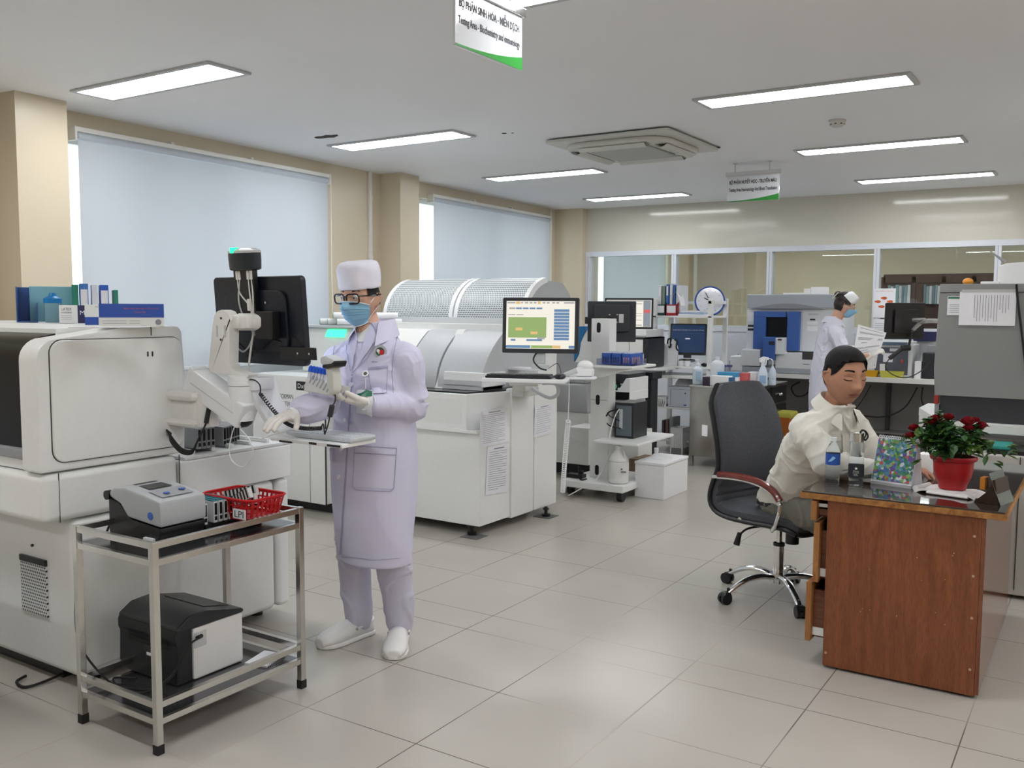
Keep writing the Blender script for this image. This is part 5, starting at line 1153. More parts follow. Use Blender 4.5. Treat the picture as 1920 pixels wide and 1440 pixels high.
shelf_box(1386, 1402, 700, 716, 8.85, .08, mat('coral_red_box', (.55, .10, .10), .5), 'coral red small box before the grey analyser tray', 'small_box', 'box', KT, 'supplies on the steel cabinet')
shelf_box(1402, 1418, 698, 716, 8.98, .1, plastic, 'white small box beside the coral red box', 'small_box', 'box', KT, 'supplies on the steel cabinet')
q = MB(); q.box((-.13, -.09, 0), (.15, .10, .012), .003, M=T(-2.98, 8.72, KT) @ rot(0, 0, 12)); tag(q.build('paper_pad', paper, loc=(-2.98, 8.72, KT)), 'white pads of paper at the cabinet corner near the spray bottle', 'paper')
for k, (dx, dy) in enumerate(((-.02, -.08), (.08, -.08))): q = MB(); q.cyl((-3.0+dx, 8.66, KT+.018), (-2.95+dx, 8.665, KT+.018), .006, n=8); tag(q.build('pen', blue, loc=(-3.0+dx, 8.66, KT+.018)), ['blue capped pen lying on the white pad, inner one', 'blue capped pen lying on the white pad, towards the corner'][k], 'pen', 'pens on the pad')
# pipettes bundle in a beaker
pb = thing('pipette_beaker', 'clear beaker of slanting purple-tipped pipettes on the steel cabinet', 'beaker', (-3.18, 9.0, KT)); cx_ = gy(1362, 690, 9.0).x
MB().lathe([(.04, 0), (.042, .09), (.04, .09), (.038, .004)], (cx_, 9.0, KT), n=18).build('beaker', mat('cloudy_plastic', (.62, .66, .68), .2), pb)
for k in range(6):
    a_ = k*1.05; q = MB(); q.cyl((cx_+.012*math.cos(a_), 9.0+.012*math.sin(a_), KT+.02), (cx_+.03*math.cos(a_)+.02, 9.0+.03*math.sin(a_), KT+.17), .006, n=8); p_ = q.build('pipette', mat('pipette_grey', (.45, .45, .52), .3), pb); q = MB(); q.cyl((cx_+.03*math.cos(a_)+.02, 9.0+.03*math.sin(a_), KT+.165), (cx_+.033*math.cos(a_)+.022, 9.0+.033*math.sin(a_), KT+.185), .009, n=8); q.build('pipette_tip', mat('purple_tip', (.10, .08, .25), .4), p_)
# orange bin
ob = thing('waste_bin', 'orange bin with yellow liner tucked beside the steel cabinet', 'bin', (-2.62, 9.3, 0))
x0, x1, a, b = fpx(9.25, 1447, 1475, 782, 850); q = MB(); q.box((x0, 9.25, 0), (x1+.03, 9.5, b), .012, taper=1.08); q.build('bin_body', mat('bin_orange', (.45, .13, .02), .5), ob)
q = MB(); q.box((x0-.01, 9.24, b-.02), (x1+.045, 9.51, b+.045), .02); q.build('bin_liner', mat('liner_yellow', (.52, .50, .08), .5, bump=.6, bscale=30), ob)
# ================================================================== counter along the partition
cn = thing('lab_counter', 'long white counter along the glass partition with dark recess beneath', 'counter', (-1.8, 10.1, 0))
CY, CT = 9.85, .865
q = MB(); q.box((-3.30, CY, CT-.05), (1.5, 10.47, CT), .004); q.build('worktop', mat('counter_white', (.72, .72, .70), .35), cn)
for x in (-3.25, -1.95, -.6, .8): q = MB(); q.box((x-.02, 10.35, 0), (x+.02, 10.40, CT-.05)); q.build('leg', dark, cn)
q = MB(); q.box((-3.28, 10.40, .06), (1.5, 10.43, CT-.05)); q.box((-3.28, 10.2, .25), (1.5, 10.4, .27)); q.build('back_panel', mat('recess_grey', (.16, .155, .15), .5), cn)
for k, (p, lab) in enumerate((([(1633, 722), (1610, 760), (1580, 790), (1560, 800)], 'grey cable hanging under the counter behind the seated man'), ([(1720, 726), (1700, 760), (1672, 778), (1640, 782), (1600, 776)], 'black cable drooping under the counter toward the floor rail'), ([(1730, 726), (1728, 750), (1735, 768)], 'short black cable under the counter near the grey machine'), ([(1500, 716), (1484, 726), (1492, 742), (1510, 740), (1525, 722)], 'black cable loop under the counter beside the drawers'))):
    q = MB(); q.tube([gy(u, v, 10.1) for u, v in p], .008 if k else .005, 6); tag(q.build('power_cable', rubber, loc=gy(*p[0], 10.1)), lab, 'cable', 'cables under the counter')
# Siemens coagulation analyser
SA = thing('coagulation_analyser', 'white and blue bench analyser with grey lid and blue columns', 'analyser', (-2.9, 10.0, CT))
SYf = 9.93
gsh = mat('analyser_lid_grey', (.34, .37, .41), .35); wsh = mat('analyser_white', (.66, .68, .70), .4); bsh = mat('analyser_blue_panel', (.035, .10, .34), .4)
def sx(u): return gy(u, 620, SYf).x
def sz(v): return gy(1470, v, SYf).z
q = MB(); q.box((sx(1398), SYf+.02, sz(658)), (sx(1580), 10.44, sz(579)), .01); q.build('body', wsh, SA)
q = MB(); n = 12
lo = [(sx(1400)+(sx(1562)-sx(1400))*i/n, sz(579)) for i in range(n+1)]
q.box((sx(1400), SYf-.02, sz(578)), (sx(1568), 10.44, sz(552)), .012); q.build('lid', gsh, SA)
q = MB(); q.prism([(sx(1408), sz(579)), (sx(1545), sz(579))]+[(sx(1545)+(sx(1408)-sx(1545))*i/n, sz(579)+(sz(569)-sz(579))*math.sin(math.pi*i/n)) for i in range(1, n)], SYf-.03, SYf-.018, 'y'); q.build('lid_arc', mat('lid_arc_grey', (.22, .23, .25), .4), SA)
q = MB(); q.box((sx(1414), SYf-.03, sz(655)), (sx(1437), SYf+.03, sz(585)), .006); q.box((sx(1414), SYf-.032, sz(595)), (sx(1474), SYf+.03, sz(584)), .006); q.box((sx(1477), SYf-.03, sz(657)), (sx(1500), SYf+.03, sz(584)), .006); q.build('blue_columns', bsh, SA)
q = MB(); q.box((sx(1437), SYf+.005, sz(632)), (sx(1477), SYf+.025, sz(595))); q.build('dark_window', mat('smoked_acrylic'), SA)
q = MB(); q.box((sx(1396), SYf-.10, sz(688)), (sx(1432), SYf+.2, sz(656)), .015); q.box((sx(1460), SYf-.09, sz(690)), (sx(1580), SYf+.2, sz(660)), .01); q.build('lower_front', wsh, SA)
q = MB(); q.box((sx(1438), SYf-.14, sz(675)), (sx(1461), SYf+.02, sz(632)), .01); q.build('blue_door', bsh, SA)
q = MB(); q.box((sx(1461), SYf-.13, sz(664)), (sx(1477), SYf+.02, sz(633)), .008); q.build('loading_unit', wsh, SA)
q = MB(); q.box((sx(1466), SYf-.133, sz(638)), (sx(1473), SYf-.128, sz(635))); q.box((sx(1450), SYf-.143, sz(646)), (sx(1460), SYf-.138, sz(640))); q.box((sx(1401), SYf+.017, sz(614)), (sx(1412), SYf+.021, sz(610))); q.box((sx(1401), SYf+.017, sz(621)), (sx(1412), SYf+.021, sz(617))); q.box((sx(1517), SYf+.017, sz(600)), (sx(1527), SYf+.021, sz(597))); q.build('black_plates', black, SA)
q = MB(); q.box((sx(1400), SYf+.017, sz(603)), (sx(1413), SYf+.021, sz(587))); q.box((sx(1512), SYf+.017, sz(608)), (sx(1532), SYf+.021, sz(602))); q.box((sx(1512), SYf+.017, sz(620)), (sx(1532), SYf+.021, sz(611))); q.build('labels', paper, SA)
text('SIEMENS', .10, .017, T(sx(1523), SYf+.0195, sz(589)), inkl, SA)
q = MB(); q.box((sx(1398), SYf-.09, CT+.001), (sx(1590), 10.40, sz(689)), .006); q.build('foot_plinth', gsh, SA)
q = MB(); q.box((sx(1510), SYf-.0915, sz(672)), (sx(1545), SYf-.0885, sz(658.5)), .001); q.box((sx(1512), SYf-.0915, sz(681)), (sx(1524), SYf-.0885, sz(680))); q.build('drawer_outline', seam, SA)
for (u0, u1, v0, v1, lab, mm) in ((1468, 1508, 549, 552, 'flat white rack parts on the grey analyser lid', plastic), (1507, 1520, 541, 552, 'small white holder standing on the grey analyser lid', warmwhite), (1520, 1548, 538, 552, 'white sloping tray stacked on the grey analyser lid', plastic)):
    shelf_box(u0, u1, v0, v1, 10.05, .15, mm, lab, 'lid_item', 'tray', sz(552)+.002, 'things on the analyser lid')
# tube rack with blue caps and a dropper bottle at the counter end
tube_rack(T(gy(1380, 667, 9.9).x, 9.9, CT+.0005), .17, .06, .05, mat('rack_dark', (.03, .04, .05), .4), 'rack of blue-capped tubes at the start of the counter', 8, mat('tube_dark', (.05, .08, .1), .3), capm=mat('cap_blue', (.0, .18, .45), .4))
x = gy(1382, 650, 10.0).x; t = thing('dropper_bottle', 'white bottle with black cap behind the blue-capped tubes', 'bottle', (x, 10.05, CT)); MB().lathe([(.022, 0), (.022, .08), (.010, .10), (.010, .105), (0, .106)], (x, 10.05, CT), n=14).build('bottle_body', plastic, t); MB().lathe([(.013, .10), (.011, .14), (.005, .15), (.004, .18), (0, .181)], (x, 10.05, CT), n=12).build('dropper_cap', black, t)
shelf_box(1368, 1396, 668, 690, 9.86, .25, plastic, 'white low appliance with cream lid in front of the blue-capped rack', 'small_appliance', 'appliance', CT, None, .015)
# behind the woman: posters, monitor on arm, bench devices
def bwl(u, v, off):
    d = ray(u, v); n_ = BW.to_3x3() @ Vector((0, 1, 0)); t_ = ((BW @ Vector((0, off, 0)))-EYEP).dot(n_)/d.dot(n_); return BW.inverted() @ (EYEP+d*t_)
def poster(u0, v0, u1, v1, label, fn):
    a = bwl(u0, v0, -.002); b = bwl(u1, v1, -.002); t = thing('wall_poster', label, 'poster', BW @ Vector((a.x, 0, b.z)), group='notices on the glass partition')
    MB(BW).box((a.x, -.016, b.z), (b.x, -.0135, a.z)).build('sheet', paper, t); fn(t, a, b); return t
def pf1(t, a, b):
    w_, h_ = b.x-a.x, a.z-b.z; oc = mat('poster_orange', (.60, .12, .04), .6)
    for fx, fz in ((.22, .45), (.5, .33), (.78, .45), (.4, .62), (.8, .68)):
        q = MB(BW); q.ball((a.x+w_*fx, -.0165, a.z-h_*fz), (w_*.13, .0012, h_*.05), 10); q.box((a.x+w_*(fx-.16), -.0175, a.z-h_*fz-.008), (a.x+w_*(fx+.02), -.0155, a.z-h_*fz+.01)); q.build('hand_drawing', oc, t)
    text('QUY TRÌNH RỬA TAY', w_*.8, h_*.05, BW @ T(a.x+w_/2, -.0165, a.z-h_*.09), oc, t)
poster(1639, 541, 1678, 596, 'poster with orange hand-washing drawings on the glass partition', pf1)
def pf2(t, a, b):
    w_, h_ = b.x-a.x, a.z-b.z; q = MB(BW)
    for k in range(9): q.box((a.x+w_*.1, -.017, a.z-h_*(.18+.085*k)-.003), (a.x+w_*(.85-.2*(k % 3 == 1)), -.0155, a.z-h_*(.18+.085*k)))
    q.build('print_lines', inkl, t)
poster(1638, 598, 1672, 645, 'black and white printed notice below the hand-washing poster', pf2)
MW = frame(P3(1697, 602, 9.15), (.80, .60, 0), (.05, .0, 1)); t = thing('computer_monitor', 'black monitor back on a silver arm beside the notices', 'monitor', M=MW)
q = MB(MW); q.prism(rrect(.40, .36, .012, 3), 0, .03, 'y', bev=.005); q.prism(rrect(.24, .24, .02, 3), -.03, .002, 'y', bev=.006); q.build('back_shell', black, t)
q = MB(); q.tube([MW @ Vector((.05, -.03, -.09)), P3(1712, 618, 9.0), P3(1725, 606, 8.9), P3(1738, 602, 8.8), P3(1765, 602, 8.7)], .022, 8); q.tube([P3(1712, 600, 9.), P3(1735, 600, 8.9)], .02, 8); q.build('support_arm', steel, t)
dv = thing('blood_gas_analyser', 'grey panelled bench device with paper notes beside the nurse', 'analyser', (-1.9, 9.95, CT))
x0, x1, z0, z1 = fpx(9.95, 1636, 1712, 641, 699); q = MB(); q.box((x0, 9.95, CT+.001), (x1, 10.35, z1-.03), .01); q.box((x0, 9.93, z1-.03), (x1-.02, 10.3, z1), .01); q.build('housing', wsh, dv)
q = MB(); q.box((x0+.02, 9.944, CT+.03), (x1-.04, 9.952, z1-.06)); q.build('front_panel', mat('slate_panel', (.10, .11, .14), .35), dv)
q = MB(); q.box((x0+.06, 9.925, z1-.035), (x1-.05, 9.935, z1-.008)); q.build('display_bar', mat('slate_blue', (.12, .18, .27), .3), dv)
q = MB(); q.box((x0+.16, 9.939, z1-.10), (x0+.24, 9.944, z1-.07)); q.box((x0+.10, 9.939, z1-.21), (x0+.19, 9.944, z1-.12)); q.box((x0+.07, 9.939, z1-.30), (x0+.12, 9.944, z1-.23)); q.build('paper_notes', paper, dv)
q = MB(); q.ball((x0+.28, 9.94, z1-.20), (.012, .004, .02), 8); q.build('red_light', mat('red_lamp', (.5, .05, .04), .4), dv)
bsn = MB(); a = P3(1668, 672, 9.1); b_ = P3(1690, 655, 9.1); bsn.cyl(a, b_, .022, n=12); bsn.cyl(b_+Vector((0, 0, .01)), P3(1706, 652, 9.1), .03, n=12); bsn.tube([P3(1703, 655, 9.1), P3(1706, 640, 9.12), P3(1709, 625, 9.14)], .012, 8); bsn.tube([a, P3(1660, 688, 9.1), P3(1675, 703, 9.1), P3(1700, 708, 9.1), P3(1728, 695, 9.1), P3(1745, 675, 9.1)], .005, 6)
tag(bsn.build('barcode_scanner', black, loc=a), 'black handheld scanner hanging under the arm-mounted black monitor', 'scanner')
for (u0, u1, mm, lab) in ((1621, 1646, mat('tray_orange_yellow', (.68, .36, .01), .4), 'orange-yellow tray on the counter behind the seated man'), (1649, 1694, mat('tray_yellow', (.62, .60, .10), .4), 'yellow tray on the counter below the slate device')):
    x0, x1, z0, z1 = fpx(9.88, u0, u1, 693, 707); q = MB(); q.raw([(x0+.012, 9.88, CT+.001), (x1-.012, 9.88, CT+.001), (x1-.012, 9.93, CT+.001), (x0+.012, 9.93, CT+.001), (x0, 9.87, CT+.065), (x1, 9.87, CT+.065), (x1, 9.94, CT+.065), (x0, 9.94, CT+.065)], [(0, 1, 2, 3), (0, 4, 5, 1), (1, 5, 6, 2), (2, 6, 7, 3), (3, 7, 4, 0)]); tag(q.build('plastic_tray', mm, loc=(x0, 9.88, CT), smooth=False), lab, 'tray', 'yellow trays on the counter')
shelf_box(1728, 1756, 662, 700, 9.95, .3, dark, 'black small printer at the counter beside the grey machine', 'receipt_printer', 'printer', CT, None, .01)
shelf_box(1736, 1756, 648, 661, 10.1, .2, midgrey, 'dark slotted box behind the black small printer', 'slotted_box', 'box', CT+.22, None, .004)
shelf_box(1714, 1727, 678, 706, 9.92, .1, plastic, 'white carton on the counter before the black printer', 'small_carton', 'box', CT, None, .003)
shelf_box(1712, 1756, 622, 640, 10.3, .1, mat('dark_blue_pack', (.02, .02, .08), .5), 'dark blue pack high behind the arm-mounted monitor', 'blue_pack', 'box', None, None, .004)
shelf_box(1713, 1756, 640, 700, 10.38, .05, plastic, 'white board leaning on the partition behind the black printer', 'white_board', 'board', CT, None, .003)
# office bookcase beyond the glass
ob2 = thing('office_bookcase', 'dark brown bookcase with binders seen through the glass partition', 'bookcase', (-3.0, 15.3, 0))
def ox(u): return gy(u, 560, 15.2).x
def oz(v): return gy(1760, v, 15.2).z
q = MB(); q.box((ox(1655), 15.22, 0), (ox(1885), 15.6, oz(513)), .01); q.build('case', mat('dark_walnut', (.045, .022, .018), .4), ob2)
q = MB()
for u in (1655, 1712, 1768, 1825, 1880): q.box((ox(u)-.03, 15.2, .1), (ox(u)+.03, 15.23, oz(518)))
q.box((ox(1655), 15.2, oz(530)), (ox(1885), 15.225, oz(514))); q.build('case_frame', mat('dark_walnut'), ob2)
bc_ = [mat('binder_teal', (.15, .24, .26), .5), mat('binder_white', (.4, .42, .44), .5), mat('binder_blue_grey', (.10, .14, .20), .5)]; random.seed(9); kk = 0
for u0, u1 in ((1665, 1708), (1732, 1764), (1775, 1820)):
    u = u0
    while u < u1-4:
        w_ = 4+random.random()*3; x0, x1, a, b = ox(u), ox(u+w_), oz(570), oz(533+random.random()*4)
        o_ = MB().box((x0, 15.17, a), (x1-.004, 15.215, b), .003).build('binder', bc_[kk % 3], loc=((x0+x1)/2, 15.18, a)); tag(o_, 'binder in the dark bookcase behind the glass', 'binder', 'binders in the office bookcase'); u += w_; kk += 1
# ================================================================== the big grey machine and its table
gm = thing('grey_instrument', 'big grey laboratory machine with dark base and white sheet taped on', 'machine', (-.3, 6.3, .93))
gmt = mat('instrument_grey', (.245, .25, .25), .5); GY = 5.92
def gxx(u, v): return gy(u, v, GY).x
xa, xb, xc = gxx(1762, 545), gxx(1751, 690), gxx(1752, 741); za, zm, zc = gy(1762, 533, GY).z, gy(1751, 690, GY).z, gy(1752, 741, GY).z; zd = gy(1760, 787, GY).z
q = MB(); q.prism([(xa, za-.05), (.6, za-.05), (.6, zc), (xc, zc), (xb, zm)], GY, 6.9, 'y', bev=.004); q.build('housing', gmt, gm)
q = MB(); q.prism([(xa, za), (.6, za), (.6, za-.048), (xa, za-.048)], GY-.004, 6.9, 'y', bev=.004); q.build('lid_strip', gmt, gm)
q = MB(); q.box((gxx(1762, 760), GY+.01, zd), (.6, 6.88, zc), .004); q.build('dark_base', mat('slate_base', (.035, .037, .043), .4), gm)
q = MB(); q.box((gxx(1751, 748), GY-.01, gy(1755, 757, GY).z), (gxx(1760, 748), GY+.02, gy(1755, 741, GY).z), .003); q.build('red_latch', mat('latch_red', (.30, .03, .025), .4), gm)
q = MB(); q.box((gxx(1752, 770), GY, zd+.01), (gxx(1760, 770), GY+.05, gy(1755, 757, GY).z)); q.build('latch_bar', midgrey, gm)
def sheet_y(u0, v0, u1, v1, Y, label, vert=True, green_top=False, tape=False):
    a, b = gy(u0, v0, Y), gy(u1, v1, Y); t = thing('notice_sheet', label, 'paper', (a.x, Y, b.z)); MB().box((a.x, Y-.002, b.z), (b.x, Y, a.z)).build('page', paper, t)
    q = MB(); w_, h_ = b.x-a.x, a.z-b.z
    if vert:
        for k in range(13): q.box((a.x+w_*(.27+.05*k), Y-.003, b.z+h_*(.12+.25*(k > 8)+.1*(k % 3 == 0))), (a.x+w_*(.275+.05*k)+.001, Y-.0015, a.z-h_*.1))
    else:
        for k in range(5): q.box((a.x+w_*.15, Y-.003, b.z+h_*(.15+.1*k)), (a.x+w_*.85, Y-.0015, b.z+h_*(.15+.1*k)+.002))
    q.build('print_lines', inkl, t)
    if green_top: MB().box((a.x+.003, Y-.003, a.z-h_*.12), (b.x-.003, Y-.0015, a.z-.003)).build('green_header', mat('dark_green_print', (.01, .16, .08), .5), t)
    return t
sheet_y(1777, 556, 1802, 591, GY-.001, 'white card with green header on the grey machine', False, True)
sheet_y(1800, 547, 1903, 611, GY-.005, 'large white sheet with sideways text taped on the grey machine')
q = MB(); a, b = gy(1804, 543, GY), gy(1908, 548, GY); q.box((a.x, GY-.008, b.z), (b.x, GY-.0055, a.z)); tag(q.build('tape_strip', mat('clear_tape', (.5, .5, .5), .2), loc=a), 'clear tape strip holding the large sheet on the grey machine', 'tape')
q = MB(); q.tube([gy(1906, 533, GY-.02), gy(1908, 560, GY-.012), gy(1914, 610, GY-.012), gy(1920, 660, GY-.012), gy(1924, 700, GY-.012)], .006, 6); tag(q.build('machine_cable', rubber, loc=gy(1906, 533, GY)), 'black cable hanging down the front of the grey machine', 'cable')
t = thing('sample_processor', 'white rounded instrument on top of the grey machine', 'instrument', (-.2, 6.4, za)); a = gy(1873, 530, 6.3); pz = [(a.x, za+.001), (a.x, gy(1873, 500, 6.3).z)]+[(a.x+.04*i, gy(1873+12*i, 497-5*math.sin(min(1, i/5)*1.5), 6.3).z) for i in range(1, 8)]+[(.5, gy(1960, 490, 6.3).z), (.5, za+.001)]
MB().prism(pz, 6.2, 6.75, 'y', bev=.006).build('instrument_cover', plastic, t)
q = MB(); p0, p1 = gy(1857, 471, 6.3), gy(1884, 491, 6.3); q.cyl(p0, p1, .003, .010, n=8); q.build('raised_probe', midgrey, t)
q = MB(); q.ball((gy(1815, 528, 6.1).x, 6.1, za+.018), (.03, .03, .022), 12); tag(q.build('orange_cap', mat('orange_peel', (.75, .30, .04), .5), loc=(gy(1815, 528, 6.1).x, 6.1, za)), 'small orange round object on the grey machine top', 'cap')
q = MB(); q.box((gy(1840, 528, 6.2).x, 6.15, za+.001), (gy(1875, 528, 6.2).x, 6.3, za+.02), .006); tag(q.build('white_pad', plastic, loc=(gy(1850, 528, 6.2).x, 6.2, za)), 'flat white pad between orange object and white instrument', 'pad')
tb = thing('white_table', 'white table under the grey machine behind the roses', 'table', (-.2, 6.3, 0))
q = MB(); q.prism([(gy(1722, 790, 6.6).x, 6.6), (gy(1765, 790, 5.86).x, 5.86), (.7, 5.86), (.7, 6.95), (gy(1722, 790, 6.6).x, 6.95)], zd-.055, zd-.001, 'z', bev=.004); q.build('table_top', mat('counter_white'), tb)
for x in (gy(1790, 800, 6.9).x, .6):
    for y in (6.0, 6.85): q = MB(); q.box((x-.02, y-.02, 0), (x+.02, y+.02, zd-.055)); q.build('leg', white, tb)
lc = thing('light_grey_cabinet', 'light grey cabinet under the white table, beyond the desk', 'cabinet', (-.3, 5.6, 0)); x0 = gy(1797, 870, 5.55).x; z1 = gy(1850, 852, 5.55).z
q = MB(); q.box((x0, 5.55, .02), (.5, 6.3, z1), .008); q.build('case', mat('warm_grey_cabinet', (.50, .48, .45), .5), lc)
x1_ = gy(1913, 870, 5.55).x; q = MB(); q.box((x1_-.002, 5.545, .05), (x1_+.002, 5.552, z1)); q.build('door_gap', seam, lc)
q = MB(); q.box((gy(1850, 850, 5.6).x, 5.6, z1+.001), (.4, 5.9, z1+.022), .003); tag(q.build('black_tray', black, loc=(-.4, 5.7, z1)), 'black flat tray on the light grey cabinet', 'tray')
q = MB(); q.box((gy(1845, 842, 5.62).x, 5.62, z1+.023), (gy(1893, 842, 5.62).x, 5.85, z1+.04), .003); tag(q.build('teal_folder', mat('teal_plastic', (.03, .30, .26), .5), loc=(-.4, 5.7, z1+.02)), 'teal folder lying on the black tray behind the roses', 'folder')
t = thing('white_carton', 'white carton with knobs below the counter near the roses', 'box', (-.95, 6.7, 0)); x0, x1, z0, z1 = fpx(6.75, 1722, 1754, 772, 800); q = MB(); q.box((x0, 6.75, z0-.05), (x1, 6.95, z1), .006); q.build('carton', warmwhite, t)
for u in (1728, 1736, 1742): x = gy(u, 770, 6.8).x; q = MB(); q.cyl((x, 6.8, z1), (x, 6.8, z1+.018), .012, n=10); q.build('knob', plastic, t)
# ================================================================== office desk
def wood(name, c0, c1, axis='Z', rough=.35, coat=0., scale=1.):
    m = mat(name, c0, rough, coat=coat); nt = m.node_tree; b = nt.nodes['Principled BSDF']
    tc = nd(nt, 'ShaderNodeTexCoord'); mp = nd(nt, 'ShaderNodeMapping'); nt.links.new(tc.outputs['Object'], mp.inputs[0])
    sc_ = {'X': (1.2, 14, 14), 'Y': (14, 1.2, 14), 'Z': (14, 14, 1.2)}[axis]; mp.inputs['Scale'].default_value = [x*scale for x in sc_]
    n1 = nd(nt, 'ShaderNodeTexNoise'); n1.inputs['Scale'].default_value = 1.6; n1.inputs['Detail'].default_value = 8; n1.inputs['Distortion'].default_value = 1.2; nt.links.new(mp.outputs[0], n1.inputs['Vector'])
    cr = nd(nt, 'ShaderNodeValToRGB'); cr.color_ramp.elements[0].position = .3; cr.color_ramp.elements[1].position = .7
    cr.color_ramp.elements[0].color = (*c1, 1); cr.color_ramp.elements[1].color = (*c0, 1); nt.links.new(n1.outputs['Fac'], cr.inputs[0])
    n2 = nd(nt, 'ShaderNodeTexNoise'); n2.inputs['Scale'].default_value = 22; n2.inputs['Detail'].default_value = 3; nt.links.new(mp.outputs[0], n2.inputs['Vector'])
    mx = nd(nt, 'ShaderNodeMix', data_type='RGBA', blend_type='MULTIPLY'); mx.inputs[0].default_value = .45; nt.links.new(cr.outputs[0], mx.inputs[6])
    c2 = nd(nt, 'ShaderNodeValToRGB'); c2.color_ramp.elements[0].position = .35; c2.color_ramp.elements[0].color = (.45, .4, .38, 1); c2.color_ramp.elements[1].position = .55; nt.links.new(n2.outputs['Fac'], c2.inputs[0]); nt.links.new(c2.outputs[0], mx.inputs[7])
    nt.links.new(mx.outputs[2], b.inputs['Base Color']); return m
wd = wood('desk_red_brown_laminate', (.265, .088, .034), (.165, .048, .018), 'Z', .30, .0)
wdg = wood('desk_panel_gloss', (.24, .08, .035), (.15, .045, .02), 'Z', .12, .3)
edge = wood('worn_yellow_edge', (.46, .22, .06), (.22, .08, .02), 'Y', .5)
edgz = wood('worn_yellow_edge_upright', (.46, .22, .06), (.24, .09, .03), 'Z', .5)
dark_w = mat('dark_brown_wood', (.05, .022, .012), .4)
dk_ = thing('office_desk', 'red-brown wooden desk with dark glass top and open drawers', 'desk', (-.69, 4.6, 0))
q = MB(); q.box((-.98, 4.0, .012), (-.388, 4.02, .737), .002); q.build('end_panel', wd, dk_)
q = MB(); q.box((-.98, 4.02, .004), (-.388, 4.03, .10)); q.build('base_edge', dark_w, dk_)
q = MB(); q.box((-.3875, 4.0005, .02), (-.372, 5.22, .736), .001); q.build('modesty_panel', wdg, dk_)
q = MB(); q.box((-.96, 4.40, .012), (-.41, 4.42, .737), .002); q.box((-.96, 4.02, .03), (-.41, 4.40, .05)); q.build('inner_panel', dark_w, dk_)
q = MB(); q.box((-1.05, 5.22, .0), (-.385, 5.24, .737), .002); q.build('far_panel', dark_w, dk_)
q = MB(); q.box((-1.095, 3.985, .737), (-.300, 5.30, .762), .003); tp = q.build('desk_top', edge, dk_)
q = MB(); q.box((-1.088, 3.99, .7625), (-.308, 5.29, .770), .0015); q.build('glass_top', mat('dark_desk_glass', (.030, .018, .014), .06, spec=.8, coat=.6), dk_)
for z0, z1, xf in ((.645, .730, -1.035), (.375, .635, -1.02), (.11, .37, -1.045)):
    q = MB(); q.box((xf-.012, 3.99, z0), (xf+.012, 4.42, z1), .002); dr = q.build('drawer_front', edgz, dk_)
    q = MB(); q.box((xf+.012, 4.03, z0+.015), (-.60, 4.05, z1-.04)); q.box((xf+.012, 4.36, z0+.015), (-.60, 4.38, z1-.04)); q.box((xf+.012, 4.03, z0+.012), (-.6, 4.38, z0+.018)); q.build('drawer_box', wood('drawer_side_wood', (.20, .075, .04), (.12, .04, .02), 'X'), dr)
    q = MB(); q.box((xf+.012, 4.022, z0+.02+.05*(z1-z0 < .1)), (-.985, 4.03, z0+.055), .001); q.build('drawer_rail', plastic, dr)
scrm = mat('screw_cap_pale', (.45, .30, .22), .4)
q = MB()
for x, z in ((-.412, .66), (-.41, .50), (-.408, .33), (-.406, .12), (-.967, .07)): q.cyl((x, 3.999, z), (x, 3.9975, z), .0055, n=12)
q.build('screw_cap', scrm, dk_)
random.seed(4)
m_ = mat('flaked_spot', (.50, .38, .28), .6); q = MB()
for k in range(12): x = -.9+.45*random.random(); z = .25+.40*random.random(); q.cyl((x, 3.9995, z), (x, 3.9985, z), .0012+.0012*random.random(), n=6)
q.build('paint_flecks', m_, dk_)
ZT2 = .7705
# water bottle
def on_desk(u, v): return gz(u, v, ZT2)
pet = mat('clear_pet', (.86, .92, .96), .06, trans=.95, noise=0, ior=1.12)
p = on_desk(1560, 910); c = (p.x, p.y, ZT2); t = thing('water_bottle', 'small clear plastic water bottle with blue label on the desk corner', 'bottle', c)
MB().lathe([(.026, 0), (.030, .006), (.029, .02), (.031, .03), (.029, .045), (.031, .06), (.030, .075), (.031, .09), (.030, .15), (.027, .165), (.018, .185), (.0125, .193), (.0125, .205)], c, n=24, cap=False).build('bottle_body', pet, t)
q = MB(); q.lathe([(.0315, .095), (.0315, .145)], c, n=24, cap=False); lb = q.build('bottle_label', mat('water_label_blue', (.02, .09, .40), .35), t)
q = MB(facing(c)); q.prism([(-.02, .11), (.0, .135), (.012, .128), (-.006, .112)], -.0325, -.0315, 'y'); q.build('label_swoosh', mat('label_light_blue', (.25, .50, .75), .4), lb)
MB().lathe([(.015, .200), (.015, .215), (.0, .216)], c, n=18).build('bottle_cap', mat('frosted_cap', (.7, .75, .8), .3), t)
# glass tumbler bottle
p = on_desk(1604, 912); c = (p.x, p.y, ZT2); t = thing('glass_flask', 'tall glass flask with steel lid, strap and charcoal sleeve', 'bottle', c)
MB().lathe([(.026, 0), (.031, .004), (.031, .195), (.027, .205)], c, n=26, cap=False).build('glass_body', pet, t)
q = MB(); q.lathe([(.0335, .045), (.0335, .098)], c, n=26, cap=False); sl2 = q.build('sleeve', mat('charcoal_sleeve', (.02, .024, .03), .6), t)
FB = facing(c); q = MB(FB)
st_ = [(.007*math.cos(R(90+36*i))*(1 if i % 2 == 0 else .45), .085+.007*math.sin(R(90+36*i))*(1 if i % 2 == 0 else .45)) for i in range(10)]
q.prism(st_, -.0348, -.0334, 'y'); q.build('star_mark', paper, sl2)
text('Phòng', .022, .005, FB @ T(0, -.0345, .073), paper, sl2); text('xét nghiệm', .026, .005, FB @ T(0, -.0345, .066), paper, sl2); text('S.D.', .018, .007, FB @ T(0, -.0345, .057), paper, sl2)
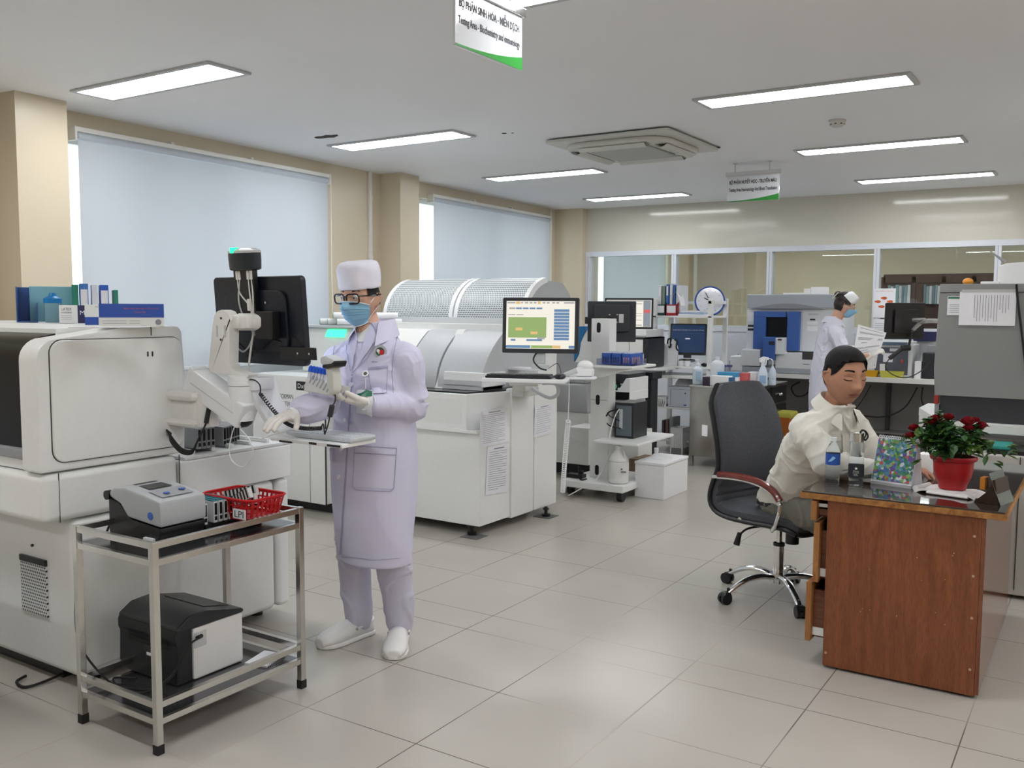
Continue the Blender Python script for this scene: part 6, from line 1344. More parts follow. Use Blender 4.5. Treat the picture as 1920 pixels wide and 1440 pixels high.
MB().lathe([(.0285, .20), (.0285, .238), (.026, .240), (0, .241)], c, n=26).build('steel_lid', chrome, t)
q = MB(FB); q.tube([(.012, 0, .24), (.02, -.0, .252), (.036, 0, .245), (.044, 0, .225), (.034, 0, .208), (.029, 0, .213)], .0035, 8); q.tube([(.01, .01, .242), (.026, .006, .25), (.036, .004, .235), (.028, .0, .214)], .0035, 8); q.build('carry_strap', rubber, t)
# desk calendar
p0, p1 = on_desk(1633, 906), on_desk(1709, 917); CM2 = frame(((p0+p1)/2), (p1-p0), (0, 0, 1)); cwid = (p1-p0).length
t = thing('desk_calendar', 'spiral desk calendar with colourful abstract picture in greens and blues', 'calendar', M=CM2)
q = MB(CM2); q.prism([(-.004, .0), (-.008, .014), (.0, .016), (.06, .205), (.066, .205), (.115, .0)], -cwid/2, cwid/2, 'x'); q.build('stand', mat('calendar_white', (.72, .74, .80), .4), t)
def art():
    m = bpy.data.materials.new('abstract_print'); m.use_nodes = True; nt = m.node_tree; b = nt.nodes['Principled BSDF']; b.inputs['Roughness'].default_value = .35
    tc = nd(nt, 'ShaderNodeTexCoord'); mp = nd(nt, 'ShaderNodeMapping'); mp.inputs['Scale'].default_value = (60, 60, 60); nt.links.new(tc.outputs['Object'], mp.inputs[0])
    ns = nd(nt, 'ShaderNodeTexNoise'); ns.inputs['Scale'].default_value = 1.2; nt.links.new(mp.outputs[0], ns.inputs['Vector'])
    ad = nd(nt, 'ShaderNodeMix', data_type='VECTOR'); ad.inputs[0].default_value = .4; nt.links.new(mp.outputs[0], ad.inputs[4]); nt.links.new(ns.outputs['Color'], ad.inputs[5])
    vo = nd(nt, 'ShaderNodeTexVoronoi'); vo.inputs['Scale'].default_value = 2.3; nt.links.new(ad.outputs[1], vo.inputs['Vector'])
    sp = nd(nt, 'ShaderNodeSeparateColor'); nt.links.new(vo.outputs['Color'], sp.inputs[0]); cr = nd(nt, 'ShaderNodeValToRGB'); cr.color_ramp.interpolation = 'CONSTANT'
    cs = [(.02, .16, .08), (.10, .30, .05), (.05, .14, .35), (.22, .40, .10), (.08, .25, .42), (.60, .62, .66), (.03, .20, .14), (.45, .10, .06), (.16, .34, .45), (.14, .06, .28)]
    for i, c_ in enumerate(cs):
        e = cr.color_ramp.elements[0] if i == 0 else (cr.color_ramp.elements[1] if i == 1 else cr.color_ramp.elements.new(i/10))
        e.position = i/10; e.color = (*c_, 1)
    nt.links.new(sp.outputs[0], cr.inputs[0]); nt.links.new(cr.outputs[0], b.inputs['Base Color']); return m
q = MB(CM2); q.raw([(-cwid/2+.003, .0015, .0185), (cwid/2-.003, .0015, .0185), (cwid/2-.003, .0595, .200), (-cwid/2+.003, .0595, .200)], [(0, 1, 2, 3)], M=T(0, -.003, .002)); q.build('picture_page', art(), t)
q = MB(CM2)
for k in range(22): x = -cwid/2+.006+(cwid-.012)*k/21; q.tube([(x, .055, .196), (x, .052, .207), (x, .062, .215), (x, .070, .207), (x, .066, .198)], .0012, 5)
q.build('spiral_binding', mat('binding_white', (.78, .8, .84), .3), t)
# cloth, rose pot
p = on_desk(1782, 925); c = (p.x, p.y, ZT2)
cl = MB(T(c) @ rot(0, 0, -12)); 
def clf(u, v): return (-.125+.25*u, -.075+.15*v, .004+.012*(1-abs(2*u-1)**4)+.006*math.sin(u*9)*math.cos(v*7))
cl.sheet(clf, 24, 14, thick=.009); cl.box((-.07, -.09, .001), (.10, .05, .012), .005); cl.cyl((-.125, -.06, .012), (-.115, .07, .012), .012, n=12)
tag(cl.build('folded_cloth', mat('white_cloth', (.78, .77, .76), .85, bump=.4), loc=c, sharp=60), 'folded white cloth under the red flower pot', 'cloth')
PZ = ZT2+.021; c = (p.x+.005, p.y+.01, PZ); t = thing('potted_rose', 'small red-flowering rose bush in a red plastic pot on a cloth', 'potted plant', c)
MB().lathe([(.054, 0), (.058, .02), (.071, .05), (.077, .075), (.080, .118), (.091, .124), (.094, .134), (.090, .142), (.083, .140), (.077, .115), (.0, .112)], c, n=36, sx=1.0, sy=.9).build('pot', mat('pot_red', (.40, .014, .018), .36), t)
MB().lathe([(.077, .117), (.05, .124), (.0, .126)], c, n=24, sy=.9).build('soil', mat('dark_soil', (.02, .014, .010), .9, bump=1, bscale=60), t)
random.seed(11); stems = MB(); leafm = mat('rose_leaf_green', (.030, .095, .022), .45, noise=.45, nscale=14); leafy = mat('rose_leaf_light', (.10, .19, .035), .45, noise=.3, nscale=14)
PF = facing(c); lf = MB(PF)
def leaf(mb, o, d, L, W, mi):
    d = d.normalized(); s = d.cross(Vector((0, 0, 1))); s = s.normalized() if s.length > .05 else Vector((1, 0, 0)); n_ = s.cross(d)*(.25*L)
    P = [o, o+d*L*.3+s*W*.45+n_*.3, o+d*L*.65+s*W*.42+n_*.3, o+d*L-n_*.3, o+d*L*.65-s*W*.42+n_*.3, o+d*L*.3-s*W*.45+n_*.3, o+d*L*.5-n_*.15]
    mb.raw(P, [(0, 1, 6), (1, 2, 6), (2, 3, 6), (3, 4, 6), (4, 5, 6), (5, 0, 6)], mi)
tips = []
for k in range(44):
    a = random.uniform(0, 6.283); r_ = random.uniform(.2, 1)**.6; ex = math.cos(a)*.165*r_+.0; ey = math.sin(a)*.12*r_; ez = .315-.13*r_**2+random.uniform(-.03, .03)
    b0 = Vector((math.cos(a)*.045*r_, math.sin(a)*.04*r_, .118)); tip = Vector((ex, ey, ez)); mid = b0.lerp(tip, .5)+Vector((0, 0, .03))
    stems_pts = [b0, b0.lerp(mid, .6)+Vector((0, 0, .01)), mid, tip]; tips.append((mid, tip))
    stems.tube([PF @ x for x in stems_pts], (.0026, .0012), 5)
    for j in range(17):
        f_ = .33+.67*j/16; o = b0.lerp(mid, f_*2) if f_ < .5 else mid.lerp(tip, f_*2-1); o = o+Vector((random.gauss(0, .010), random.gauss(0, .010), random.gauss(0, .006)))
        d = Vector((random.gauss(0, 1)+ex*3, random.gauss(0, 1)+ey*3, random.gauss(-.05, .5))); leaf(lf, o, d, random.uniform(.034, .054), random.uniform(.022, .034), 1 if (random.random() < .12+.35*(ex > .1)) else 0)
for (x, y, z) in ((-.17, -.03, .215), (.19, -.02, .19), (.20, .0, .16), (.15, -.05, .13), (-.12, -.06, .125)):
    for j in range(4): leaf(lf, Vector((x, y, z))+Vector((random.gauss(0, .01),)*3), Vector((x*4+random.gauss(0, .4), random.gauss(0, .4), random.gauss(-.2, .3))), .045, .026, j % 2)
stems.build('stems', mat('rose_stem', (.035, .05, .02), .6), t)
o = lf.build('foliage', [leafm, leafy], t, smooth=False); o['kind'] = 'stuff'
rosem = mat('rose_petal_red', (.22, .003, .010), .45, noise=.3, nscale=60)
def rose(mb, cc, r):
    for ring, (n_, rr, h_, ti) in enumerate(((3, .35, .9, .1), (5, .62, .85, .35), (6, .85, .70, .6), (6, 1.0, .5, .9))):
        for i in range(n_):
            a = 2*math.pi*(i+.5*ring)/n_
            def pf(u, v, a=a, rr=rr, h_=h_, ti=ti, n_=n_):
                aa = a+(u-.5)*2*math.pi/n_*1.5; rad = r*rr*(.45+.55*math.sin(v*math.pi*.55)+ti*.25*v*v); return (cc[0]+math.cos(aa)*rad, cc[1]+math.sin(aa)*rad, cc[2]-r*.7+r*1.5*h_*v*(1-.25*(2*u-1)**2))
            mb.sheet(pf, 4, 4)
for k, (u, v, r_) in enumerate(((1714, 801, .017), (1707, 816, .016), (1744, 791, .016), (1755, 783, .017), (1779, 780, .015), (1815, 788, .020), (1816, 801, .016), (1840, 796, .016), (1741, 813, .010), (1771, 790, .009), (1829, 786, .012))):
    dd = (c[1]+random.uniform(-.06, .02)); P_ = gy(u, v, dd); r_ *= 1.35; q = MB(); rose(q, P_, r_); q.build('rose_bloom', rosem, t, smooth=True)
    q = MB(); q.tube([P_-Vector((0, 0, r_*.6)), P_.lerp(Vector(c)+Vector((0, 0, .2)), .4), Vector(c)+Vector((0, 0, .16))], .0015, 5); q.build('bloom_stem', mat('rose_stem'), t)
# name stand and tissue holder
p = on_desk(1862, 940); NM = T(p) @ rot(0, 0, 76); t = thing('tilted_name_stand', 'dark wooden desk stand holding a tilted glass plate', 'stand', M=NM)
q = MB(NM); q.prism([(-.045, 0), (.05, 0), (.0, .05), (-.02, .10), (-.028, .10)], -.07, .07, 'x'); q.build('wedge_base', mat('stand_walnut', (.03, .014, .008), .3), t)
q = MB(NM); q.raw([(-.075, -.055, .0), (.075, -.055, .0), (.075, -.005, .125), (-.075, -.005, .125)], [(0, 1, 2, 3)]); q.build('glass_plate', mat('frosted_plate', (.16, .19, .18), .15, coat=.7), t)
q = MB(NM); q.box((-.07, .01, .055), (-.03, .03, .105), .002); q.build('orange_block', mat('orange_block', (.50, .18, .02), .4), t)
p = on_desk(1729, 893); c = (p.x, p.y+.05, ZT2); t = thing('tissue_holder', 'white cup-shaped holder between calendar and flower pot', 'holder', c); MB().lathe([(.036, 0), (.040, .02), (.036, .085), (.030, .10), (.012, .108), (.0, .109)], c, n=24).build('holder_body', plastic, t); q = MB(); q.cyl((c[0], c[1]-.028, .86), (c[0], c[1]-.032, .86), .006, n=10); q.build('holder_slot', black, t)
q = MB(T(on_desk(1660, 892)) @ rot(0, 0, 20)); q.box((-.10, .0, .0005), (.10, .18, .003)); tag(q.build('paper_sheet', paper, loc=on_desk(1660, 892)), 'white document under the seated man\'s arms, behind the calendar', 'paper')
# ================================================================== swivel chair
CB = T(-1.44, 4.87, 0) @ rot(0, 0, -22); ch = thing('office_chair', 'grey fabric high-back swivel chair with red-brown armrests and chrome base', 'chair', M=CB)
fabm = mat('charcoal_fabric', (.070, .074, .086), .95, spec=.15, noise=.55, nscale=170, bump=.5, bscale=400, sheen=.15)
prof = [(.27, .435), (.20, .462), (.0, .455), (-.15, .455), (-.235, .475), (-.275, .53), (-.275, .60), (-.245, .70), (-.25, .82), (-.285, .95), (-.325, 1.05), (-.35, 1.135)]
wid = [.20, .235, .245, .245, .24, .235, .235, .24, .245, .24, .22, .15]
cp_ = catmull([Vector((x, z, w_)) for (x, z), w_ in zip(prof, wid)], k=5); NP_ = len(cp_)
def chs(off0, sc2=1.):
    def fn(u, v):
        i = v*(NP_-1); k = min(int(i), NP_-2); P_ = cp_[k].lerp(cp_[k+1], i-k); d = (cp_[k+1]-cp_[k]); nn = Vector((-d.y, d.x)).normalized()
        s_ = (2*u-1); off = off0+.035*(1-abs(s_)**3)*(1 if off0 > 0 else .3)+(.010*math.cos(v*40)*(.35 < v < .62) if off0 > 0 else 0)
        dish = -.03*s_*s_*(v > .4)*-1
        return (P_.x+nn.x*off*-1+dish*.8, s_*P_.z*sc2, P_.y-nn.y*off*-1 if False else P_.y+(-nn.y)*off*-1)
    return fn
def upn(i):
    k = min(int(i), NP_-2); P_ = cp_[k].lerp(cp_[k+1], i-k); d = cp_[k+1]-cp_[k]; n_ = Vector((d.y, -d.x)); n_.normalize(); return P_, n_
def cush(side, sc2=1.):
    def fn(u, v):
        P_, n_ = upn(v*(NP_-1)); s_ = 2*u-1; back = min(1, max(0, (v-.42)*5))
        th = (.03+.028*(1-abs(s_)**4)+.006*math.cos(v*75)*(.36 < v < .60)) if side else -(.012+.02*(1-abs(s_)**4)); fwd = .035*s_*s_*back
        return (P_.x+n_.x*th+fwd, s_*P_.z*sc2, P_.y+n_.y*th)
    return fn
q = MB(CB); a_, b_ = cush(True), cush(False); NU, NV = 20, 60
vs = []; fs = []
for j in range(NV+1):
    row = [a_(i/NU, j/NV) for i in range(NU+1)]+[b_(1-i/NU, j/NV) for i in range(NU+1)]; vs += row
K = 2*(NU+1)
for j in range(NV):
    for i in range(K): fs.append((j*K+i, j*K+(i+1) % K, (j+1)*K+(i+1) % K, (j+1)*K+i))
fs += [tuple(range(K-1, -1, -1)), tuple(range(NV*K, NV*K+K))]
q.raw(vs, fs); bmesh.ops.recalc_face_normals(q.bm, faces=q.bm.faces[:]); q.build('seat_and_back', fabm, ch, sharp=60)
q = MB(CB)
for s_ in (0, 1): q.tube([Vector(b_(s_, j/30))*1+Vector((0, (.006 if s_ else -.006), 0)) for j in range(31)], .014, 8, smooth=False)
q.tube([b_(j/8, 1) for j in range(9)], .014, 8, smooth=False); q.tube([b_(j/8, 0) for j in range(9)], .014, 8, smooth=False); q.build('side_rail', black, ch)
armw = wood('armrest_redwood', (.24, .035, .02), (.12, .015, .01), 'X', .25, .5)
for s_ in (-1, 1):
    y = s_*.275
    q = MB(CB); q.tube([(-.25, s_*.245, .64), (-.20, y, .655), (.0, y, .665), (.14, y, .64), (.215, y, .58), (.205, y, .50), (.16, s_*.255, .435), (.12, s_*.22, .425)], .011, 10); fr = q.build('armrest_frame', chrome, ch)
    q = MB(CB); q.tube([(-.19, y, .668), (-.05, y, .678), (.08, y, .672), (.17, y, .64), (.215, y, .595)], .018, 10); q.build('armrest_pad', armw, fr)
q = MB(CB); q.cyl((0, 0, .10), (0, 0, .30), .028, n=20); q.cyl((0, 0, .28), (0, 0, .40), .016, n=16); q.build('gas_lift', chrome, ch)
q = MB(CB); q.cyl((0, 0, .285), (0, 0, .30), .031, n=20); q.box((-.10, -.08, .385), (.12, .08, .42), .01); q.cyl((.10, -.02, .32), (.10, -.02, .40), .035, n=16); q.tube([(-.02, -.08, .40), (-.07, -.17, .385), (-.10, -.20, .35)], .006, 6); q.cyl((-.10, -.20, .36), (-.112, -.21, .295), .012, .018, n=12); q.build('tilt_mechanism', black, ch)
q = MB(CB); q.cyl((0, 0, .085), (0, 0, .135), .045, n=24); 
q.build('base_hub', chrome, ch)
for k in range(5):
    M_ = CB @ rot(0, 0, 40+72*k); q = MB(M_)
    def lg(u, v):
        x = .03+.29*v; z = .115+.018*math.sin(v*math.pi)-.06*v**2.4; a = u*2*math.pi; w_ = .026-.010*v; return (x, math.cos(a)*w_, z+math.sin(a)*(.018-.004*v))
    q.sheet(lg, 12, 14, wrap=True); leg = q.build('base_leg', chrome, ch)
    q = MB(M_); q.cyl((.315, 0, .05), (.315, 0, .085), .008, n=8); q.cyl((.335, -.024, .030), (.335, -.006, .030), .030, n=18); q.cyl((.335, .006, .030), (.335, .024, .030), .030, n=18); q.prism([(.30, .04), (.31, .062), (.34, .064), (.362, .045), (.345, .03)], -.020, .020, 'y', bev=.004); q.build('caster', black, leg)
q = MB(CB); q.box((-.33, -.262, .86), (-.29, -.257, .92)); q.build('care_tag', paper, ch)
q = MB(CB); q.cyl((-.05, -.262, .45), (-.05, -.254, .45), .012, n=12); q.build('bolt_head', chrome, ch)
# ================================================================== people
from mathutils.bvhtree import BVHTree
def limb(mb, pts, rad, n=18, flat=1., up=(0, 0, 1), k=5):
    """tapered limb through pts with radii rad, rounded ends; flat scales the cross-section along up"""
    P4 = catmull([Vector((*p, r)) for p, r in zip(pts, rad)], k=k) if len(pts) > 2 else [Vector((*p, r)) for p, r in zip(pts, rad)]
    c = [Vector(p[:3]) for p in P4]; r = [p[3] for p in P4]
    d0 = (c[1]-c[0]).normalized(); d1 = (c[-1]-c[-2]).normalized()
    cs = [c[0]-d0*r[0]*math.sin(R(a)) for a in (80, 55, 28)]+c+[c[-1]+d1*r[-1]*math.sin(R(a)) for a in (28, 55, 80)]
    rs = [r[0]*math.cos(R(a)) for a in (80, 55, 28)]+r+[r[-1]*math.cos(R(a)) for a in (28, 55, 80)]
    vs = []; fs = []; u = Vector(up); m = len(cs)
    for i in range(m):
        d = (cs[min(i+1, m-1)]-cs[max(i-1, 0)]).normalized(); x = u-d*u.dot(d)
        if x.length < .05: x = d.orthogonal()
        x.normalize(); y = d.cross(x)
        for j in range(n): a = 2*math.pi*j/n; vs.append(cs[i]+x*math.cos(a)*rs[i]*flat+y*math.sin(a)*rs[i])
    for i in range(m-1):
        for j in range(n): fs.append((i*n+j, i*n+(j+1) % n, (i+1)*n+(j+1) % n, (i+1)*n+j))
    fs += [tuple(range(n-1, -1, -1)), tuple(range((m-1)*n, m*n))]; mb.raw(vs, fs)
def loft(mb, secs, n=32, k=4, pw=1.):
    """secs of (centre, half-width vector, half-depth vector)"""
    S = catmull([Vector((*a, *b, *c)) for a, b, c in secs], k=k); vs = []; fs = []
    for s_ in S:
        c, a, b = Vector(s_[:3]), Vector(s_[3:6]), Vector(s_[6:9])
        for j in range(n):
            t_ = 2*math.pi*j/n; ct, st2 = math.cos(t_), math.sin(t_); vs.append(c+a*math.copysign(abs(ct)**pw, ct)+b*math.copysign(abs(st2)**pw, st2))
    m = len(S)
    for i in range(m-1):
        for j in range(n): fs.append((i*n+j, i*n+(j+1) % n, (i+1)*n+(j+1) % n, (i+1)*n+j))
    fs += [tuple(range(n-1, -1, -1)), tuple(range((m-1)*n, m*n))]; mb.raw(vs, fs)
def fuse(mb, voxel, it, name, mats, parent=None, fn=None, loc=None, fac=.5):
    bmesh.ops.recalc_face_normals(mb.bm, faces=mb.bm.faces[:])
    me = bpy.data.meshes.new('t'); mb.bm.to_mesh(me); mb.bm.free(); o = bpy.data.objects.new('t', me); COL.objects.link(o)
    r = o.modifiers.new('r', 'REMESH'); r.mode = 'VOXEL'; r.voxel_size = voxel; r.use_smooth_shade = True
    if it: s_ = o.modifiers.new('s', 'SMOOTH'); s_.iterations = it; s_.factor = fac
    dg = bpy.context.evaluated_depsgraph_get(); out = bpy.data.meshes.new_from_object(o.evaluated_get(dg)); COL.objects.unlink(o); bpy.data.objects.remove(o)
    if fn:
        cs = [v.co.copy() for v in out.vertices]; ns = [v.normal.copy() for v in out.vertices]
        for v, c, nn in zip(out.vertices, cs, ns): v.co = fn(c, nn)
    bvh = BVHTree.FromPolygons([v.co.copy() for v in out.vertices], [tuple(p.vertices) for p in out.polygons])
    inv = WM[parent.name].inverted() if parent is not None else T(-Vector(loc)); out.transform(inv); out.materials.clear()
    for m in (mats if isinstance(mats, (list, tuple)) else [mats]): out.materials.append(m)
    out.shade_smooth(); ob = bpy.data.objects.new(name, out); COL.objects.link(ob)
    if parent is not None: ob.parent = parent; WM[ob.name] = WM[parent.name]
    else: ob.location = loc; WM[ob.name] = T(loc)
    return ob, bvh
def patch(bvh, q4, nu, nv, off, name, m, parent, th=.002, bulge=0.):
    """cloth piece lying on the surface seen through the four photo points TL TR BR BL"""
    vs = []; last = None
    for j in range(nv+1):
        for i in range(nu+1):
            fu, fv = i/nu, j/nv; a = Vector(q4[0]).lerp(Vector(q4[1]), fu); b = Vector(q4[3]).lerp(Vector(q4[2]), fu); p = a.lerp(b, fv); d = ray(p.x, p.y).normalized()
            h_ = bvh.ray_cast(EYEP, d)
            if h_[0] is None: pt = last if last is not None else EYEP+d*4
            else: pt = h_[0]+h_[1]*(off+bulge*math.sin(math.pi*fu)*math.sin(math.pi*fv)) if h_[1].dot(d) < 0 else h_[0]
            last = pt; vs.append(pt)
    fs = [(j*(nu+1)+i, (j+1)*(nu+1)+i, (j+1)*(nu+1)+i+1, j*(nu+1)+i+1) for j in range(nv) for i in range(nu)]
    q = MB(); q.raw(vs, fs); q.bm.normal_update()
    if sum(f.normal.dot(EYEP-f.calc_center_median()) for f in q.bm.faces) < 0: bmesh.ops.reverse_faces(q.bm, faces=q.bm.faces[:])
    return q.build(name, m, parent, sharp=80)
def seamline(bvh, pts, m, parent, name='seam', r=.0013, off=.004):
    o = []
    for (u0, v0), (u1, v1) in zip(pts[:-1], pts[1:]):
        n = max(2, int(((u1-u0)**2+(v1-v0)**2)**.5/3))
        for k in range(n):
            d = ray(u0+(u1-u0)*k/n, v0+(v1-v0)*k/n).normalized(); h_ = bvh.ray_cast(EYEP, d)
            if h_[0] is not None and (not o or (h_[0]-o[-1]).length < .08): o.append(h_[0]+h_[1]*off)
    if len(o) > 3: q = MB(); q.tube(o, r, 5, smooth=False); return q.build(name, m, parent)
def hit(bvh, u, v):
    d = ray(u, v).normalized(); h_ = bvh.ray_cast(EYEP, d); return (h_[0], h_[1]) if h_[0] is not None else (EYEP+d*4, -d)
def hframe(pos, f, pitch=0, roll=0):
    f = Vector((f[0], f[1], 0)).normalized(); y = -f; z = Vector((0, 0, 1)); x = y.cross(z)
    m = Matrix((x, y, z)).transposed().to_4x4(); m.translation = Vector(pos); return m @ rot(0, roll, 0) @ rot(pitch, 0, 0)
def gs(x, s_): return math.exp(-x*x/(2*s_*s_))
def head(mb, M, sc2=1., jaw=1., lid=1., fat=0., ns=1.):
    """head with face on local -y; eyes at z=.018, chin at z=-.108, crown at z=.12"""
    n, m_ = 72, 60; vs = []; fs = []
    for j in range(1, m_):
        th = math.pi*j/m_; z = math.cos(th)
        for i in range(n):
            ph = 2*math.pi*i/n; dx, dy = math.sin(ph), -math.cos(ph); s_ = math.sin(th)
            rx, ry, rz = .076, .096, .120
            lo = max(0, -z); rx *= 1-.30*jaw*lo**1.8+fat*lo*(1-lo)*2; fr = max(0, -dy)
            x = rx*dx*s_; y = (ry*(1-.10*lo*(1-fr)-.38*lo**1.6*(dy > 0)*dy))*dy*s_; zz = rz*z
            if dy < 0: y *= 1-.05*gs(zz-.085, .03)
            f_ = fr*s_; ax = abs(x)
            y -= f_*(.009*lo**.7*gs(ax, .032))                                        # muzzle and chin
            y -= .024*ns*gs(ax, .0085+.12*max(0, -(zz+.012)) if zz > -.012 else .0100)*gs(zz+.020, .012)*(f_ > .4)  # nose tip
            y -= .014*ns*gs(ax, .0075)*gs(zz-.002, .020)*(f_ > .4)                         # bridge
            y -= .010*ns*gs(ax-.014, .006)*gs(zz+.024, .008)*(f_ > .4)                    # nostril wings
            y += .0095*gs(ax-.030, .013)*gs(zz-.019, .011)*(f_ > .2)                    # eye sockets
            y -= .0065*lid*gs(ax-.032, .010)*gs(zz-.014, .006)*(f_ > .2)                    # lids
            y -= .0040*gs(ax-.028, .020)*gs(zz-.040, .008)*(f_ > .2)                    # brow
            y -= .0060*gs(ax, .020)*gs(zz+.050, .005)*(f_ > .3); y -= .0065*gs(ax, .017)*gs(zz+.062, .005)*(f_ > .3)
            y += .0065*gs(ax, .024)*gs(zz+.056, .0026)*(f_ > .3); y += .003*gs(ax, .02)*gs(zz+.074, .006)
            y -= .006*gs(ax, .018)*gs(zz+.094, .012)*(f_ > .2)
            x *= 1+.05*gs(zz+.012, .020)*gs(ax-.055, .02)
            vs.append((x*sc2, y*sc2, zz*sc2))
    k = len(vs); vs += [(0, 0, .120*sc2), (0, -.02*sc2, -.120*sc2)]
    for j in range(m_-2):
        for i in range(n): fs.append((j*n+i, (j+1)*n+i, (j+1)*n+(i+1) % n, j*n+(i+1) % n))
    for i in range(n): fs.append((k, i, (i+1) % n)); fs.append((k+1, (m_-2)*n+(i+1) % n, (m_-2)*n+i))
    mb.raw(vs, fs, M=M)
    for s_ in (-1, 1):
        E_ = M @ T(s_*.076*sc2, .004*sc2, -.004*sc2) @ rot(0, s_*8, 0) @ rot(-8, 0, s_*-16)
        mb.ball((0, 0, 0), (.007*sc2, .019*sc2, .031*sc2), 16, M=E_); mb.tube([Vector((s_*.005, -.006, .026))*sc2, Vector((s_*.009, .012, .026))*sc2, Vector((s_*.010, .019, .008))*sc2, Vector((s_*.008, .012, -.014))*sc2, Vector((s_*.003, .0, -.028))*sc2], .0042*sc2, 8, M=E_)
def hand(mb, M, side=1, curl=(20, 30, 20), g=0., thumb=(.7, .65, -.35), sc2=1.):
    """palm from the wrist along +y, back of the hand +z, thumb on side*x"""
    S = M @ Matrix.Diagonal((side*sc2, sc2, sc2, 1))
    q = MB(); tmp = MB(S)
    tmp.ball((0, .048, 0), (.040+g, .052+g, .0155+g), 18); tmp.ball((.022, .030, -.006), (.019+g, .032+g, .015+g), 14)
    limb(tmp, [(0, -.03, 0), (0, .0, 0), (0, .03, 0)], [.026+g, .026+g, .03+g], 14, flat=.72)
    for x, y, L, r_, sp in ((.029, .088, .068, .0088, .10), (.0105, .094, .076, .009, .03), (-.0085, .090, .071, .0086, -.04), (-.0265, .080, .056, .0078, -.13)):
        p = Vector((x, y-.015, 0)); pts = [p]; a = 0; d_ = 0
        for seg, fr in ((.012, 0), (L*.45, 0), (L*.30, 1), (L*.25, 2)):
            if d_: a += R(curl[min(d_-1, 2)])
            d_ += 1
            pts.append(pts[-1]+Vector((sp*math.cos(a), math.cos(a), -math.sin(a))).normalized()*seg)
        limb(tmp, pts, [r_+g, r_+g, r_+g, r_*.95+g, r_*.85+g], 10, k=3)
    tb = Vector(thumb).normalized(); p = Vector((.022, .016, -.006)); limb(tmp, [p, p+tb*.032, p+tb*.058+Vector((0, .004, -.004)), p+tb*.076+Vector((0, .014, -.010))], [.014+g, .0115+g, .0100+g, .0085+g], 12, k=3)
    mb.bm.faces.ensure_lookup_table(); me = bpy.data.meshes.new('t'); tmp.bm.to_mesh(me); tmp.bm.free(); mb.bm.from_mesh(me); bpy.data.meshes.remove(me)
def wrinkle(sc_, amp, stretch=(1, 1, 1)):
    def fn(c, n):
        w = mnoise.noise(c*3.1)*.35; p = Vector((c.x*stretch[0]+w, c.y*stretch[1]+w, c.z*stretch[2]+w*.6))*sc_
        r1 = max(0, 1-abs(mnoise.noise(p))*4.2)**1.5; r2 = max(0, 1-abs(mnoise.noise(p*1.9+Vector((5, 3, 1))))*4.)**1.5
        return c+n*amp*(r1*.75+r2*.4+mnoise.noise(c*5)*.6-.45)
    return fn
def drape(c, n):
    lo = 1-min(1, max(0, (c.z-.92)/.14)); up = wrinkle(6.0, .0115, (1, 1, .6))(c, n)-c
    w = mnoise.noise(c*2.0)*.5; p = Vector((c.x*9+w, c.y*9+w, c.z*1.1)); k = (1-abs(mnoise.noise(p))*3)*.0045+mnoise.noise(c*3)*.006
    return c+up*(1-lo)+n*k*lo
def collar(ctr, up, s_, f, r, hgt, flap, m, parent, op=32, front=.6, name='collar'):
    mx = R(180-op)
    def fn(u, v):
        a = -mx+2*mx*u; fr = (abs(a)/mx)**3; d = -f*math.cos(a)+s_*math.sin(a)
        if v < .4: k = v/.4; rr = r+.006*(1-k); z = hgt*k
        else: k = (v-.4)/.6; rr = r+.004+(.028+.022*fr)*k; z = hgt+.003*math.sin(k*math.pi)-flap*k*(1+front*fr)
        return ctr+d*rr*(1.0 if abs(math.cos(a)) < 2 else 1)+up*(z-.014*fr)+f*(.020*fr*k if v >= .4 else .006*fr)
    q = MB(); q.sheet(fn, 44, 12); q.bm.normal_update(); return q.build(name, m, parent, sharp=80)
skin = mat('skin_light', (.56, .33, .235), .5, noise=.06, sss=.08); skin2 = mat('skin_tanned', (.43, .215, .135), .48, noise=.08, sss=.08)
lipm = mat('lip_brown', (.33, .13, .10), .45); hairm = mat('black_hair', (.007, .006, .006), .62, spec=.25, noise=.5, nscale=120, bump=.9, bscale=260)
coatm = mat('lavender_cotton', (.61, .595, .76), .85, noise=.02, bump=.15, bscale=500); coats = mat('lavender_seam', (.36, .345, .50), .85)
glovem = mat('latex_glove', (.70, .67, .64), .5); maskm = mat('mask_blue', (.25, .48, .66), .85, noise=.04); maskw = mat('mask_white', (.75, .77, .80), .8)
shirtw = mat('knit_white', (.72, .70, .69), .9)
def lips(ob, Mh, m_idx=1, z0=-.068, z1=-.044, w_=.023, s_=1.):
    inv = Mh.inverted() @ WM[ob.name]
    for p in ob.data.polygons:
        c = inv @ p.center
        if z0*s_ < c.z < z1*s_ and abs(c.x) < w_*s_*(1-((c.z/s_+.056)/.016)**2*.6) and c.y < -.07*s_: p.material_index = m_idx
def radial(bvh, Mh, az, z, off):
    """point on the head at azimuth az (0 = face) and local height z, pushed out by off"""
    d = Vector((math.sin(az), -math.cos(az), 0)); o = Mh @ (Vector((0, .0, z))+d*.3); dd = (Mh.to_3x3() @ -d).normalized(); h_ = bvh.ray_cast(o, dd, .32)
    p = h_[0] if h_[0] is not None else Mh @ (Vector((0, 0, z))+d*.03); return p-dd*off
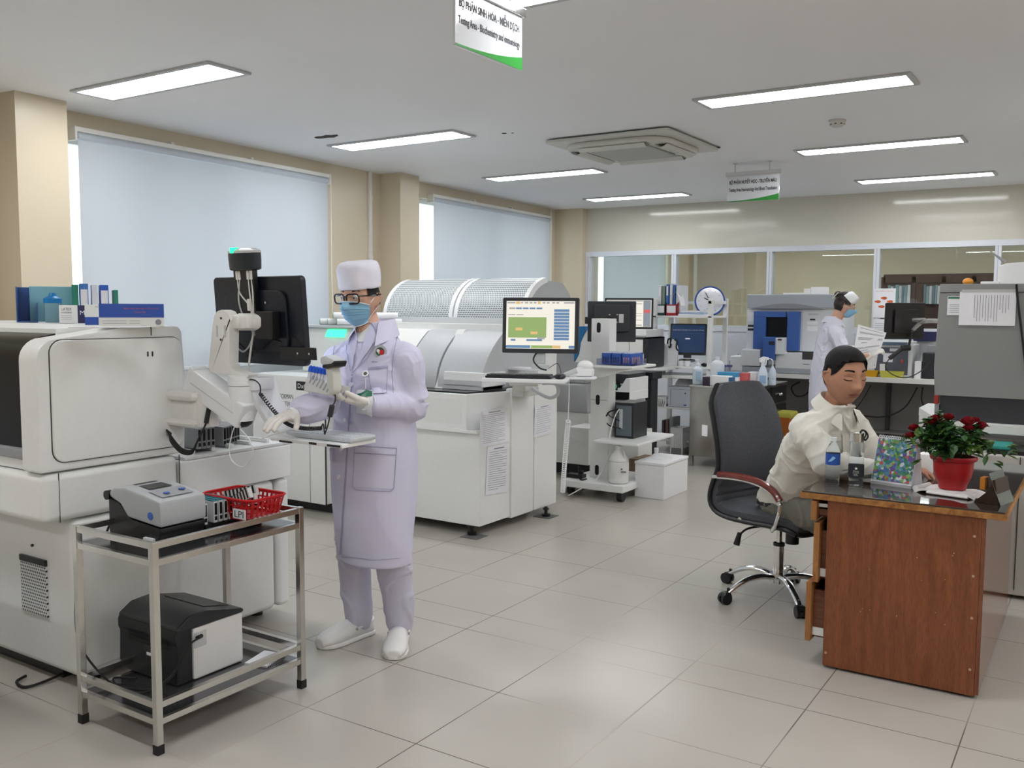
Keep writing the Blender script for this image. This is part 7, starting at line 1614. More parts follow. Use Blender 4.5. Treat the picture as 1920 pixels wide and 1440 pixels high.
def shell(bvh, Mh, azf, z0, z1, off, nu, nv, name, m, parent, closed=False, th=.002, fn=None):
    """head-hugging shell: azf(v)->(az0,az1), z0/z1 may depend on az"""
    t = bmesh.new(); vs = []
    for j in range(nv+1):
        a0, a1 = azf(j/nv)
        for i in range(nu+(0 if closed else 1)):
            az = a0+(a1-a0)*i/nu; zz0 = z0(az) if callable(z0) else z0; zz1 = z1(az) if callable(z1) else z1
            o_ = off(i/nu, j/nv) if callable(off) else off; vs.append(t.verts.new(radial(bvh, Mh, az, zz0+(zz1-zz0)*j/nv, o_)))
    k = nu if closed else nu+1
    for j in range(nv):
        for i in range(nu):
            try: t.faces.new((vs[j*k+i], vs[j*k+(i+1) % k], vs[(j+1)*k+(i+1) % k], vs[(j+1)*k+i]))
            except ValueError: pass
    bmesh.ops.recalc_face_normals(t, faces=t.faces[:]); q = MB(); q._merge(t, 0, None)
    return q
def eye(parent, Mh, s_, x, gaze=(0, 0), sc2=1.):
    q = MB(Mh); q.ball((x*sc2, -.0815*sc2, .0165*sc2), .0108*sc2, 16); e = q.build('eye', mat('eye_white', (.62, .60, .57), .2), parent)
    q = MB(Mh); q.ball(((x+gaze[0])*sc2, -.0885*sc2, (.0165+gaze[1])*sc2), (.0050*sc2, .0046*sc2, .0048*sc2), 12); q.build('iris', mat('dark_iris', (.012, .007, .005), .12), e)
def brow(parent, Mh, bvh, s_, m, z=.040, z2=.044, a0=14, a1=36, w_=.0034):
    q = MB(); pts = [radial(bvh, Mh, R(s_*(a0+(a1-a0)*i/6)), z+(z2-z)*math.sin(math.pi*(.25+i/6*.6)), .0005) for i in range(7)]; q.tube(pts, (w_, w_*.5), 8); q.build('eyebrow', m, parent)
# ---------------------------------------------------------------- the standing technician
def WP(u, v, d): return P3(u, v, d)
H1 = hframe(WP(676, 560, 3.98), (.13, -.99), 8); f1 = Vector((.14, -1, 0)).normalized(); s1 = Vector((1, .14, 0)).normalized()   # s1: to his left (picture right)
c0 = WP(700, 652, 4.0); hip = Vector((c0.x-.015, c0.y+.03, .90))
shR, shL = c0-s1*.165+Vector((0, 0, -.055)), c0+s1*.160+Vector((0, 0, -.055))
elL = WP(777, 762, 3.98); wrL = WP(690, 756, 3.80); elR = WP(606, 752, 3.82); wrR = WP(553, 776, 3.72)
anR = gz(668, 1196); anL = gz(742, 1208)
anR = Vector((anR.x, anR.y+.02, .085)); anL = Vector((anL.x, anL.y+.03, .085)); hpR, hpL = hip-s1*.085, hip+s1*.085
knR = hpR.lerp(anR, .5)+f1*.03+Vector((-.02, 0, 0)); knL = hpL.lerp(anL, .5)+f1*.03
hMR = frame(wrR, s1*.5+f1*.2, (0, 0, 1))
def handM(wr, yd, zd):
    y = Vector(yd).normalized(); z = Vector(zd); x = y.cross(z).normalized(); z = x.cross(y); m = Matrix((x, y, z)).transposed().to_4x4(); m.translation = Vector(wr); return m
MR1 = handM(wrR, WP(526, 784, 3.66)-wrR, (0, 0, 1)); ML1 = handM(wrL, WP(652, 750, 3.77)-wrL, Vector((.25, .25, -1)))
def body(mb, c0, s1, f1, hip, sh, el, wr, hp, kn, an, toe, H, hands, hs=1., chest=(.155, .095), jaw=1., fat=0.):
    up = (c0-hip).normalized()
    loft(mb, [(hip-up*.10, s1*.12, f1*.09), (hip, s1*.155, f1*.11), (hip.lerp(c0, .35), s1*.14, f1*.10), (hip.lerp(c0, .75), s1*chest[0], f1*chest[1]), (c0-up*.02, s1*chest[0]*.95, f1*.075), (c0+up*.045, s1*.06, f1*.055)], 24)
    nk = H @ Vector((0, .018, -.075)); limb(mb, [c0, c0.lerp(nk, .5), nk], [.062, .056, .054], 18)
    for a, b, c in zip(sh, el, wr): limb(mb, [c0.lerp(a, .6), a, a.lerp(b, .5), b, b.lerp(c, .5), c], [.05, .052, .044, .038, .034, .026], 14)
    for a, b, c, t_ in zip(hp, kn, an, toe): limb(mb, [a, a.lerp(b, .5), b, b.lerp(c, .4), c], [.085, .075, .055, .052, .036], 16); tt = c.lerp(Vector(t_), .50); limb(mb, [c-(tt-c)*.1-Vector((0, 0, .035)), c.lerp(tt, .5)-Vector((0, 0, .025)), tt], [.030, .030, .022], 12)
    head(mb, H, hs, jaw, 1. if fat else .2, fat, 0.82 if fat else 1.)
    for Mh, sd, cu, th in hands: hand(mb, Mh, sd, cu, 0., th)
toR = gz(628, 1208); toR = Vector((toR.x, toR.y, .035)); toL = gz(735, 1246); toL = Vector((toL.x, toL.y, .035))
hd1 = [(MR1, -1, (12, 18, 12), (.8, .6, -.3)), (ML1, 1, (10, 22, 16), (.30, .90, -.15))]
mb = MB(); body(mb, c0, s1, f1, hip, (shR, shL), (elR, elL), (wrR, wrL), (hpR, hpL), (knR, knL), (anR, anL), (toR, toL), H1, hd1)
man, bv1 = fuse(mb, .0042, 2, 'person', [skin, lipm], None, None, Vector((hip.x, hip.y, 0)))
tag(man, 'person standing in a lavender lab coat, cap, glasses and blue mask, holding a tube rack', 'person')
# coat
def sec(z, w_, d_, dx=0., dy=0., lean=None):
    c = Vector((hip.x+dx, hip.y+dy, z)); return (c, s1*w_, f1*d_)
mb = MB(); loft(mb, [sec(.425, .165, .115, .005, -.01), sec(.60, .185, .135, .0, -.01), sec(.80, .195, .15, -.005, -.01), sec(.95, .195, .15, .0, -.015), sec(1.10, .180, .140, .01, -.02), sec(1.24, .192, .135, .013, -.03), (c0-Vector((0, 0, .075)), s1*.190, f1*.115), (c0-Vector((0, 0, .02)), s1*.165, f1*.10), (c0+Vector((0, .01, .040)), s1*.115, f1*.082), (c0+Vector((0, .02, .085)), s1*.078, f1*.070), (c0+Vector((0, .03, .115)), s1*.066, f1*.062)], 36, pw=.9)
for a, b, c in ((shR, elR, wrR), (shL, elL, wrL)):
    d_ = (c-b).normalized(); limb(mb, [c0.lerp(a, .5)-Vector((0, 0, .01)), a, a.lerp(b, .5), b, b.lerp(c, .5), c-d_*.035], [.055, .078, .071, .066, .060, .052], 20)
coat, bvc = fuse(mb, .006, 4, 'lab_coat', [coatm], man, drape)
for (a, b, c) in ((shR, elR, wrR), (shL, elL, wrL)):
    d_ = (c-b).normalized(); q = MB(); q.cyl(c-d_*.055, c-d_*.005, .044, .040, n=24, cap=False); q.cyl(c-d_*.012, c+d_*.02, .034, .031, n=20); q.build('inner_cuff', maskw, coat)
# trousers
mb = MB()
for a, b, c in ((hpR, knR, anR), (hpL, knL, anL)): limb(mb, [a+Vector((0, 0, .02)), a.lerp(b, .5), b, b.lerp(c, .45), c+Vector((0, 0, .01))], [.105, .098, .082, .078, .066], 20)
loft(mb, [(hip-Vector((0, 0, .06)), s1*.15, f1*.11), (hip, s1*.16, f1*.12), (hip+Vector((0, 0, .1)), s1*.15, f1*.11)], 20)
fuse(mb, .008, 4, 'trousers', [mat('pale_lavender_cotton', (.58, .57, .70), .85, bump=.15, bscale=500)], man, wrinkle(5, .010, (1, 1, .35)))
# clogs
clog = mat('white_clog', (.74, .74, .73), .35)
for nm, an_, to_, kk in (('a', anR, toR, 0), ('b', anL, toL, 1)):
    d = Vector((to_.x-an_.x, to_.y-an_.y, 0)); L = .27; d.normalize(); he = Vector((an_.x, an_.y, 0))-d*.065; y_ = Vector((-d.y, d.x, 0)); mb = MB()
    loft(mb, [(he+Vector((0, 0, .035)), y_*.034, Vector((0, 0, .032))), (he+d*.05+Vector((0, 0, .040)), y_*.037, Vector((0, 0, .036))), (he+d*.13+Vector((0, 0, .05)), y_*.047, Vector((0, 0, .050))), (he+d*.21+Vector((0, 0, .042)), y_*.056, Vector((0, 0, .040))), (he+d*.265+Vector((0, 0, .034)), y_*.052, Vector((0, 0, .028))), (he+d*.292+Vector((0, 0, .026)), y_*.032, Vector((0, 0, .020)))], 20)
    cl_, _ = fuse(mb, .005, 3, 'clog', [clog], man, lambda c, n: Vector((c.x, c.y, max(c.z, .002))))
    ou = [(0, .030), (.03, .038), (.10, .042), (.20, .057), (.26, .055), (.29, .038), (.305, .016)]; pl2 = [he+d*(x-.012)+y_*w_ for x, w_ in ou]+[he+d*(x-.012)-y_*w_ for x, w_ in ou[::-1]]
    q = MB(); q.prism([(p.x, p.y) for p in pl2], .001, .020, 'z', bev=.005); q.build('sole', clog, cl_, sharp=60)
    q = MB(); st3 = [he+d*.11+y_*.045+Vector((0, 0, .060)), he+d*.03+y_*.043+Vector((0, 0, .072)), he-d*.015+Vector((0, 0, .075)), he+d*.03-y_*.043+Vector((0, 0, .072)), he+d*.11-y_*.045+Vector((0, 0, .060))]; q.tube(st3, .0055, 8); q.build('heel_strap', clog, cl_)
    q = MB()
    for e in (0, 4): q.ball(st3[e], .007, 8)
    q.build('strap_rivet', midgrey, cl_)
# gloves
for Mh, sd, cu, th in hd1:
    mb = MB(); hand(mb, Mh, sd, cu, .0024, th); mb2, _ = fuse(mb, .0032, 1, 'glove', [glovem], man, None)
# coat details
shp = patch(bvc, [(663, 606), (699, 606), (690, 642), (672, 642)], 8, 8, .003, 'white_undershirt', shirtw, coat, .003)
patch(bvc, [(664, 610), (672, 634), (660, 700), (650, 628)], 6, 12, .006, 'lapel', coatm, coat, .003)
patch(bvc, [(697, 606), (708, 634), (662, 701), (684, 640)], 6, 12, .007, 'lapel', coatm, coat, .003)
collar(c0+Vector((0, .022, .085)), Vector((0, .16, 1)).normalized(), s1, f1, .070, .045, .070, coatm, coat, 38, .5)
pk = patch(bvc, [(691, 690), (727, 686), (724, 738), (697, 739)], 8, 8, .003, 'chest_pocket', coatm, coat, .0025)
patch(bvc, [(691, 690), (727, 686), (727, 690), (691, 694)], 8, 2, .006, 'pocket_hem', coats, pk, .0015)
pk = patch(bvc, [(666, 836), (743, 840), (738, 917), (662, 912)], 10, 10, .003, 'hip_pocket', coatm, coat, .0025)
patch(bvc, [(666, 848), (742, 852), (742, 854), (666, 850)], 10, 1, .0062, 'pocket_hem', coats, pk, .001)
for L_, of in (([(664, 612), (650, 628), (652, 660), (660, 700)], .008), ([(697, 606), (706, 622), (708, 640), (690, 672), (661, 702)], .009), ([(691, 690), (697, 739), (724, 738), (727, 686), (691, 690)], .0045), ([(666, 836), (662, 912), (668, 918), (732, 921), (738, 915), (743, 840), (666, 836)], .0045), ([(745, 630), (738, 665), (735, 700), (738, 740)], .001), ([(628, 640), (624, 670), (628, 700)], .001), ([(640, 1042), (700, 1050), (752, 1046)], .002)): seamline(bvc, L_, coats, coat, 'stitched_seam', .0014, of)
patch(bvc, [(604, 846), (627, 838), (626, 862), (608, 868)], 6, 5, .004, 'side_pocket', coatm, coat, .0025)
patch(bvc, [(659, 702), (662, 702), (640, 1040), (637, 1040)], 2, 40, .002, 'front_edge', coats, coat, .0015)
for (u, v) in ((659, 721), (648, 788), (641, 842), (636, 894)):
    p, n_ = hit(bvc, u, v); q = MB(); q.cyl(p, p+n_*.007, .0095, n=16); q.build('button', paper, coat)
p, n_ = hit(bvc, 713, 660); EM = frame(p+n_*.003, Vector((n_.y, -n_.x, 0))*-1, (0, 0, 1))
def disc(r_, off, name, m, par, c=(0, 0)): q = MB(EM); q.cyl((c[0], -off, c[1]), (c[0], -off-.0006, c[1]), r_, n=24); return q.build(name, m, par)
em = disc(.029, .001, 'emblem', mat('emblem_grey_white', (.55, .56, .60), .7), coat); disc(.0275, .0018, 'emblem_ring', mat('emblem_text_ring', (.45, .46, .52), .7), em); disc(.0185, .0026, 'emblem_field', mat('emblem_dark', (.05, .07, .05), .6), em)
q = MB(EM); q.cyl((.007, -.0036, -.003), (.007, -.0042, -.003), .011, n=18); q.build('emblem_red', mat('emblem_red'), em); q = MB(EM); q.cyl((-.008, -.0036, .004), (-.008, -.0044, .004), .007, n=16); q.box((-.008, -.0044, -.012), (-.003, -.0036, .0)); q.build('emblem_white', paper, em)
q = MB(EM); q.prism([(-.018, -.008), (-.004, -.018), (.0, -.012), (-.012, -.003)], -.0046, -.0036, 'y'); q.build('emblem_green', mat('dark_green_print', (.01, .16, .08), .5), em)
text('BỆNH VIỆN 108', .062, .008, EM @ T(-.004, -.003, -.043), ink, coat)
p, n_ = hit(bvc, 686, 702); q = MB(); q.cyl(p, p+n_*.008, .015, n=20); rl = q.build('badge_reel', paper, coat); q = MB(); q.cyl(p+n_*.008, p+n_*.009, .008, n=16); q.build('reel_centre', mat('olive_grey', (.12, .13, .10), .4), rl)
p2, n2 = hit(bvc, 688, 728); q = MB(); q.tube([p+n_*.004, (p+p2)/2+n_*.010, p2+n2*.012], .0018, 5); q.build('badge_cord', plastic, rl)
patch(bvc, [(672, 729), (701, 730), (699, 776), (670, 774)], 3, 4, .016, 'name_badge', paper, coat, .002); patch(bvc, [(674, 737), (699, 738), (699, 746), (674, 745)], 3, 2, .0185, 'badge_band', mat('dark_green_print'), coat, .001)
# cap, mask, glasses, hair
capm_ = mat('white_cap_cotton', (.70, .69, .78), .85, bump=.2, bscale=400)
def az_full(v): return (0, 2*math.pi)
q = MB(H1); cc_ = []
for j, (z, k_) in enumerate(((.046, 1.0), (.075, 1.02), (.105, 1.02), (.135, .99), (.152, .90), (.158, .72), (.160, .4), (.161, .02))):
    cc_.append((Vector((0, .004-.10*(z-.046)*0, z+0)), Vector((.0865*k_, 0, 0)), Vector((0, .102*k_, 0))))
cc2 = [(c+Vector((0, 0, 0)), a, b) for c, a, b in cc_]; loft(q, cc2, 40, 4); 
me_c = fuse(q, .004, 2, 'surgical_cap', [capm_], man, lambda c, n: c+n*.004*mnoise.noise(c*22))[0]
q = shell(bv1, H1, lambda v: (R(58), R(302)), lambda a: .050, lambda a: (.016 if abs(a-math.pi) > R(72) else -.012-.04*math.exp(-((a-math.pi)/.9)**2)), .003, 40, 12, 'hair', hairm, man); q.build('hair', hairm, man, sharp=80)
q = MB(); t2 = shell(bv1, H1, lambda v: (R(-66+10*abs(v-.4)), R(66-10*abs(v-.4))), lambda a: -.112+.02*(abs(a)/1.1)**2, lambda a: .004-.028*(abs(a)/1.1)**1.5, lambda u, v: .006+.016*math.sin(math.pi*u)**2*math.sin(math.pi*(1-v)*.75+.35)-.004*abs(math.sin(v*math.pi*3))*math.sin(math.pi*u), 36, 20, 'mask', maskm, man)
msk = t2.build('face_mask', maskm, man, sharp=70)
q = MB()
for vv in (.30, .52, .74):
    q.tube([radial(bv1, H1, R(-58+116*i/18), (-.112+.02*(abs(R(-58+116*i/18))/1.1)**2)*(1-vv)+vv*(.004-.028*(abs(R(-58+116*i/18))/1.1)**1.5), .0062+.016*math.sin(math.pi*i/18)**2*math.sin(math.pi*(1-vv)*.75+.35)) for i in range(19)], .0022, 6)
q.build('mask_pleat', mat('mask_fold_blue', (.21, .42, .60), .85), msk)
for s_ in (-1, 1):
    q = MB(); ear = H1 @ Vector((s_*.083, .022, .022)); q.tube([radial(bv1, H1, R(s_*62), -.012, .008), radial(bv1, H1, R(s_*80), .006, .004), ear], .0014, 6); ear2 = H1 @ Vector((s_*.078, .022, -.032)); q.tube([radial(bv1, H1, R(s_*60), -.088, .006), radial(bv1, H1, R(s_*82), -.06, .003), ear2], .0014, 6); q.build('ear_loop', paper, msk)
q = MB()
for vv in (0., 1.): q.tube([radial(bv1, H1, R(-60+120*i/16), (-.112+.02*(abs(R(-60+120*i/16))/1.1)**2) if vv == 0 else (.004-.028*(abs(R(-60+120*i/16))/1.1)**1.5), .0075+(.016*math.sin(math.pi*i/16)**2*math.sin(math.pi*(1-vv)*.75+.35))) for i in range(17)], .0018, 6)
q.build('mask_edge', maskw, msk)
for s_ in (-1, 1): eye(man, H1, s_, s_*.032, (-.001, -.0015)); brow(man, H1, bv1, s_, hairm, .036, .044)
gl = MB(H1); gm_ = mat('glasses_black', (.008, .008, .009), .2)
for s_ in (-1, 1):
    ring = [(s_*.034+x*1.0, -.112+.012*abs(s_*.034+x)/.06, .012+z) for x, z in rrect(.056, .040, .014, 5)]; gl.tube([Vector(x) for x in ring], .0034, 8, closed=True, smooth=False)
    gl.tube([(s_*.062, -.100, .024), (s_*.080, -.06, .020), (s_*.084, .0, .015), (s_*.082, .025, .006)], .0028, 8)
gl.tube([(-.007, -.112, .020), (0, -.115, .023), (.007, -.112, .020)], .0026, 8); gls = gl.build('glasses', gm_, man)
lensm = thin_glass('spectacle_lens', (.93, .95, .96), .8)
for s_ in (-1, 1):
    q = MB(H1); pr_ = [(s_*.034+x, z+.012) for x, z in rrect(.052, .036, .012, 4)]; q.raw([(x, -.112+.012*abs(x)/.06, z) for x, z in pr_], [tuple(range(len(pr_)))]); q.build('lens', lensm, gls)
# the rack with blue-capped tubes in his hand
RM = frame(WP(616, 731, 3.73), (WP(650, 738, 3.75)-WP(575, 724, 3.73)), Vector((.1, .25, 1))); t = thing('tube_rack', 'white slotted rack with blue-capped tubes held by the standing worker', 'tube rack', M=RM)
q = MB(RM); q.box((-.095, -.012, -.022), (.085, .012, .028), .003); q.build('rack_body', mat('rack_offwhite', (.58, .58, .58), .4), t)
q = MB(RM)
for k in range(11): q.box((-.088+.0155*k, -.0135, -.012), (-.082+.0155*k, -.011, .024), M=rot(0, 18, 0) @ T(.006, 0, 0))
q.build('rack_slots', midgrey, t)
for k in range(6):
    x = -.086+.0125*k; q = MB(RM @ T(x, 0, .028)); q.cyl((0, 0, -.01), (0, 0, .030), .0062, n=12); tb_ = q.build('tube', mat('tube_clear_white', (.62, .65, .74), .2), t)
    q = MB(RM @ T(x, 0, .058)); q.cyl((0, 0, 0), (0, 0, .018), .0085, n=12); q.ball((0, 0, .018), .0085, 8); q.build('tube_cap', mat('cap_bright_blue', (.01, .09, .60), .4), tb_)
# ---------------------------------------------------------------- the seated man
f2 = Vector((.927, -.375, 0)).normalized(); s2_ = Vector((-f2.y, f2.x, 0)); s2_ = Vector((.375, .927, 0))      # s2_: to his left, away from the camera
hip2 = Vector((-1.36, 4.80, .555)); c2 = WP(1556, 783, 4.43); H2 = hframe(WP(1584, 706, 4.32), (.735, -.68), 13, 0)
H2 = H2 @ rot(0, 0, 0)
sR = c2-s2_*.170+Vector((0, 0, -.055)); sL = c2+s2_*.165+Vector((0, 0, -.055))
eR = WP(1556, 872, 4.25); wR = Vector((-.86, 4.42, .815)); eL = sL+Vector((.16, .02, -.22)); wL = Vector((-.80, 4.62, .815))
kR2 = hip2+f2*.44-s2_*.10+Vector((0, 0, -.03)); kL2 = hip2+f2*.44+s2_*.12+Vector((0, 0, -.03)); hR2, hL2 = hip2-s2_*.09, hip2+s2_*.09
aR2 = Vector((kR2.x-.02, kR2.y, .09)); aL2 = Vector((kL2.x-.02, kL2.y, .09))
MR2 = handM(wR, (.75, .25, -.05), (0, 0, 1)); ML2 = handM(wL, (.75, -.15, -.05), (0, 0, 1))
hd2 = [(MR2, -1, (15, 25, 20), (.7, .65, -.3)), (ML2, 1, (12, 20, 15), (.7, .65, -.3))]
mb = MB(); body(mb, c2, s2_, f2, hip2, (sR, sL), (eR, eL), (wR, wL), (hR2, hL2), (kR2, kL2), (aR2, aL2), (aR2+f2*.16-Vector((0, 0, .05)), aL2+f2*.16-Vector((0, 0, .05))), H2, hd2, hs=1.10, chest=(.165, .11), jaw=.85, fat=.05)
man2, bv2 = fuse(mb, .0036, 1, 'person', [skin2, lipm], None, None, Vector((hip2.x, hip2.y, 0)))
tag(man2, 'person with short black hair in a white shirt, sitting and reading at the desk', 'person'); lips(man2, H2, 1, s_=1.10)
mb = MB(); up2 = (c2-hip2).normalized()
loft(mb, [(hip2+up2*.005, s2_*.200, f2*.162), (hip2+up2*.07, s2_*.200, f2*.165), (hip2.lerp(c2, .35)+f2*.01, s2_*.19, f2*.155), (hip2.lerp(c2, .70), s2_*.20, f2*.145), (c2-up2*.06, s2_*.195, f2*.12), (c2, s2_*.155, f2*.10), (c2+up2*.05, s2_*.10, f2*.08), (c2+up2*.085+f2*.02, s2_*.074, f2*.068)], 36, pw=.9)
for a, b, c in ((sR, eR, wR), (sL, eL, wL)): limb(mb, [c2.lerp(a, .5), a, a.lerp(b, .5), b, b.lerp(c, .5), c-(c-b).normalized()*.02], [.07, .082, .074, .066, .056, .042], 20)
shm = mat('ivory_shirt', (.70, .69, .63), .75, bump=.1, bscale=500)
sh2, bvs = fuse(mb, .0065, 3, 'shirt', [shm], man2, wrinkle(6.5, .012, (1, 1, .8)))
nkd = ((H2 @ Vector((0, .02, -.10)))-c2).normalized(); collar(c2+nkd*.060, nkd, s2_, (f2-nkd*f2.dot(nkd)).normalized(), .074, .045, .060, shm, sh2, 34, .35)
patch(bvs, [(1578, 812), (1590, 812), (1592, 880), (1580, 880)], 3, 14, .004, 'button_placket', shm, sh2, .002)
mb = MB()
for a, b, c in ((hR2, kR2, aR2), (hL2, kL2, aL2)): limb(mb, [a, a.lerp(b, .5), b, b.lerp(c, .5), c], [.105, .10, .082, .07, .062], 20)
loft(mb, [(hip2-Vector((0, 0, .09)), s2_*.17, f2*.14), (hip2, s2_*.185, f2*.145), (hip2+Vector((0, 0, .035)), s2_*.17, f2*.132)], 20)
tr2, _ = fuse(mb, .009, 3, 'trousers', [mat('grey_olive_cloth', (.17, .165, .145), .85, bump=.2, bscale=400)], man2, wrinkle(9, .012))
q = MB(); loft(q, [(hip2-up2*.022, s2_*.194, f2*.155), (hip2+up2*.008, s2_*.194, f2*.155)], 30, 2); q.build('belt', black, man2)
for a in (aR2, aL2):
    mb = MB(); h_ = Vector((a.x, a.y, 0)); loft(mb, [(h_-f2*.06+Vector((0, 0, .04)), s2_*.03, Vector((0, 0, .038))), (h_+f2*.05+Vector((0, 0, .045)), s2_*.042, Vector((0, 0, .043))), (h_+f2*.15+Vector((0, 0, .03)), s2_*.045, Vector((0, 0, .028))), (h_+f2*.20+Vector((0, 0, .022)), s2_*.025, Vector((0, 0, .018)))], 18); fuse(mb, .006, 2, 'shoe', [black], man2)
# hair: cap of hair from the hairline back over crown and nape
def hl(a):
    a = (a+math.pi) % (2*math.pi)-math.pi; aa = abs(a); s_ = .0
    if aa < R(38): return .078+.006*math.cos(a*3)
    if aa < R(62): return .078-.050*(aa-R(38))/R(24)
    if aa < R(84): return .028-.022*(aa-R(62))/R(22)
    if aa < R(109): return .036
    return -.03-.035*min(1, (aa-R(109))/R(35))
q = shell(bv2, H2, lambda v: (0, 2*math.pi), lambda a: hl(a)*1.1, lambda a: .131, lambda u, v: .0035+.008*math.sin(math.pi*min(1, v*1.2+.0)*.6), 90, 26, 'hair', hairm, man2, closed=True)
top = MB(H2); top.ball((0, .004, .045*1.1), (.0845, .104, .094), 32); me_t = bpy.data.meshes.new('t'); 
def hairtop(c): return c
t = bmesh.new(); bmesh.ops.create_uvsphere(t, u_segments=40, v_segments=28, radius=1)
for v in list(t.verts): v.co = Vector((v.co.x*.0885, v.co.y*.1125+.006, v.co.z*.096+.050))
kill = [v for v in t.verts if v.co.z < hl(math.atan2(v.co.x, -v.co.y))*1.1+.004]; bmesh.ops.delete(t, geom=kill, context='VERTS'); top.bm.free(); q._merge(t, 0, H2); q.build('hair', hairm, man2, sharp=80)
for s_ in (-1, 1):
    brow(man2, H2, bv2, s_, hairm, .045, .054, 12, 38, .0048)
    q = MB(); q.tube([radial(bv2, H2, R(s_*(15+22*i/6)), .0125-.004*math.sin(math.pi*i/6), .0012) for i in range(7)], .0016, 6); q.build('eyelashes', hairm, man2)
    q = MB(); q.tube([radial(bv2, H2, R(s_*(14+24*i/6)), .0255+.003*math.sin(math.pi*i/6), .0003) for i in range(7)], .0009, 6); q.build('eyelid_crease', mat('skin_shadow_brown', (.22, .09, .055), .6), man2)
q = MB(); q.tube([radial(bv2, H2, R(-17+34*i/8), -.0588-.0015*abs(i-4)/4, .0004) for i in range(9)], (.0013), 6); q.build('mouth_line', mat('mouth_dark', (.12, .04, .03), .5), man2)
# ---------------------------------------------------------------- the nurse
f3 = Vector((.86, .42, 0)).normalized(); s3 = Vector((-f3.y, f3.x, 0))        # s3: to her left, away from the camera
c3 = WP(1560, 611, 8.75); hip3 = Vector((c3.x-.03, c3.y, .93)); H3 = hframe(WP(1583, 573, 8.70), (.88, .30), 20)
sR3 = c3-s3*.15+Vector((0, 0, -.07)); sL3 = c3+s3*.15+Vector((0, 0, -.07)); eR3 = WP(1588, 668, 8.5); wR3 = WP(1630, 668, 8.52); eL3 = sL3+f3*.10+Vector((0, 0, -.24)); wL3 = WP(1610, 655, 8.8)
hR3, hL3 = hip3-s3*.08, hip3+s3*.08; kn3 = [hR3+Vector((0, 0, -.42)), hL3+Vector((0, 0, -.42))]; an3 = [hR3+Vector((0, 0, -.85)), hL3+Vector((0, 0, -.85))]; to3 = [a+f3*.15-Vector((0, 0, .045)) for a in an3]
hd3 = [(handM(wR3, WP(1655, 652, 8.5)-wR3, (-.2, -.6, .7)), -1, (25, 35, 25), (.4, .8, -.4)), (handM(wL3, f3, (0, .2, 1)), 1, (25, 35, 25), (.5, .7, -.4))]
mb = MB(); body(mb, c3, s3, f3, hip3, (sR3, sL3), (eR3, eL3), (wR3, wL3), (hR3, hL3), kn3, an3, to3, H3, hd3, hs=.95, chest=(.135, .095))
man3, bv3 = fuse(mb, .0055, 1, 'person', [skin, lipm], None, None, Vector((hip3.x, hip3.y, 0)))
tag(man3, 'person in a white nurse coat, cap and mask reading a sheet at the counter', 'person')
nurse = mat('nurse_coat_white', (.64, .64, .74), .85)
mb = MB(); loft(mb, [(Vector((hip3.x, hip3.y, .42)), s3*.20, f3*.16), (Vector((hip3.x, hip3.y, .75)), s3*.20, f3*.155), (hip3+Vector((0, 0, .05)), s3*.19, f3*.15), (hip3.lerp(c3, .5), s3*.17, f3*.135), (c3-Vector((0, 0, .08)), s3*.175, f3*.12), (c3-Vector((0, 0, .01)), s3*.14, f3*.10), (c3+Vector((0, 0, .04)), s3*.09, f3*.08), (c3+Vector((0, 0, .075))+f3*.01, s3*.066, f3*.064)], 32, pw=.9)
for a, b, c in ((sR3, eR3, wR3), (sL3, eL3, wL3)): limb(mb, [c3.lerp(a, .5), a, a.lerp(b, .5), b-(b-a).normalized()*.02], [.065, .075, .066, .062], 18)
ct3, _ = fuse(mb, .009, 3, 'nurse_coat', [nurse], man3, wrinkle(8, .012, (1, 1, .5)))
for Mh, sd, cu, th in hd3: mb = MB(); hand(mb, Mh, sd, cu, .003, th); limb(mb, [Mh @ Vector((0, -.20, 0)), Mh @ Vector((0, -.05, 0)), Mh @ Vector((0, 0, 0))], [.045, .036, .03], 14); fuse(mb, .005, 1, 'glove', [glovem], man3)
for a, t_ in zip(an3, to3):
    mb = MB(); h_ = Vector((a.x, a.y, 0)); loft(mb, [(h_-f3*.06+Vector((0, 0, .04)), s3*.03, Vector((0, 0, .036))), (h_+f3*.08+Vector((0, 0, .04)), s3*.042, Vector((0, 0, .038))), (h_+f3*.18+Vector((0, 0, .02)), s3*.02, Vector((0, 0, .016)))], 16); fuse(mb, .008, 1, 'shoe', [clog], man3)
q = shell(bv3, H3, lambda v: (R(58), R(302)), lambda a: -.06 if 1.75 < a < 4.53 else .012, lambda a: .122, lambda u, v: .008, 50, 16, 'hair', hairm, man3); hb = MB(); hb.bm.free(); hb.bm = q.bm
hb.ball((0, 0, 0), (.042, .04, .036), 16, M=H3 @ T(0, .085, .075)); 
t = bmesh.new(); bmesh.ops.create_uvsphere(t, u_segments=30, v_segments=20, radius=1)
for v in list(t.verts): v.co = Vector((v.co.x*.081, v.co.y*.101+.004, v.co.z*.090+.042))
bmesh.ops.delete(t, geom=[v for v in t.verts if v.co.z < .04+(.035 if v.co.y < -.03 else 0)], context='VERTS'); hb._merge(t, 0, H3)
hb.build('hair', mat('dark_brown_hair', (.018, .010, .008), .5, noise=.5, nscale=120, bump=.6), man3, sharp=80)
q = MB(H3 @ T(0, -.028, .085) @ rot(28, 0, 0)); loft(q, [(Vector((0, .01, -.035)), Vector((.084, 0, 0)), Vector((0, .070, 0))), (Vector((0, .0, .0)), Vector((.082, 0, 0)), Vector((0, .066, 0))), (Vector((0, -.005, .045)), Vector((.066, 0, 0)), Vector((0, .050, 0))), (Vector((0, -.005, .052)), Vector((.05, 0, 0)), Vector((0, .036, 0)))], 30, 3, pw=.8); q.build('nurse_cap', maskw, man3)
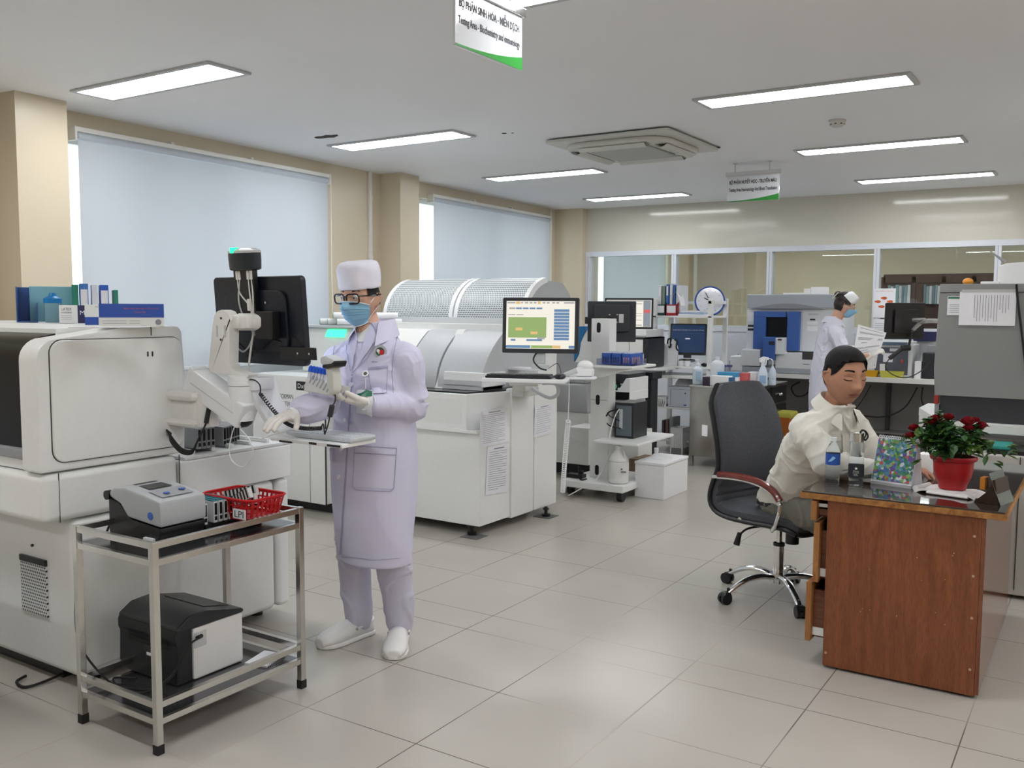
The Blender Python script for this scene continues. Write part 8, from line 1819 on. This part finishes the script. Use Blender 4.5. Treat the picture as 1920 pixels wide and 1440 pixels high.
collar(c3+Vector((0, .01, .055)), (Vector((0, 0, 1))+f3*.15).normalized(), s3, f3, .066, .04, .06, nurse, ct3, 38, .5)
q = MB(H3 @ T(-.030, .105, .055) @ rot(20, 0, -30)); q.tube([(x, 0, z) for x, z in rrect(.035, .075, .008, 3)], .005, 6, closed=True, smooth=False); q.build('hair_clip', mat('clip_pale', (.55, .55, .48), .3), man3)
q = shell(bv3, H3, lambda v: (R(-62), R(62)), lambda a: -.105+.02*abs(a), lambda a: .0-.02*abs(a), lambda u, v: .006+.014*math.sin(math.pi*u)**2*math.sin(math.pi*(1-v)*.75+.35), 26, 12, 'mask', maskm, man3); q.build('face_mask', maskm, man3, sharp=70)
q = MB(); q.tube([radial(bv3, H3, R(-60), -.01, .008), H3 @ Vector((-.075, .015, .02))], .0016, 6); q.build('ear_loop', paper, man3)
for s_ in (-1, 1): eye(man3, H3, s_, s_*.031, (0, -.003), .95); brow(man3, H3, bv3, s_, hairm, .036, .040)
gq = MB(H3)
for s_ in (-1, 1): gq.tube([Vector((s_*.033+x, -.104+.012*abs(s_*.033+x)/.06, .012+z)) for x, z in rrect(.05, .036, .015, 4)], .0016, 6, closed=True, smooth=False); gq.tube([(s_*.058, -.095, .02), (s_*.078, -.05, .018), (s_*.08, .01, .01)], .0016, 6)
gq.build('glasses', steel, man3)
# sheets she reads
for k, (pts_, lab) in enumerate((([(1609, 608), (1662, 624), (1652, 652), (1600, 664)], 'printed report sheet held up by the nurse, in front of her glove'), ([(1600, 664), (1648, 650), (1642, 690), (1618, 694)], 'lower hanging sheet held below the nurse glove'))):
    dd = 8.42 if k == 0 else 8.62; P_ = [WP(u, v, dd+.05*(i in (1, 2))) for i, (u, v) in enumerate(pts_)]; t = thing('report_sheet', lab, 'paper', P_[3], group=None); nn = (P_[1]-P_[0]).cross(P_[3]-P_[0]).normalized(); nn = nn if nn.dot(P_[0]-EYEP) < 0 else -nn
    q = MB(); q.raw([p for p in P_[::-1]]+[p-nn*.0012 for p in P_[::-1]], [(0, 1, 2, 3), (7, 6, 5, 4), (0, 4, 5, 1), (1, 5, 6, 2), (2, 6, 7, 3), (3, 7, 4, 0)]); q.build('page', paper, t)
    q = MB()
    for i, (a, l, r_) in enumerate(((.08, .1, .9), (.22, .1, .95), (.26, .1, .95), (.42, .08, .95), (.46, .08, .95), (.5, .08, .95), (.62, .2, .6), (.8, .05, .9), (.84, .05, .9), (.93, .1, .5))):
        A_, B_ = P_[0].lerp(P_[3], a), P_[1].lerp(P_[2], a); A2, B2 = P_[0].lerp(P_[3], a+.022), P_[1].lerp(P_[2], a+.022); o_ = nn*.0012; q.raw([A2.lerp(B2, l)+o_, A2.lerp(B2, r_)+o_, A_.lerp(B_, r_)+o_, A_.lerp(B_, l)+o_], [(0, 1, 2, 3)])
    q.build('print_lines', inkl, t)
